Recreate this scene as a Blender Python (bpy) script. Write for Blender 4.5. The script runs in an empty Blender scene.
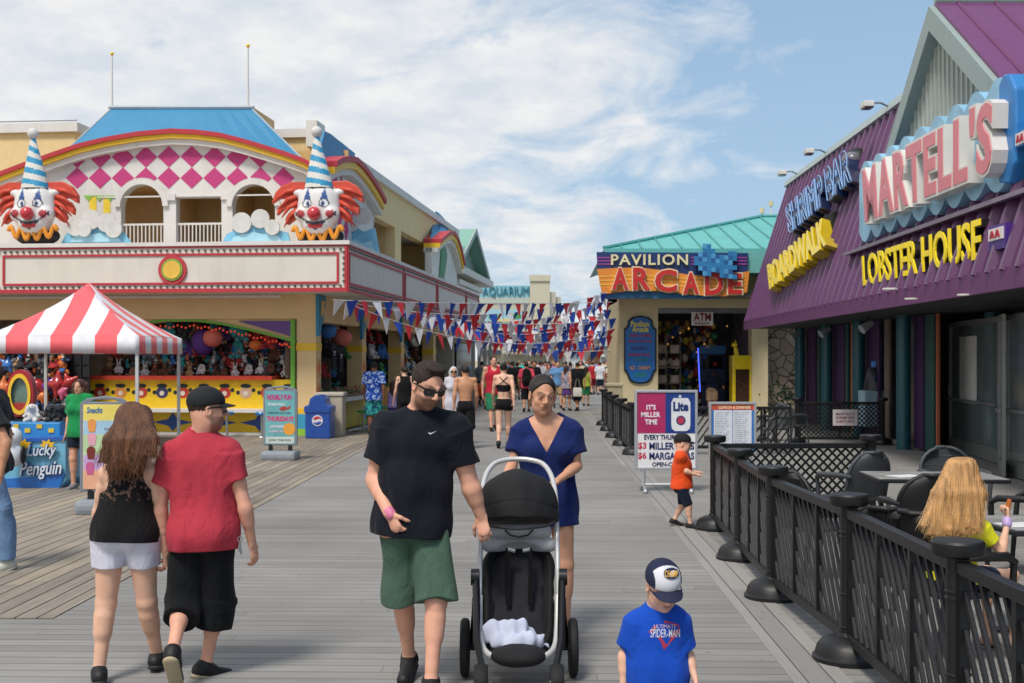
import bpy, bmesh, math, random
import numpy as np
from mathutils import Vector, Matrix
from mathutils.geometry import tessellate_polygon
random.seed(7); rng = np.random.default_rng(7)
SC = bpy.context.scene; COL = SC.collection
FOC, CAMH, HOR = 1200.0, 1.8, 360.0

# ------------------------------------------------------------------ camera
cd = bpy.data.cameras.new('camera'); cam = bpy.data.objects.new('camera', cd); COL.objects.link(cam)
cd.sensor_width = 23.5; cd.lens = 23.5*FOC/1024; cd.clip_start = .1; cd.clip_end = 3000
cd.shift_y = (HOR-341.5)/1024
cam.location = (0, 0, CAMH); cam.rotation_euler = (math.radians(90), 0, 0)
cd.dof.use_dof = True; cd.dof.focus_distance = 7.2; cd.dof.aperture_fstop = 5.0
SC.camera = cam
# ------------------------------------------------------------------ sky and sun
SUN_EL, SUN_AZ = 56, 205      # azimuth measured clockwise from +Y: the sun stands behind the camera, a little to the left
w = bpy.data.worlds.new('World'); SC.world = w; w.use_nodes = True
nt = w.node_tree; N = nt.nodes; L = nt.links
bg = N['Background']
def wn(t, **k):
    n = N.new(t)
    for a, b in k.items(): setattr(n, a, b)
    return n
def wmath(op, a, b=None, clamp=False):
    n = wn('ShaderNodeMath', operation=op, use_clamp=clamp)
    for i, v in enumerate((a, b)):
        if v is None: continue
        if isinstance(v, (int, float)): n.inputs[i].default_value = v
        else: L.new(v, n.inputs[i])
    return n.outputs[0]
sky = wn('ShaderNodeTexSky', sky_type='NISHITA'); sky.sun_disc = False
sky.sun_elevation = math.radians(SUN_EL); sky.sun_rotation = math.radians(SUN_AZ)
sky.air_density = 1.0; sky.dust_density = 1.0; sky.ozone_density = 2.5
tc = wn('ShaderNodeTexCoord'); sp = wn('ShaderNodeSeparateXYZ'); L.new(tc.outputs['Generated'], sp.inputs[0])
zc = wmath('MAXIMUM', sp.outputs[2], 0.0)
den = wmath('ADD', zc, 0.24)
cx = wmath('DIVIDE', sp.outputs[0], den); cy = wmath('DIVIDE', sp.outputs[1], den)
cb = wn('ShaderNodeCombineXYZ'); L.new(cx, cb.inputs[0]); L.new(cy, cb.inputs[1])
def wnoise(scale, detail, rough, off, stretch=(1, 1, 1), dist=0.0):
    mp = wn('ShaderNodeMapping'); L.new(cb.outputs[0], mp.inputs[0])
    mp.inputs['Location'].default_value = off; mp.inputs['Scale'].default_value = stretch
    n = wn('ShaderNodeTexNoise'); L.new(mp.outputs[0], n.inputs['Vector'])
    n.inputs['Scale'].default_value = scale; n.inputs['Detail'].default_value = detail
    n.inputs['Roughness'].default_value = rough; n.inputs['Distortion'].default_value = dist
    return n.outputs['Fac']
big = wnoise(1.15, 4, .5, (3.2, 1.4, 0), (1, 1, 1))
fine = wnoise(3.6, 9, .6, (1.7, .3, 2), (1.1, 1.0, 1), .5)
# the cloud sheet lies over the left and the middle, the air right of it is clear
side = wmath('MULTIPLY', wmath('ADD', cx, -.25), -.26)
veil = wmath('ADD', wmath('ADD', wmath('MULTIPLY', big, .55), wmath('MULTIPLY', fine, .72)), side)
cr = wn('ShaderNodeValToRGB'); L.new(veil, cr.inputs[0])
cr.color_ramp.elements[0].position = .585; cr.color_ramp.elements[0].color = (0, 0, 0, 1)
cr.color_ramp.elements[1].position = .75; cr.color_ramp.elements[1].color = (.92, .92, .92, 1)
cloudcol = wn('ShaderNodeMixRGB'); cloudcol.inputs[1].default_value = (5.7, 6.1, 6.6, 1); cloudcol.inputs[2].default_value = (7.4, 7.35, 7.25, 1)
fr2 = wn('ShaderNodeMapRange'); L.new(wnoise(6.0, 8, .6, (5.7, 2.3, 4)), fr2.inputs[0]); fr2.inputs[1].default_value = .38; fr2.inputs[2].default_value = .62; L.new(fr2.outputs[0], cloudcol.inputs[0])
# thin pale air everywhere, thicker towards the horizon
air = wn('ShaderNodeMixRGB'); air.inputs[2].default_value = (3.2, 4.7, 6.3, 1)
hz = wn('ShaderNodeMapRange'); L.new(sp.outputs[2], hz.inputs[0]); hz.inputs[1].default_value = 0; hz.inputs[2].default_value = .45
hz.inputs[3].default_value = .80; hz.inputs[4].default_value = .5
L.new(hz.outputs[0], air.inputs[0]); L.new(sky.outputs[0], air.inputs[1])
mixc = wn('ShaderNodeMixRGB'); L.new(cr.outputs[0], mixc.inputs[0]); L.new(air.outputs[0], mixc.inputs[1]); L.new(cloudcol.outputs[0], mixc.inputs[2])
L.new(mixc.outputs[0], bg.inputs[0]); bg.inputs[1].default_value = 0.088
sl = bpy.data.lights.new('sun', 'SUN'); sun = bpy.data.objects.new('sun', sl); COL.objects.link(sun)
sl.energy = 2.1; sl.angle = math.radians(14); sl.color = (1, .94, .86)
a = math.radians(SUN_AZ); e = math.radians(SUN_EL)
sd = Vector((math.sin(a)*math.cos(e), math.cos(a)*math.cos(e), math.sin(e)))
sun.rotation_euler = sd.to_track_quat('Z', 'Y').to_euler(); sun.location = (0, 0, 40)
SC.view_settings.view_transform = 'Standard'; SC.view_settings.look = 'None'
SC.view_settings.exposure = 0.50; SC.view_settings.gamma = 1; SC.view_settings.use_curve_mapping = False
SC.render.engine = 'CYCLES'; SC.cycles.use_denoising = True; SC.cycles.max_bounces = 6
SC.cycles.transparent_max_bounces = 8; SC.cycles.sample_clamp_indirect = 6

# ------------------------------------------------------------------ measuring the photograph
def V(*a): return Vector(a)
def at(px, py, Y): return V((px-512)/FOC*Y, Y, CAMH+(HOR-py)/FOC*Y)
def ray_plane(px, py, p, n):
    d = V((px-512)/FOC, 1, (HOR-py)/FOC); o = V(0, 0, CAMH)
    return o + d*((p-o).dot(n)/d.dot(n))
# ------------------------------------------------------------------ materials
def lin(h):
    h = h.lstrip('#'); c = [int(h[i:i+2], 16)/255 for i in (0, 2, 4)]
    return tuple((x/12.92 if x <= .04045 else ((x+.055)/1.055)**2.4) for x in c)
MATS = {}
def mat(h, rough=.6, metal=0, var=.12, scale=6, bump=0, bscale=60, spec=.5, emit=0, alpha=1, attr=False, dirt=0, sss=0, coat=0, sheen=0, stretch=None, lum=1.0, trans=0, vert=0):
    key = (h, rough, metal, var, scale, bump, bscale, spec, emit, alpha, attr, dirt, sss, coat, sheen, stretch, lum, trans, vert)
    if key in MATS: return MATS[key]
    m = bpy.data.materials.new('surface_'+h.strip('#')); m.use_nodes = True
    n = m.node_tree.nodes; l = m.node_tree.links; b = n['Principled BSDF']
    c = tuple(x*lum for x in lin(h))
    tc = n.new('ShaderNodeTexCoord'); mp = n.new('ShaderNodeMapping'); l.new(tc.outputs['Object'], mp.inputs[0])
    if stretch: mp.inputs['Scale'].default_value = stretch
    ns = n.new('ShaderNodeTexNoise'); ns.inputs['Scale'].default_value = scale; ns.inputs['Detail'].default_value = 5; l.new(mp.outputs[0], ns.inputs[0])
    mx = n.new('ShaderNodeMixRGB'); mx.blend_type = 'MULTIPLY'; mx.inputs[0].default_value = 1
    rp = n.new('ShaderNodeMapRange'); l.new(ns.outputs['Fac'], rp.inputs[0]); rp.inputs[1].default_value = .3; rp.inputs[2].default_value = .7
    rp.inputs[3].default_value = 1-var; rp.inputs[4].default_value = 1+var*.4
    if attr:
        at_ = n.new('ShaderNodeAttribute'); at_.attribute_name = 'tint'; l.new(at_.outputs['Color'], mx.inputs[1])
    else: mx.inputs[1].default_value = (*c, 1)
    l.new(rp.outputs[0], mx.inputs[2]); out = mx.outputs[0]
    if dirt:   # streaky wear: large soft blotches stretched downwards
        m2 = n.new('ShaderNodeMapping'); l.new(tc.outputs['Object'], m2.inputs[0]); m2.inputs['Scale'].default_value = (1, 1, .22)
        n2 = n.new('ShaderNodeTexNoise'); n2.inputs['Scale'].default_value = 3.5; n2.inputs['Detail'].default_value = 7; l.new(m2.outputs[0], n2.inputs[0])
        r2 = n.new('ShaderNodeMapRange'); l.new(n2.outputs['Fac'], r2.inputs[0]); r2.inputs[1].default_value = .5; r2.inputs[2].default_value = .75; r2.inputs[4].default_value = dirt
        m3 = n.new('ShaderNodeMixRGB'); l.new(r2.outputs[0], m3.inputs[0]); l.new(out, m3.inputs[1]); m3.inputs[2].default_value = (.16, .14, .11, 1); out = m3.outputs[0]
    l.new(out, b.inputs['Base Color'])
    b.inputs['Roughness'].default_value = rough; b.inputs['Metallic'].default_value = metal
    b.inputs['Specular IOR Level'].default_value = spec
    if coat: b.inputs['Coat Weight'].default_value = coat; b.inputs['Coat Roughness'].default_value = .15
    if sheen: b.inputs['Sheen Weight'].default_value = sheen
    if sss: b.inputs['Subsurface Weight'].default_value = sss; b.inputs['Subsurface Radius'].default_value = (.012, .004, .002); b.inputs['Subsurface Scale'].default_value = 1
    if alpha < 1: b.inputs['Alpha'].default_value = alpha
    if trans: b.inputs['Transmission Weight'].default_value = trans
    if emit: l.new(out, b.inputs['Emission Color']); b.inputs['Emission Strength'].default_value = emit
    if bump:
        n3 = n.new('ShaderNodeTexNoise'); n3.inputs['Scale'].default_value = bscale; n3.inputs['Detail'].default_value = 4; l.new(mp.outputs[0], n3.inputs[0])
        bp = n.new('ShaderNodeBump'); bp.inputs['Strength'].default_value = bump; bp.inputs['Distance'].default_value = .01
        l.new(n3.outputs['Fac'], bp.inputs['Height']); l.new(bp.outputs[0], b.inputs['Normal'])
    MATS[key] = m; return m
# ------------------------------------------------------------------ objects
def tag(o, label=None, cat=None, group=None, kind=None):
    if label: o['label'] = label
    if cat: o['category'] = cat
    if group: o['group'] = group
    if kind: o['kind'] = kind
    return o
def thing(name, label, cat, loc=(0, 0, 0), rz=0, group=None):
    o = bpy.data.objects.new(name, None); COL.objects.link(o); o.location = loc; o.rotation_euler = (0, 0, rz); o.empty_display_size = .1
    return tag(o, label, cat, group)
def root_of(o):
    while o.parent: o = o.parent
    return o
def inv_of(o):
    r = root_of(o)
    return (Matrix.Translation(r.location) @ r.rotation_euler.to_matrix().to_4x4()).inverted()
def copy_thing(root, loc, rz=None, label=None, mats=None):
    r = root.copy(); COL.objects.link(r); r.location = loc
    if rz is not None: r.rotation_euler = (0, 0, rz)
    if label: r['label'] = label
    def rec(src, dst):
        for ch in src.children:
            c = ch.copy(); COL.objects.link(c); c.parent = dst
            rec(ch, c)
            recolor(c, mats)
    def recolor(c, mats):
        if mats and c.type == 'MESH':
            st = c.name.split('.')[0]
            if st in mats:
                for s in c.material_slots: s.link = 'OBJECT'; s.material = mats[st]
    rec(root, r); recolor(r, mats)
    return r
def smooth_line(pts, k=4):
    pts = [Vector(p) for p in pts]; o = []
    for i in range(len(pts)-1):
        a_, b_, c_, d_ = pts[max(i-1, 0)], pts[i], pts[i+1], pts[min(i+2, len(pts)-1)]
        for j in range(k): t = j/k; o.append(.5*((2*b_)+(c_-a_)*t+(2*a_-5*b_+4*c_-d_)*t*t+(3*b_-a_-3*c_+d_)*t**3))
    return o+[pts[-1]]
class MB:
    def __init__(s): s.v = []; s.f = []; s.m = []; s.mi = 0
    def add(s, vs, fs):
        o = len(s.v); s.v += [tuple(x) for x in vs]
        for f in fs: s.f.append([i+o for i in f]); s.m.append(s.mi)
        return s
    def rope(s, pts, r, n=8, sub_=4):
        return s.tube(smooth_line(pts, sub_), r, n)
    def bx(s, x0, x1, y0, y1, z0, z1, M=None):
        vs = [V(x, y, z) for z in (z0, z1) for y in (y0, y1) for x in (x0, x1)]
        if M is not None: vs = [M @ v for v in vs]
        return s.add(vs, [(0, 2, 3, 1), (4, 5, 7, 6), (0, 1, 5, 4), (2, 6, 7, 3), (0, 4, 6, 2), (1, 3, 7, 5)])
    def rbx(s, x0, x1, y0, y1, z0, z1, r=.01, M=None):      # box with chamfered upright and level edges
        c = V((x0+x1)/2, (y0+y1)/2, (z0+z1)/2); h = V((x1-x0)/2, (y1-y0)/2, (z1-z0)/2); r = min(r, min(h)*.9)
        bm = bmesh.new(); bmesh.ops.create_cube(bm, size=2)
        for v in bm.verts: v.co = V(v.co.x*h.x, v.co.y*h.y, v.co.z*h.z)+c
        bmesh.ops.bevel(bm, geom=bm.edges[:], offset=r, segments=2, affect='EDGES', profile=.6)
        bm.verts.index_update()
        vs = [(M @ v.co if M is not None else v.co.copy()) for v in bm.verts]; fs = [[v.index for v in f.verts] for f in bm.faces]; bm.free()
        return s.add(vs, fs)
    def tube(s, pts, r, n=8, closed=False, caps=True):
        pts = [Vector(p) for p in pts]; k = len(pts)
        rs = r if isinstance(r, (list, tuple)) else [r]*k
        vs = []; prev = None
        for i, p in enumerate(pts):
            a_ = pts[(i-1) % k] if (closed or i) else p; b_ = pts[(i+1) % k] if (closed or i < k-1) else p
            t = (b_-a_).normalized()
            if prev is None:
                u = t.cross(V(0, 0, 1)); u = u if u.length > .05 else t.cross(V(1, 0, 0)); u.normalize()
            else:
                u = prev-t*prev.dot(t); u = u.normalized() if u.length > 1e-6 else t.orthogonal().normalized()
            prev = u; w_ = t.cross(u)
            for j in range(n):
                an = 2*math.pi*j/n; vs.append(p+(u*math.cos(an)+w_*math.sin(an))*rs[i])
        fs = []
        for i in range(k if closed else k-1):
            for j in range(n):
                a0 = i*n+j; a1 = i*n+(j+1) % n; b0 = ((i+1) % k)*n+j; b1 = ((i+1) % k)*n+(j+1) % n
                fs.append((a0, a1, b1, b0))
        if caps and not closed: fs += [tuple(range(n))[::-1], tuple(range((k-1)*n, k*n))]
        return s.add(vs, fs)
    def lathe(s, prof, n=24, M=None, c=(0, 0, 0)):          # prof: (radius, z)
        c = Vector(c); vs = []
        for r, z in prof:
            for j in range(n):
                an = 2*math.pi*j/n; v = V(r*math.cos(an), r*math.sin(an), z); v = M @ v if M is not None else v; vs.append(v+c)
        fs = [(i*n+j, i*n+(j+1) % n, (i+1)*n+(j+1) % n, (i+1)*n+j) for i in range(len(prof)-1) for j in range(n)]
        fs += [tuple(range(n))[::-1], tuple(range((len(prof)-1)*n, len(prof)*n))]
        return s.add(vs, fs)
    def ell(s, c, r, R=None, n=16, m=10):
        c = Vector(c); r = (r, r, r) if isinstance(r, (int, float)) else r; vs = []
        for i in range(m+1):
            ph = math.pi*i/m
            for j in range(n):
                th = 2*math.pi*j/n; v = V(r[0]*math.sin(ph)*math.cos(th), r[1]*math.sin(ph)*math.sin(th), -r[2]*math.cos(ph))
                vs.append(c+(R @ v if R is not None else v))
        fs = [(i*n+j, i*n+(j+1) % n, (i+1)*n+(j+1) % n, (i+1)*n+j) for i in range(m) for j in range(n)]
        return s.add(vs, fs)
    def slab(s, loops, P, d0, d1):
        """flat outline (with holes) given in 2D, thickness d0..d1; P(u, w, d) places a point"""
        loops = [list(l) for l in loops]
        flat = [p for l in loops for p in l]
        tris = tessellate_polygon([[V(p[0], p[1], 0) for p in l] for l in loops])
        n = len(flat)
        vs = [P(u, w_, d0) for u, w_ in flat]+[P(u, w_, d1) for u, w_ in flat]
        fs = []
        for t in tris:
            fs.append(tuple(t)); fs.append(tuple(i+n for i in t)[::-1])
        o = 0
        for l in loops:
            k = len(l)
            for i in range(k): a0 = o+i; a1 = o+(i+1) % k; fs.append((a0, a1, a1+n, a0+n))
            o += k
        return s.add(vs, fs)
    def build(s, name, mats, parent=None, world=False, smooth=None, fix=True, bevel=0):
        me = bpy.data.meshes.new(name); vs = s.v
        if world and parent is not None:
            I = inv_of(parent); vs = [I @ Vector(v) for v in vs]
        me.from_pydata([tuple(v) for v in vs], [], s.f)
        if not isinstance(mats, (list, tuple)): mats = [mats]
        for m in mats: me.materials.append(m)
        if len(mats) > 1: me.polygons.foreach_set('material_index', s.m)
        if fix:
            bm = bmesh.new(); bm.from_mesh(me); bmesh.ops.recalc_face_normals(bm, faces=bm.faces[:]); bm.to_mesh(me); bm.free()
        if smooth:
            me.polygons.foreach_set('use_smooth', [True]*len(me.polygons)); me.update()
            if smooth is not True: me.set_sharp_from_angle(angle=math.radians(smooth))
        me.update()
        o = bpy.data.objects.new(name, me); COL.objects.link(o)
        if parent is not None: o.parent = parent
        if bevel:
            b = o.modifiers.new('bevel', 'BEVEL'); b.width = bevel; b.segments = 2; b.limit_method = 'ANGLE'
        return o
def frame(o, x, z):
    """P(u, w, d): u along x, w along z, d out of the face"""
    o = Vector(o); x = Vector(x).normalized(); z = Vector(z); z = (z-x*z.dot(x)).normalized(); n = x.cross(z)
    return lambda u, w_, d: o+x*u+z*w_+n*d
# ------------------------------------------------------------------ lettering
_TC = {}
def text_geo(txt, bold=0.0, shear=0.0, ext=0.5, space=1.0):
    """letter shapes as points in 0..1 x 0..1, thickness 0..1, plus width/height ratio"""
    key = (txt, bold, shear, space)
    if key not in _TC:
        cu = bpy.data.curves.new('lettering', 'FONT'); cu.body = txt; cu.offset = bold; cu.extrude = .5; cu.shear = shear; cu.space_character = space
        cu.resolution_u = 3
        if '\n' in txt: cu.align_x = 'CENTER'; cu.space_line = .95
        o = bpy.data.objects.new('lettering', cu); COL.objects.link(o)
        bpy.context.view_layer.update(); dg = bpy.context.evaluated_depsgraph_get()
        me = o.evaluated_get(dg).to_mesh()
        vs = np.array([v.co[:] for v in me.vertices]); fs = [list(p.vertices) for p in me.polygons]
        o.evaluated_get(dg).to_mesh_clear(); bpy.data.objects.remove(o); bpy.data.curves.remove(cu)
        lo = vs.min(0); hi = vs.max(0)
        uv = (vs-lo)/np.maximum(hi-lo, 1e-6)
        _TC[key] = (uv, fs, (hi[0]-lo[0])/(hi[1]-lo[1]))
    return _TC[key]
def put_text(mb, txt, P, u0, u1, w0, w1, d0, d1, **k):
    uv, fs, _ = text_geo(txt, **k)
    mb.add([P(u0+(u1-u0)*a, w0+(w1-w0)*b, d0+(d1-d0)*c) for a, b, c in uv], fs); return mb
def quad_text(mb, txt, bl, br, tl, tr, nrm, d0, d1, **k):
    uv, fs, _ = text_geo(txt, **k); nrm = Vector(nrm).normalized()
    vs = []
    for a, b, c in uv:
        p = (bl*(1-a)+br*a)*(1-b)+(tl*(1-a)+tr*a)*b; vs.append(p+nrm*(d0+(d1-d0)*c))
    mb.add(vs, fs); return mb
def circ(cx, cy, r, n=28, ry=None): return [(cx+r*math.cos(2*math.pi*i/n), cy+(ry or r)*math.sin(2*math.pi*i/n)) for i in range(n)]
def rect(u0, u1, w0, w1): return [(u0, w0), (u1, w0), (u1, w1), (u0, w1)]
# ------------------------------------------------------------------ sculpting: smooth implicit surfaces turned into one skin
def nets(v, org, vox):
    s = v < 0
    c = [s[i:s.shape[0]-1+i, j:s.shape[1]-1+j, k:s.shape[2]-1+k] for i in (0, 1) for j in (0, 1) for k in (0, 1)]
    anyc = c[0].copy(); allc = c[0].copy()
    for q in c[1:]: anyc |= q; allc &= q
    mixed = anyc & ~allc
    ids = np.full(mixed.shape, -1, np.int32); ijk = np.argwhere(mixed); n = len(ijk); ids[mixed] = np.arange(n)
    I, J, K = ijk.T
    val = {(i, j, k): v[I+i, J+j, K+k] for i in (0, 1) for j in (0, 1) for k in (0, 1)}
    pos = np.zeros((n, 3)); cnt = np.zeros(n)
    for ax in range(3):
        for a_ in (0, 1):
            for b_ in (0, 1):
                c0 = [0, 0, 0]; oth = [q for q in range(3) if q != ax]; c0[oth[0]] = a_; c0[oth[1]] = b_; c1 = list(c0); c1[ax] = 1
                v0 = val[tuple(c0)]; v1 = val[tuple(c1)]; m = (v0 < 0) != (v1 < 0)
                t = np.where(m, v0/np.where(v0 == v1, 1, v0-v1), 0); p = np.tile(np.array(c0, float), (n, 1)); p[:, ax] = t
                pos[m] += p[m]; cnt[m] += 1
    pos = (ijk+pos/cnt[:, None])*vox+org
    faces = []
    for ax in range(3):
        o1, o2 = [(1, 2), (2, 0), (0, 1)][ax]
        sl0 = [slice(None)]*3; sl1 = [slice(None)]*3; sl0[ax] = slice(0, -1); sl1[ax] = slice(1, None)
        d = s[tuple(sl0)] != s[tuple(sl1)]
        e = np.argwhere(d)
        e = e[(e[:, o1] > 0) & (e[:, o2] > 0) & (e[:, o1] < s.shape[o1]-1) & (e[:, o2] < s.shape[o2]-1)]
        ins = s[tuple(e.T)]
        def cell(a_, b_):
            q = e.copy(); q[:, o1] -= a_; q[:, o2] -= b_; return ids[tuple(q.T)]
        f = np.stack([cell(1, 1), cell(0, 1), cell(0, 0), cell(1, 0)], 1)
        f[~ins] = f[~ins][:, ::-1]; faces.append(f)
    f = np.concatenate(faces); f = f[(f >= 0).all(1)]
    return pos, f
class Sculpt:
    def __init__(s, vox): s.vox = vox; s.p = []
    def _a(s, fn, lo, hi, k, op): s.p.append((fn, np.array(lo, float), np.array(hi, float), k, op)); return s
    def cap(s, a, b, ra, rb=None, k=.02, op='u', n=None, f=1.0):
        a = np.array(a, float); b = np.array(b, float); rb = ra if rb is None else rb; d = b-a; L2 = max(d@d, 1e-12)
        nn = None if n is None else np.array(n, float)
        def fn(x, y, z):
            qx, qy, qz = x-a[0], y-a[1], z-a[2]
            t = np.clip((qx*d[0]+qy*d[1]+qz*d[2])/L2, 0, 1)
            qx = qx-t*d[0]; qy = qy-t*d[1]; qz = qz-t*d[2]; q2 = qx*qx+qy*qy+qz*qz
            if nn is not None:
                c = qx*nn[0]+qy*nn[1]+qz*nn[2]; q2 = q2+c*c*(1/f**2-1)
                return (np.sqrt(np.maximum(q2, 0))-(ra+t*(rb-ra)))*min(1, (1+f)/2)
            return np.sqrt(q2)-(ra+t*(rb-ra))
        r = max(ra, rb)*max(1, f); return s._a(fn, np.minimum(a, b)-r, np.maximum(a, b)+r, k, op)
    def cone(s, a, b, ra, rb, k=.01, op='u', n=None, f=1.0, rnd=0.0):
        a = np.array(a, float); b = np.array(b, float); d = b-a; Ln = math.sqrt(max(d@d, 1e-12))
        nn = None if n is None else np.array(n, float)
        def fn(x, y, z):
            qx, qy, qz = x-a[0], y-a[1], z-a[2]
            tt = (qx*d[0]+qy*d[1]+qz*d[2])/Ln**2; t = np.clip(tt, 0, 1)
            ax, ay, az = qx-tt*d[0], qy-tt*d[1], qz-tt*d[2]; q2 = ax*ax+ay*ay+az*az
            if nn is not None: c = ax*nn[0]+ay*nn[1]+az*nn[2]; q2 = q2+c*c*(1/f**2-1)
            rad = np.sqrt(np.maximum(q2, 0))-(ra+t*(rb-ra)); axl = np.maximum(-tt, tt-1)*Ln
            return np.maximum(rad, axl)
        r = max(ra, rb)*max(1, f)*1.05; return s._a(fn, np.minimum(a, b)-r, np.maximum(a, b)+r, k, op)
    def ell(s, c, r, R=None, k=.02, op='u'):
        c = np.array(c, float); r = np.array((r, r, r) if isinstance(r, (int, float)) else r, float)
        A = np.eye(3) if R is None else np.array(R, float).T
        def fn(x, y, z):
            qx, qy, qz = x-c[0], y-c[1], z-c[2]
            l = [A[i, 0]*qx+A[i, 1]*qy+A[i, 2]*qz for i in range(3)]
            k0 = np.sqrt(sum((l[i]/r[i])**2 for i in range(3))); k1 = np.sqrt(sum((l[i]/r[i]**2)**2 for i in range(3)))
            return k0*(k0-1)/np.maximum(k1, 1e-9)
        m = r.max(); return s._a(fn, c-m, c+m, k, op)
    def cut(s, p, n, k=.004):      # keep the side n points away from
        p = np.array(p, float); n = np.array(n, float); n = n/np.linalg.norm(n)
        return s._a(lambda x, y, z: (x-p[0])*n[0]+(y-p[1])*n[1]+(z-p[2])*n[2], [-9]*3, [9]*3, k, 'i')
    def noise(s, fn): return s._a(fn, [-9]*3, [9]*3, 0, 'd')
    def run(s):
        us = [p for p in s.p if p[4] == 'u']; pad = 4*s.vox+.01
        lo = np.min([p[1] for p in us], 0)-pad; hi = np.max([p[2] for p in us], 0)+pad
        n = np.ceil((hi-lo)/s.vox).astype(int)+1
        ax = [(lo[i]+np.arange(n[i])*s.vox).astype(np.float32) for i in range(3)]
        v = np.full(n, .3, np.float32)
        for fn, a_, b_, k, op in s.p:
            m = k+5*s.vox
            i0 = np.maximum(0, np.floor((a_-m-lo)/s.vox).astype(int)); i1 = np.minimum(n, np.ceil((b_+m-lo)/s.vox).astype(int)+1)
            if (i1 <= i0).any(): continue
            sl_ = tuple(slice(i0[q], i1[q]) for q in range(3))
            d = fn(ax[0][sl_[0]][:, None, None], ax[1][sl_[1]][None, :, None], ax[2][sl_[2]][None, None, :])
            o = v[sl_]
            if op == 'd': v[sl_] = o+d; continue
            if op == 's': d = -d
            k = max(k, 1e-5); h = np.maximum(k-np.abs(o-d), 0)/k
            v[sl_] = np.minimum(o, d)-h*h*k/4 if op == 'u' else np.maximum(o, d)+h*h*k/4
        v[0] = v[-1] = .3; v[:, 0] = v[:, -1] = .3; v[:, :, 0] = v[:, :, -1] = .3
        return nets(v, lo, s.vox)
def mesh_from(name, pos, faces, mats, parent=None, tint=None):
    me = bpy.data.meshes.new(name); n = len(pos); m = len(faces)
    me.vertices.add(n); me.vertices.foreach_set('co', np.asarray(pos, np.float32).ravel())
    me.loops.add(m*4); me.loops.foreach_set('vertex_index', np.asarray(faces, np.int32).ravel())
    me.polygons.add(m); me.polygons.foreach_set('loop_start', np.arange(m, dtype=np.int32)*4)
    me.polygons.foreach_set('use_smooth', np.ones(m, bool))
    me.materials.append(mats)
    if tint is not None:
        a_ = me.attributes.new('tint', 'FLOAT_COLOR', 'POINT')
        c = np.ones((n, 4), np.float32); c[:, :3] = tint; a_.data.foreach_set('color', c.ravel())
    me.update(calc_edges=True); me.validate()
    o = bpy.data.objects.new(name, me); COL.objects.link(o)
    if parent is not None: o.parent = parent
    return o
# ------------------------------------------------------------------ people
SKIN = {'fair': '#e0b196', 'pink': '#dfa68c', 'tan': '#c48e6c', 'warm': '#d09a7c', 'dark': '#8a5a42'}
def npv(v): return np.array(v, float)
def unit(v): v = npv(v); return v/np.linalg.norm(v)
def rotz(v, a): c, s_ = math.cos(a), math.sin(a); return np.array([v[0]*c-v[1]*s_, v[0]*s_+v[1]*c, v[2]])
def headrot(yaw, pitch=0, roll=0):
    """yaw 0 faces the camera (-Y), positive turns to image right; pitch > 0 looks down"""
    return Matrix.Rotation(math.radians(yaw), 3, 'Z') @ Matrix.Rotation(math.radians(pitch), 3, 'X') @ Matrix.Rotation(math.radians(roll), 3, 'Y')
def pose(h=1.75, yaw=0, stride=.0, swing=.0, female=False, lead=0, child=False):
    """joints of a standing or walking figure, feet at z=0; index 0 is the image-left side when facing the camera"""
    s_ = h/1.75; sw = (.165 if female else .19)*s_ if not child else .155*h/1.0*.95
    J = {'h': h}
    hh = .132*h if not child else .185*h
    J['hs'] = hh/.235
    J['head'] = [0, -.02*s_, h-hh*.53]
    J['neck'] = [0, .01, h-hh*1.13]
    J['pel'] = [0, .0, .53*h if not child else .46*h]
    J['sh'] = [[-sw, .01, J['neck'][2]-.035*s_], [sw, .01, J['neck'][2]-.035*s_]]
    hz = .5*h if not child else .43*h; hx = .09*s_ if not child else .085*h
    J['hip'], J['kn'], J['an'], J['toe'], J['el'], J['wr'] = [], [], [], [], [], []
    for i, sx in enumerate((-1, 1)):
        st = stride*(1 if i == lead else -1)          # forward is -Y
        J['hip'].append([sx*hx, 0, hz])
        if st >= 0: kn = [sx*hx, -st*.5-.03, hz*.56]; an = [sx*hx*.95, -st, .085*s_+.0]
        else: kn = [sx*hx, -st*.25-.02, hz*.53]; an = [sx*hx*.95, -st*1.0, .07*s_+.10*min(1, -st*3)]
        J['kn'].append(kn); J['an'].append(an)
        down = .062*s_ if st >= 0 else .10*s_
        J['toe'].append([an[0]*1.15, an[1]-.13*s_, max(.015, an[2]-down)])
        aw = swing*(-1 if i == lead else 1); sh = J['sh'][i]; la = (.185 if not child else .165)*h
        J['el'].append([sh[0]+sx*.05*s_, sh[1]-aw*.5+.02, sh[2]-la*.97]); J['wr'].append([sh[0]+sx*.06*s_, sh[1]-aw-.06, sh[2]-la*.97-.15*h])
    if yaw:
        a_ = math.radians(yaw)
        for k in list(J):
            v = J[k]
            if k in ('h', 'hs'): continue
            J[k] = [rotz(q, a_) for q in v] if isinstance(v[0], (list, np.ndarray)) else rotz(v, a_)
    else:
        for k in list(J):
            v = J[k]
            if k in ('h', 'hs'): continue
            J[k] = [npv(q) for q in v] if isinstance(v[0], list) else npv(v)
    J['R'] = headrot(yaw)
    return J
def folds(amp, seed, axis=(0, 0, 1), f=26):
    r = np.random.default_rng(seed); ws = []
    for i in range(4):
        d = r.normal(size=3); d = d-npv(axis)*(d@npv(axis))*.75; d = d/np.linalg.norm(d)
        ws.append((d*f*(.6+.5*i), r.uniform(0, 6.28), amp/(1+.5*i)))
    def fn(x, y, z):
        o = 0
        wob = np.sin(z*11+x*7+seed)*.5+np.sin(y*9-z*5)*.5
        for d, ph, a_ in ws: o = o+a_*np.sin(d[0]*x+d[1]*y+d[2]*z+ph+wob*1.6)
        return o
    return fn
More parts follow.
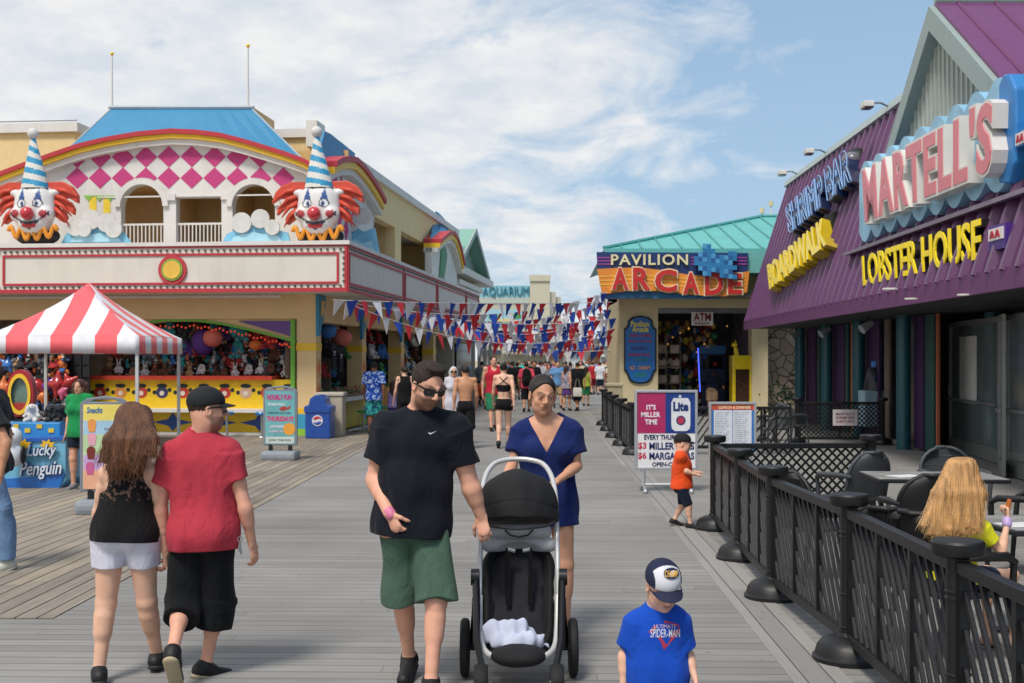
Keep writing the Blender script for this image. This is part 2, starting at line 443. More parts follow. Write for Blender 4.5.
def hand_prims(S, wr, fd, pn, side, s_, curl=.5, spread=1.0, k=.006):
    """wr wrist; fd direction of the fingers; pn direction the palm faces; side: direction of the thumb"""
    fd = unit(fd); pn = unit(pn-fd*(npv(pn)@fd)); sd = unit(np.cross(fd, pn)); sd = sd if sd@npv(side) > 0 else -sd
    c0 = wr+fd*.03*s_; c1 = wr+fd*.078*s_
    S.cap(c0, c1, .032*s_, .037*s_, n=pn, f=.42, k=.02)
    for i, (o, ln) in enumerate(((.027, .072), (.009, .080), (-.010, .075), (-.027, .060))):
        p = wr+fd*(.092-.004*abs(i-1))*s_+sd*o*s_; d = unit(fd+sd*o*3.2*spread); c = curl*(1+.16*i)
        r = (.0095-.0006*i)*s_; S.cap(wr+fd*.06*s_+sd*o*.8*s_, p, r, r, k=.008)
        for j, q in enumerate((.45, .32, .26)):
            an = c*(.45+.75*j); e_ = d*math.cos(an)+pn*math.sin(an); p2 = p+e_*ln*q*s_
            S.cap(p, p2, r*(1-.08*j), r*(.92-.08*j), k=k*.5); p = p2
    p = wr+fd*.022*s_+sd*.022*s_; d1 = unit(fd*.75+sd*.75+pn*.25); p2 = p+d1*.045*s_; d2 = unit(fd*.95+sd*.25+pn*(.3+curl*.4)); p3 = p2+d2*.034*s_; p4 = p3+unit(d2+pn*curl*.5)*.024*s_
    S.cap(p, p2, .015*s_, .011*s_, k=.012); S.cap(p2, p3, .0105*s_, .0095*s_, k=.004); S.cap(p3, p4, .0095*s_, .0075*s_, k=.004)
def head_prims(S, C, R, s_, female=False, child=False, nb=None):
    R_ = np.array(R); X = lambda *p: C+R_@(npv(p)*s_)
    def e(c, r, k=.02, op='u'): S.ell(X(*c), npv(r)*s_, R_, k=k*s_, op=op)
    def c(a_, b_, r1, r2=None, k=.01, op='u'): S.cap(X(*a_), X(*b_), r1*s_, (r1 if r2 is None else r2)*s_, k=k*s_, op=op)
    jw = 1.0 if not female else .88
    e((0, .018, .035), (.075, .094, .086)); e((0, -.025, -.028), (.060*jw, .064, .085), .03)
    e((0, -.052, -.097), (.026*jw, .026, .020), .03)
    for q in (-1, 1):
        e((q*.036*jw, -.018, -.066), (.026, .045, .034), .03)
        e((q*.037, -.063 if not female else -.055, -.028), (.022, .018, .022), .02)
        e((q*.031, -.098, .004), (.019, .014, .011), .014, 's')
        e((q*.031, -.0765, .002), (.0158, .0138, .0125), .006); e((q*.031, -.0925, .0005), (.0125, .0105, .0036), .003, 's')
        c((q*.012, -.088, .024), (q*.045, -.076, .024), .0085, .007, .012)
        e((q*.078, .008, -.006), (.008, .019, .031), .006); e((q*.083, .002, -.004), (.005, .009, .018), .006, 's')
        e((q*.011, -.097, -.029), (.0085, .010, .0075), .006)
    nz = .9 if (female or child) else 1.0
    c((0, -.086, .016), (0, -.100-.008*nz, -.023), .0085, .0115*nz, .012)
    c((-.020, -.0805, -.053), (.020, -.0805, -.053), .0062, None, .008); c((-.016, -.0805, -.0645), (.016, -.0805, -.0645), .0072, None, .008)
    c((-.024, -.094, -.0585), (.024, -.094, -.0585), .0035, None, .004, 's')
    nr = (.056 if not female else .046)*(1 if not child else .85)
    if nb is not None:
        S.cap(X(0, .022, -.06), nb, nr*s_, nr*1.08*s_, k=.03)
        S.cap(X(0, .03, -.03), X(0, .022, -.08), (.06 if not female else .05)*s_, (.05 if not female else .042)*s_, k=.03)
def face_tint(pos, C, R, s_, base, female, stubble=0, brow='#2a1c14', lips=None):
    """skin colour differences that stay put: lips, brows, beard shadow, cheeks; plus shade painted into the lip parting and nostrils"""
    q = (pos-C)@np.array(R)/s_; x, y, z = q.T; col = np.tile(npv(lin(base)), (len(pos), 1))
    def blend(c, a_): 
        nonlocal col
        a_ = np.clip(a_, 0, 1)[:, None]; col = col*(1-a_)+npv(lin(c))*a_
    near = (np.abs(x) < .1) & (np.abs(z) < .14) & (y < .05)
    ch = .5*np.exp(-(((np.abs(x)-.04)/.02)**2+((z+.03)/.02)**2))*near*(y < -.03); blend('#c9806a', ch*.35)
    if stubble: 
        st = near*np.clip((.004-y)/.022, 0, 1)*np.clip((-.020-z-.25*np.abs(y+.05))/.018, 0, 1)*(z > -.14)*(1-np.exp(-((x/.018)**2+((z+.04)/.02)**2)))
        up = near*np.exp(-((x/.03)**2+((z+.043)/.009)**2))*(y < -.06)
        blend('#3e281c', np.clip(st+up, 0, 1)*stubble)
    blend(lips or ('#9c5a50' if female else '#a8695c'), .6*np.exp(-((x/.021)**4+((z+.0585)/.0115)**4))*near*(y < -.06))
    blend('#6a342a', .7*np.exp(-((x/.021)**4+((z+.0585)/.0032)**2))*near*(y < -.06))  # lip parting: shade of the crease put into the skin colour
    ax = np.abs(x); bz = .027+.004*np.sin((ax-.012)/.036*3.1)
    blend(brow, (.95 if not female else .9)*np.exp(-(((ax-.031)/.022)**4+((z-bz)/(.0072 if not female else .0056))**2))*near*(y < -.05))
    blend('#2c1812', .8*np.exp(-(((ax-.031)/.018)**4+((z-.0075)/.0035)**2))*near*(y < -.05)*(1.0 if female else .6))
    for q_ in (-1, 1): blend('#5a2c24', .7*np.exp(-(((x-q_*.008)/.004)**2+((z+.034)/.003)**2+((y+.1)/.012)**2)))  # nostrils: shade of the openings put into the skin colour
    return col
def person(J, label, group=None, vox=.006, sex='m', skin='fair', g=1.0, cloth=(), hair=None, loc=(0, 0, 0), lod=0, name='person', hands=None, stubble=0,
           face=True, belly=0, extra=None, brow='#2a1c14', shoes=None, child=False, cat='person', armr=1.0, legr=1.0, eyes=True, root=None):
    T = thing(name, label, cat, loc, 0, group) if root is None else root
    h = J['h']; s_ = h/1.78; fem = sex == 'f'; base = SKIN.get(skin, skin)
    if child: s_ *= 1.15
    sh0, sh1 = J['sh']; N = J['neck']; P = J['pel']; sx = unit(sh1-sh0); up = unit(N-P); fr = unit(np.cross(sx, up)); W = np.linalg.norm(sh1-sh0)
    Rt = np.stack([sx, -fr, up], 1); px_ = unit(J['hip'][1]-J['hip'][0]); tl = np.linalg.norm(N-P)
    def torso(S, off, low=False):
        S.ell(N-up*.17*s_*1.0, npv((W*.46+.015*s_+off, .112*s_*g+off, .175*s_+off)), Rt, k=.05)
        for q in (sh0, sh1): S.cap(lerp(N, q, .15)-up*.045*s_, lerp(N, q, .93)-up*.008*s_, .058*s_+off*.8, .047*s_+off*.8, k=.05)
        for q in (sh0, sh1): S.cap(N-up*.005*s_, lerp(N, q, .62)+up*.0, .048*s_+off*.95, .036*s_+off*.95, k=.04)
        wq = .118 if fem else .140
        S.ell(P+up*tl*.36+fr*belly*.5*s_, npv((wq*s_*g+off+belly*.4, .098*s_*g+off+belly, .19*s_)), Rt, k=.06)
        off = off+(.014 if low else 0); hq = .168 if fem else .155
        S.ell(P+up*.0, npv((hq*s_*g+off, .112*s_*g+off, .125*s_+off)), Rt, k=.06)
        for q in (-1, 1):
            S.ell(P-fr*.05*s_+sx*q*.068*s_-up*.045*s_, .082*s_*g+off, k=.04)
            if fem and not child: S.ell(N-up*.215*s_+fr*.082*s_+sx*q*.075*s_, .056*s_+off, k=.04)
            elif not child: S.ell(N-up*.17*s_+fr*.055*s_+sx*q*.07*s_, npv((.08, .055, .055))*s_+off, Rt, k=.05)
    ar = (.84 if fem else 1.0)*s_*armr*(.92 if child else 1); lr = s_*legr*(1.0 if not fem else 1.03)*(.9 if child else 1)
    S = Sculpt(vox); torso(S, 0)
    for i in (0, 1):
        sh, el, wr = J['sh'][i], J['el'][i], J['wr'][i]; o = sx*(i*2-1)
        S.ell(sh, .052*ar, k=.03); S.cap(sh, el, .050*ar, .040*ar, k=.02); S.cap(lerp(sh, el, .35), lerp(sh, el, .6), .050*ar, .046*ar, k=.02)
        S.cap(el, wr, .040*ar, .0265*ar, k=.015); S.cap(lerp(el, wr, .12), lerp(el, wr, .4), .044*ar, .037*ar, k=.02)
        hip, kn, an, toe = J['hip'][i], J['kn'][i], J['an'][i], J['toe'][i]
        S.cap(hip, kn, .088*lr*g**.5, .056*lr, k=.03); S.ell(kn, .056*lr, k=.02)
        leg = unit(an-kn); kb = unit(np.cross(px_, leg)); kb = kb if kb@fr < 0 else -kb
        S.cap(kn, an, .050*lr, .034*lr, k=.02); S.cap(lerp(kn, an, .2)+kb*.014*lr, lerp(kn, an, .42)+kb*.012*lr, .054*lr, .048*lr, k=.03)
        heel = an-(toe-an)*.32; heel[2] = min(heel[2], an[2]-.03*s_) if lod < 2 else heel[2]
        S.cap(heel, toe, .034*s_, .028*s_, k=.02); S.cap(an, heel, .034*s_, .032*s_, k=.02)
        if lod == 0 and not (hands and hands.get(i) is False):
            hd = (hands or {}).get(i) or {}
            fa = unit(wr-el); fd = npv(hd.get('fd', fa*.9+fr*.25)); pn = npv(hd.get('pn', -o)); sd = npv(hd.get('side', fr))
            hand_prims(S, wr, fd, pn, sd, s_*(.92 if fem else 1.0)*(1.05 if child else 1), hd.get('curl', .45), hd.get('spread', 1))
        elif lod:
            fa = unit(wr-el+fr*.04); S.cap(wr, wr+fa*.075*s_, .028*ar, .030*ar, k=.02, n=sx, f=.5); S.cap(wr+fa*.08*s_, wr+unit(fa+fr*.35)*.155*s_, .028*ar, .018*ar, k=.012, n=sx, f=.5)
            S.cap(wr+fa*.02*s_, wr+unit(fa+fr*.7)*.10*s_, .013*ar, .009*ar, k=.008)
    hs = J['hs']; C = J['head']; R = J['R']
    head_prims(S, C, R, hs, fem, child, N-up*.01)
    if extra: extra(S)
    pos, f = S.run()
    tint = face_tint(pos, C, R, hs, base, fem, stubble, brow) if (face and lod < 3) else np.tile(npv(lin(base)), (len(pos), 1))
    body = mesh_from('body', pos, f, mat(base, rough=.5, attr=True, var=.10, scale=18, bump=.15 if lod == 0 else 0, bscale=220, spec=.4, sss=.12 if lod == 0 else 0), T, tint)
    R_ = np.array(R); X = lambda *p: C+R_@(npv(p)*hs)
    if lod == 0 and eyes:
        for q in (-1, 1):
            m = MB(); m.ell(X(q*.031, -.0768, .001), .0118*hs, n=16, m=12); m.mi = 1; m.ell(X(q*.031, -.0832, .0005), .0064*hs, n=12, m=8)
            m.build('eye', [mat('#b0a6a0', rough=.3, var=.05), mat('#1a100b', rough=.15, var=.05)], T, smooth=True)
    # ---- hair and hats
    if hair: build_hair(T, hair, C, R, hs, vox if lod == 0 else vox, lod)
    # ---- clothes
    for c in cloth:
        t = c['t']; off = c.get('off', .014); vx = c.get('vox', vox*1.15); S = Sculpt(vx); sd_ = c.get('seed', 3)
        am = c.get('amp', .0045 if lod == 0 else .003)
        if t in ('tee', 'tank', 'dress', 'bikini'):
            torso(S, off, c.get('hang', 1))
            if c.get('hang', 1):   # cloth hanging from the chest to the hem
                zt = N-up*.26*s_; zb = P-up*c.get('drop', .12)*s_+fr*c.get('lean', 0)
                wt = c.get('wt', (W*.46+.03*s_)); wb = c.get('wb', .20*s_*g)
                S.cap(zt+fr*(belly*.3), zb+fr*belly*.55-up*.02, wt*.93, wb, n=fr, f=c.get('fl', .66), k=.07)
            if t == 'tee' or t == 'dress' and c.get('slv'):
                for i in (0, 1):
                    sh, el = J['sh'][i], J['el'][i]; q = c.get('slv', .62); r0 = .064*ar+off*.6; r1 = c.get('sr', .073)*ar+off*.4
                    S.ell(sh-up*.006, .055*ar+off*.7, k=.04); S.cone(lerp(sh, el, .12), lerp(sh, el, q), r0*.96, r1, k=.05)
            S.noise(folds(am, sd_, up))
            Nn = N+up*.02+fr*.0
            nr = c.get('nr', .070)*s_
            S.cap(N-up*.012*s_+fr*.008, N+up*.16*s_, nr, nr*1.1, k=.006, op='s')
            if c.get('vneck'):
                dpt, wd = c['vneck']; a0 = N+up*.06*s_; 
                for q in np.linspace(0, 1, 9):
                    S.cap(a0+fr*.0, N-up*dpt*q*s_+fr*.16*s_, .001, k=.001, op='s') if 0 else None
                p0 = N-up*dpt*s_
                def fv(x, y, z, p0=p0):
                    a_ = (x-p0[0])*sx[0]+(y-p0[1])*sx[1]+(z-p0[2])*sx[2]; b_ = (x-p0[0])*up[0]+(y-p0[1])*up[1]+(z-p0[2])*up[2]
                    d_ = (x-N[0])*fr[0]+(y-N[1])*fr[1]+(z-N[2])*fr[2]
                    return np.maximum((np.abs(a_)-b_*wd/dpt)*.8, -d_-.0)
                S._a(fv, N-.4*s_, N+.3*s_, .004, 's')
            if t == 'tank':
                for i in (0, 1):
                    sh = J['sh'][i]; o = sx*(i*2-1); S.cap(sh+o*c.get('arm', .028)*s_-up*.05*s_+up*.0, sh+o*.07*s_+up*.2*s_, .075*s_, .1*s_, k=.006, op='s')
                    S.ell(sh+o*.02*s_-up*.03*s_, npv((.066, .2, .085))*s_, Rt, k=.006, op='s')
                    nb_ = c.get('back', 0)
                S.cap(N+fr*.1*s_-up*.02*s_, N+fr*.16*s_-up*.04*s_, c.get('scoop', .07)*s_, k=.006, op='s')
            S.cut(P-up*c.get('drop', .12)*s_+up*.0, -up)
            if c.get('top') is not None: S.cut(N-up*c['top']*s_, up)
        elif t in ('shorts', 'pants', 'briefs'):
            S.ell(P, npv((.160*s_*g+off, .116*s_*g+off, .13*s_+off)), Rt, k=.04)
            for q in (-1, 1): S.ell(P-fr*.05*s_+sx*q*.066*s_-up*.045*s_, .084*s_*g+off, k=.04)
            for i in (0, 1):
                hip, kn, an = J['hip'][i], J['kn'][i], J['an'][i]; q = c.get('len', .8); ra = .094*lr*g**.5+off; rb = c.get('rb', .09)*s_
                if t == 'briefs': S.cone(hip, lerp(hip, kn, .22), ra*.98, ra*.95, k=.02)
                elif t == 'shorts':
                    if q <= 1: S.cone(hip, lerp(hip, kn, q), ra, rb, k=.016)
                    else: S.cone(hip, kn, ra, lerp1(ra, rb, .8), k=.016); S.cone(kn+(hip-kn)*.02, lerp(kn, an, q-1), lerp1(ra, rb, .8), rb, k=.03)
                else:
                    S.cone(hip, kn, ra, .078*s_, k=.016); S.ell(kn, .077*s_, k=.02); S.cone(kn, lerp(kn, an, c.get('len', .97)), .077*s_, rb, k=.03)
            S.noise(folds(am, sd_, up, 22)); S.cut(P+up*c.get('waist', .09)*s_, up)
        elif t == 'skirt':
            S.cone(P+up*.08*s_, P-up*c.get('drop', .3)*s_, .14*s_*g+off, c.get('rb', .19)*s_, n=fr, f=.75, k=.02); S.noise(folds(am, sd_, up, 30))
        pos, f = S.run()
        if len(f) > 30:
            o = mesh_from(c.get('name', {'tee': 'shirt', 'bikini': 'bikini_top', 'pants': 'trousers'}.get(t, t)), pos, f, c['m'], T)
    if shoes:
        for i in (0, 1):
            an, toe = J['an'][i], J['toe'][i]; heel = an-(toe-an)*.32; heel[2] = min(heel[2], an[2]-.03*s_) if lod < 2 else heel[2]
            S = Sculpt(min(vox, .012)); d = unit(toe-heel); side = unit(np.cross(d, (0, 0, 1))); nn = unit(np.cross(side, d))
            tp = toe+d*.012
            if shoes[0] == 'sandal':
                m = MB(); 
                S.cap(heel-nn*.034*s_, tp-nn*.030*s_, .040*s_, .042*s_, n=nn, f=.22, k=.01); S.cap(lerp(heel, tp, .62)-side*.035*s_, lerp(heel, tp, .62)+side*.035*s_, .016*s_, k=.01, n=nn, f=1); S.cap(lerp(heel, tp, .66)+nn*.02*s_-side*.02*s_, lerp(heel, tp, .66)+nn*.02*s_+side*.02*s_, .014*s_, k=.01)
                pos, f = S.run(); mesh_from('sandal', pos, f, shoes[1], T); continue
            S.cap(heel, tp, .041*s_, .038*s_, k=.02); S.cap(lerp(heel, tp, .35)+nn*.012*s_, lerp(heel, an, .75), .040*s_, .044*s_, k=.03)
            S.cap(heel, lerp(heel, an, .8), .042*s_, .044*s_, k=.02)
            S.cap(lerp(heel, an, .95), an+(J['kn'][i]-an)*.3, .036*s_, k=.006, op='s')
            S.cut(heel-nn*.040*s_, -nn, k=.006)
            pos, f = S.run(); sh_ = mesh_from('shoe', pos, f, shoes[1], T)
            if len(shoes) > 2 and lod < 2:
                S = Sculpt(min(vox, .012)); S.cap(heel-nn*.036*s_, tp-nn*.033*s_, .046*s_, .044*s_, n=nn, f=.42, k=.01); pos, f = S.run(); mesh_from('sole', pos, f, shoes[2], sh_)
    return T
def lerp(a_, b_, t): return a_+(b_-a_)*t
def lerp1(a_, b_, t): return a_+(b_-a_)*t
def build_hair(T, hair, C, R, s_, vox, lod=0):
    R_ = np.array(R); X = lambda *p: C+R_@(npv(p)*s_); kind = hair['kind']; S = Sculpt(vox if lod else min(vox, .005)); m = hair['m']
    if kind in ('short', 'bun', 'long', 'cut'):
        vol = hair.get('vol', .010)*.55
        S.ell(X(0, .021, .037), npv((.0775+vol, .0965+vol, .087+vol*1.3))*s_, R_, k=.02*s_)
        # hairline: take the face away
        S.ell(X(0, -.10, -.002+hair.get('hl', 0)), npv((.069, .078, .103))*s_, R_, k=.014*s_, op='s') 
        S.cut(X(0, .05, -.072+hair.get('nape', 0)), R_@npv((0, .35, -1)), k=.01)
        S._a(lambda x, y, z: ((x-X(0, -.005, -.0)[0])*(R_@npv((0, -1, -.9)))[0]+(y-X(0, -.005, 0)[1])*(R_@npv((0, -1, -.9)))[1]+(z-X(0, -.005, 0)[2])*(R_@npv((0, -1, -.9)))[2])/1.35, [-9]*3, [9]*3, .012, 'i') if kind != 'long' else None
        if kind == 'bun': S.ell(X(*hair.get('bun', (0, .12, .03))), .036*s_, k=.015)
        if hair.get('fringe'): S.ell(X(.006, -.034, .116), npv((.056, .046, .019))*s_, R_, k=.03*s_)
    if kind == 'long':
        for p in hair['locks']: S.cap(p[0], p[1], p[2], p[3], k=.03, n=p[4] if len(p) > 4 else None, f=p[5] if len(p) > 5 else 1)
    fr_ = hair.get('freq', 150); am = hair.get('amp', .0022)
    if kind != 'none':
        ax, ay, az = R_[:, 0], R_[:, 1], R_[:, 2]
        def fn(x, y, z):
            u = (x-C[0])*ax[0]+(y-C[1])*ax[1]+(z-C[2])*ax[2]; v = (x-C[0])*ay[0]+(y-C[1])*ay[1]+(z-C[2])*ay[2]; q = (x-C[0])*az[0]+(y-C[1])*az[1]+(z-C[2])*az[2]
            return am*(np.sin(u*fr_+np.sin(q*14+v*9)*2.6+v*31)+.8*np.sin(v*fr_*.8+np.sin(q*17+u*20)*2.4+u*23)+.6*np.sin((u+v)*fr_*1.7+q*25))
        if lod < 2: S.noise(fn)
        pos, f = S.run(); 
        if len(f) > 20: mesh_from('hair', pos, f, m, T)
    if hair.get('cap'):
        c = hair['cap']; S = Sculpt(vox if lod else .0045)
        S.ell(X(0, .014, .046), npv((.089, .108, .086))*s_, R_, k=.01); S.cut(X(0, 0, .026), R_@npv((0, -.12, -1)), k=.006)
        pos, f = S.run(); q = (pos-C)@R_/s_
        tint = np.tile(npv(lin(c['col'])), (len(pos), 1))
        if c.get('front'):
            w_ = (q[:, 1] < .0) & (np.abs(q[:, 0]) < .066); tint[w_] = lin(c['front'])
        o = mesh_from('cap', pos, f, mat(c['col'], rough=.85, attr=True, var=.15, bump=.3, bscale=300), T, tint)
        # brim: a curved plate
        b = MB(); vs = []; n = 15; mrows = 5
        for side in (0, 1):
            for r in range(mrows):
                for i in range(n):
                    an = math.pi*(i/(n-1)); lx = .082*math.cos(an)*(1-.06*r/4); ly = -.030-.055*math.sin(an)**.8*1.0-(r/4)*.068*math.sin(an)**.7
                    lz = .030+.012*math.sin(an)-abs(lx)**2*2.2-(r/4)*.014*math.sin(an)-side*.004
                    vs.append(X(lx, ly, lz))
        fs = []
        for side in (0, 1):
            o_ = side*n*mrows
            for r in range(mrows-1):
                for i in range(n-1):
                    a_ = o_+r*n+i; q_ = (a_, a_+1, a_+1+n, a_+n); fs.append(q_ if side else q_[::-1])
        k_ = n*mrows
        for i in range(n-1): a_ = (mrows-1)*n+i; fs.append((a_, a_+1, a_+1+k_, a_+k_))
        b.add(vs, fs); b.build('brim', mat(c.get('brim', c['col']), rough=.8, bump=.2, bscale=300), o, smooth=50)
        S = Sculpt(vox if lod else .005); S.ell(X(0, .014, .133), .006*s_); pos, f = S.run()
        if len(f) > 8: mesh_from('button', pos, f, mat(c.get('brim', c['col']), rough=.8), o)
def sunglasses(T, C, R, s_):
    R_ = np.array(R); X = lambda *p: Vector(C+R_@(npv(p)*s_)); m = MB()
    for q in (-1, 1):
        pts = []
        for i in range(14):
            an = 2*math.pi*i/14; cx = abs(math.cos(an))**.6*math.copysign(1, math.cos(an)); cz = abs(math.sin(an))**.6*math.copysign(1, math.sin(an))
            pts.append((q*.0345+cx*.030, .004+cz*.0205-(.004 if cx*q > .3 and cz < 0 else 0)))
        def P(u, w_, d): return X(u, -.098+abs(u)**2*6.5-d, w_)
        m.slab([pts], P, 0, .004)
        m.slab([[(q*.062, .012), (q*.073, .012), (q*.073, .022), (q*.062, .024)]], P, 0, .006)
    m.slab([[(-.008, .006), (.008, .006), (.008, .014), (-.008, .014)]], P, 0, .005)
    sg_ = m.build('sunglasses', mat('#07080a', rough=.12, spec=.8, var=.02), T, smooth=35)
    m = MB()
    for q in (-1, 1): m.tube([X(q*.070, -.068, .018), X(q*.079, -.03, .016), X(q*.081, .012, .010), X(q*.079, .03, -.004)], [.006*s_, .005*s_, .004*s_, .003*s_], 8)
    m.build('temples', mat('#08080a', rough=.3, var=.02), sg_, smooth=40)
# ------------------------------------------------------------------ ground and boardwalk
def board_mat(name, cols, wdt, across, gap=.03, rough=.8, vary=.35, streak=(1, 30, 1), seglen=2.4, gapcol=(.02, .018, .016), broad=.25):
    m = bpy.data.materials.new(name); m.use_nodes = True; n = m.node_tree.nodes; l = m.node_tree.links; b = n['Principled BSDF']
    tc = n.new('ShaderNodeTexCoord'); sp = n.new('ShaderNodeSeparateXYZ'); l.new(tc.outputs['Object'], sp.inputs[0])
    U = sp.outputs[1] if across else sp.outputs[0]; W_ = sp.outputs[0] if across else sp.outputs[1]
    def mt(op, a_, b_=None, c_=None):
        q = n.new('ShaderNodeMath'); q.operation = op
        for i, v in enumerate((a_, b_, c_)):
            if v is None: continue
            if isinstance(v, (int, float)): q.inputs[i].default_value = v
            else: l.new(v, q.inputs[i])
        return q.outputs[0]
    u = mt('DIVIDE', U, wdt); fl = mt('FLOOR', u); fr_ = mt('SUBTRACT', u, fl)
    off = n.new('ShaderNodeTexWhiteNoise'); off.noise_dimensions = '1D'; l.new(fl, off.inputs['W'])
    ws = mt('ADD', mt('DIVIDE', W_, seglen), mt('MULTIPLY', off.outputs['Value'], 7.3)); wf = mt('FLOOR', ws); wfr = mt('SUBTRACT', ws, wf)
    cbn = n.new('ShaderNodeCombineXYZ'); l.new(fl, cbn.inputs[0]); l.new(wf, cbn.inputs[1])
    wn_ = n.new('ShaderNodeTexWhiteNoise'); wn_.noise_dimensions = '2D'; l.new(cbn.outputs[0], wn_.inputs['Vector'])
    cr = n.new('ShaderNodeValToRGB'); l.new(wn_.outputs['Value'], cr.inputs[0]); e = cr.color_ramp.elements
    while len(e) < len(cols): e.new(.5)
    for i, c in enumerate(cols): e[i].position = i/(len(cols)-1); e[i].color = (*lin(c), 1)
    mp = n.new('ShaderNodeMapping'); l.new(tc.outputs['Object'], mp.inputs[0]); mp.inputs['Scale'].default_value = streak
    nz = n.new('ShaderNodeTexNoise'); nz.inputs['Scale'].default_value = 1.6; nz.inputs['Detail'].default_value = 8; nz.inputs['Roughness'].default_value = .65; l.new(mp.outputs[0], nz.inputs[0])
    rg = n.new('ShaderNodeMapRange'); l.new(nz.outputs['Fac'], rg.inputs[0]); rg.inputs[1].default_value = .3; rg.inputs[2].default_value = .7; rg.inputs[3].default_value = 1-vary; rg.inputs[4].default_value = 1+vary*.5
    nb = n.new('ShaderNodeTexNoise'); nb.inputs['Scale'].default_value = .55; nb.inputs['Detail'].default_value = 6; l.new(tc.outputs['Object'], nb.inputs[0])
    rb = n.new('ShaderNodeMapRange'); l.new(nb.outputs['Fac'], rb.inputs[0]); rb.inputs[1].default_value = .3; rb.inputs[2].default_value = .7; rb.inputs[3].default_value = 1-broad; rb.inputs[4].default_value = 1+broad*.5
    mu = n.new('ShaderNodeMixRGB'); mu.blend_type = 'MULTIPLY'; mu.inputs[0].default_value = 1; l.new(cr.outputs[0], mu.inputs[1]); l.new(mt('MULTIPLY', rg.outputs[0], rb.outputs[0]), mu.inputs[2])
    # small dark spots: gum, scuffs
    vo = n.new('ShaderNodeTexVoronoi'); vo.inputs['Scale'].default_value = 3.2; l.new(tc.outputs['Object'], vo.inputs[0])
    spot = mt('MULTIPLY', mt('LESS_THAN', vo.outputs['Distance'], .05), .5)
    ms = n.new('ShaderNodeMixRGB'); l.new(spot, ms.inputs[0]); l.new(mu.outputs[0], ms.inputs[1]); ms.inputs[2].default_value = (.09, .085, .08, 1)
    g1 = mt('LESS_THAN', fr_, gap/wdt*.5); g2 = mt('GREATER_THAN', fr_, 1-gap/wdt*.5); g3 = mt('LESS_THAN', wfr, gap*.35/seglen)
    gp = mt('MAXIMUM', mt('MAXIMUM', g1, g2), g3)
    mg = n.new('ShaderNodeMixRGB'); l.new(gp, mg.inputs[0]); l.new(ms.outputs[0], mg.inputs[1]); mg.inputs[2].default_value = (*gapcol, 1)
    l.new(mg.outputs[0], b.inputs['Base Color']); b.inputs['Roughness'].default_value = rough; b.inputs['Specular IOR Level'].default_value = .3
    ht = mt('ADD', mt('MULTIPLY', gp, -1.0), mt('MULTIPLY', nz.outputs['Fac'], .25))
    bp = n.new('ShaderNodeBump'); bp.inputs['Strength'].default_value = .6; bp.inputs['Distance'].default_value = .008; l.new(ht, bp.inputs['Height']); l.new(bp.outputs[0], b.inputs['Normal'])
    return m
greyboards = board_mat('composite_boards', ['#858380', '#918f8b', '#8a8885', '#95938f'], .15, True, gap=.009, vary=.17, streak=(.6, 14, 1), seglen=4.8, gapcol=(.10, .098, .094), broad=.22)
greylong = board_mat('border_boards', ['#8a8886', '#92908d', '#979592'], .15, False, gap=.009, vary=.1, streak=(14, .6, 1), seglen=4.8, gapcol=(.085, .082, .08), broad=.10)
woodboards = board_mat('weathered_planks', ['#857b70', '#948a7e', '#a09484', '#8b837a', '#ab9d88', '#857d74'], .155, False, gap=.014, vary=.34, streak=(22, .8, 1), seglen=3.6, gapcol=(.03, .026, .022), broad=.22)
sand = mat('#b7a684', rough=.95, var=.2, scale=.5)
m = MB(); m.add([(-1500, -60, -.35), (1500, -60, -.35), (1500, 2400, -.35), (-1500, 2400, -.35)], [(0, 1, 2, 3)]); o = m.build('ground', sand); tag(o, kind='structure')
def sheet(name, pts, z, mt_, rz=0, loc=(0, 0, 0), th=.2):
    m = MB(); n = len(pts); m.add([(x, y, z) for x, y in pts]+[(x, y, z-th) for x, y in pts], [tuple(range(n))]+[(i, (i+1) % n, (i+1) % n+n, i+n) for i in range(n)])
    o = m.build(name, mt_); o.rotation_euler = (0, 0, rz); o.location = loc; return tag(o, kind='structure')
sheet('boardwalk', [(-40, -6), (40, -6), (40, 260), (-40, 260)], 0, greyboards, rz=-math.radians(1.3))
sheet('boardwalk_border', [(1.42, -6), (1.75, -6), (1.75, 120), (1.42, 120)], .004, greylong, rz=-math.radians(1.3), th=.003)
sheet('plank_walk', [(-30, 8.3), (-3.3, 8.3), (-3.3, 95), (-30, 95)], .008, woodboards, rz=-math.radians(.75), th=.006)

# ------------------------------------------------------------------ painted colours
cream = mat('#e6c691', rough=.8, var=.06, scale=1.2, dirt=.05); tan = mat('#c9a877', rough=.85, var=.08, dirt=.10)
white = mat('#dcd8d2', rough=.65, var=.05, scale=1.5, dirt=.16); offwhite = mat('#dad5c9', rough=.7, var=.05, scale=1.2, dirt=.14)
red = mat('#b8323c', rough=.55, var=.08); yellow = mat('#f0c02a', rough=.5, var=.06); pink = mat('#c23a7a', rough=.6, var=.06)
blueroof = mat('#3784ad', rough=.55, var=.07, scale=2); skyblue = mat('#7fc0dc', rough=.6, var=.12, scale=3); green = mat('#6fae3a', rough=.6)
purple = mat('#6a4a8c', rough=.6); dark = mat('#15141a', rough=.8, var=.2); darker = mat('#0b0b0e', rough=.9, var=.2); black = mat('#101113', rough=.5)
grey = mat('#8f959a', rough=.6); metal = mat('#b9bcbf', rough=.35, metal=.9, var=.05); brown = mat('#4a3020', rough=.8)
steel = mat('#8d9296', rough=.4, metal=.7, var=.08)
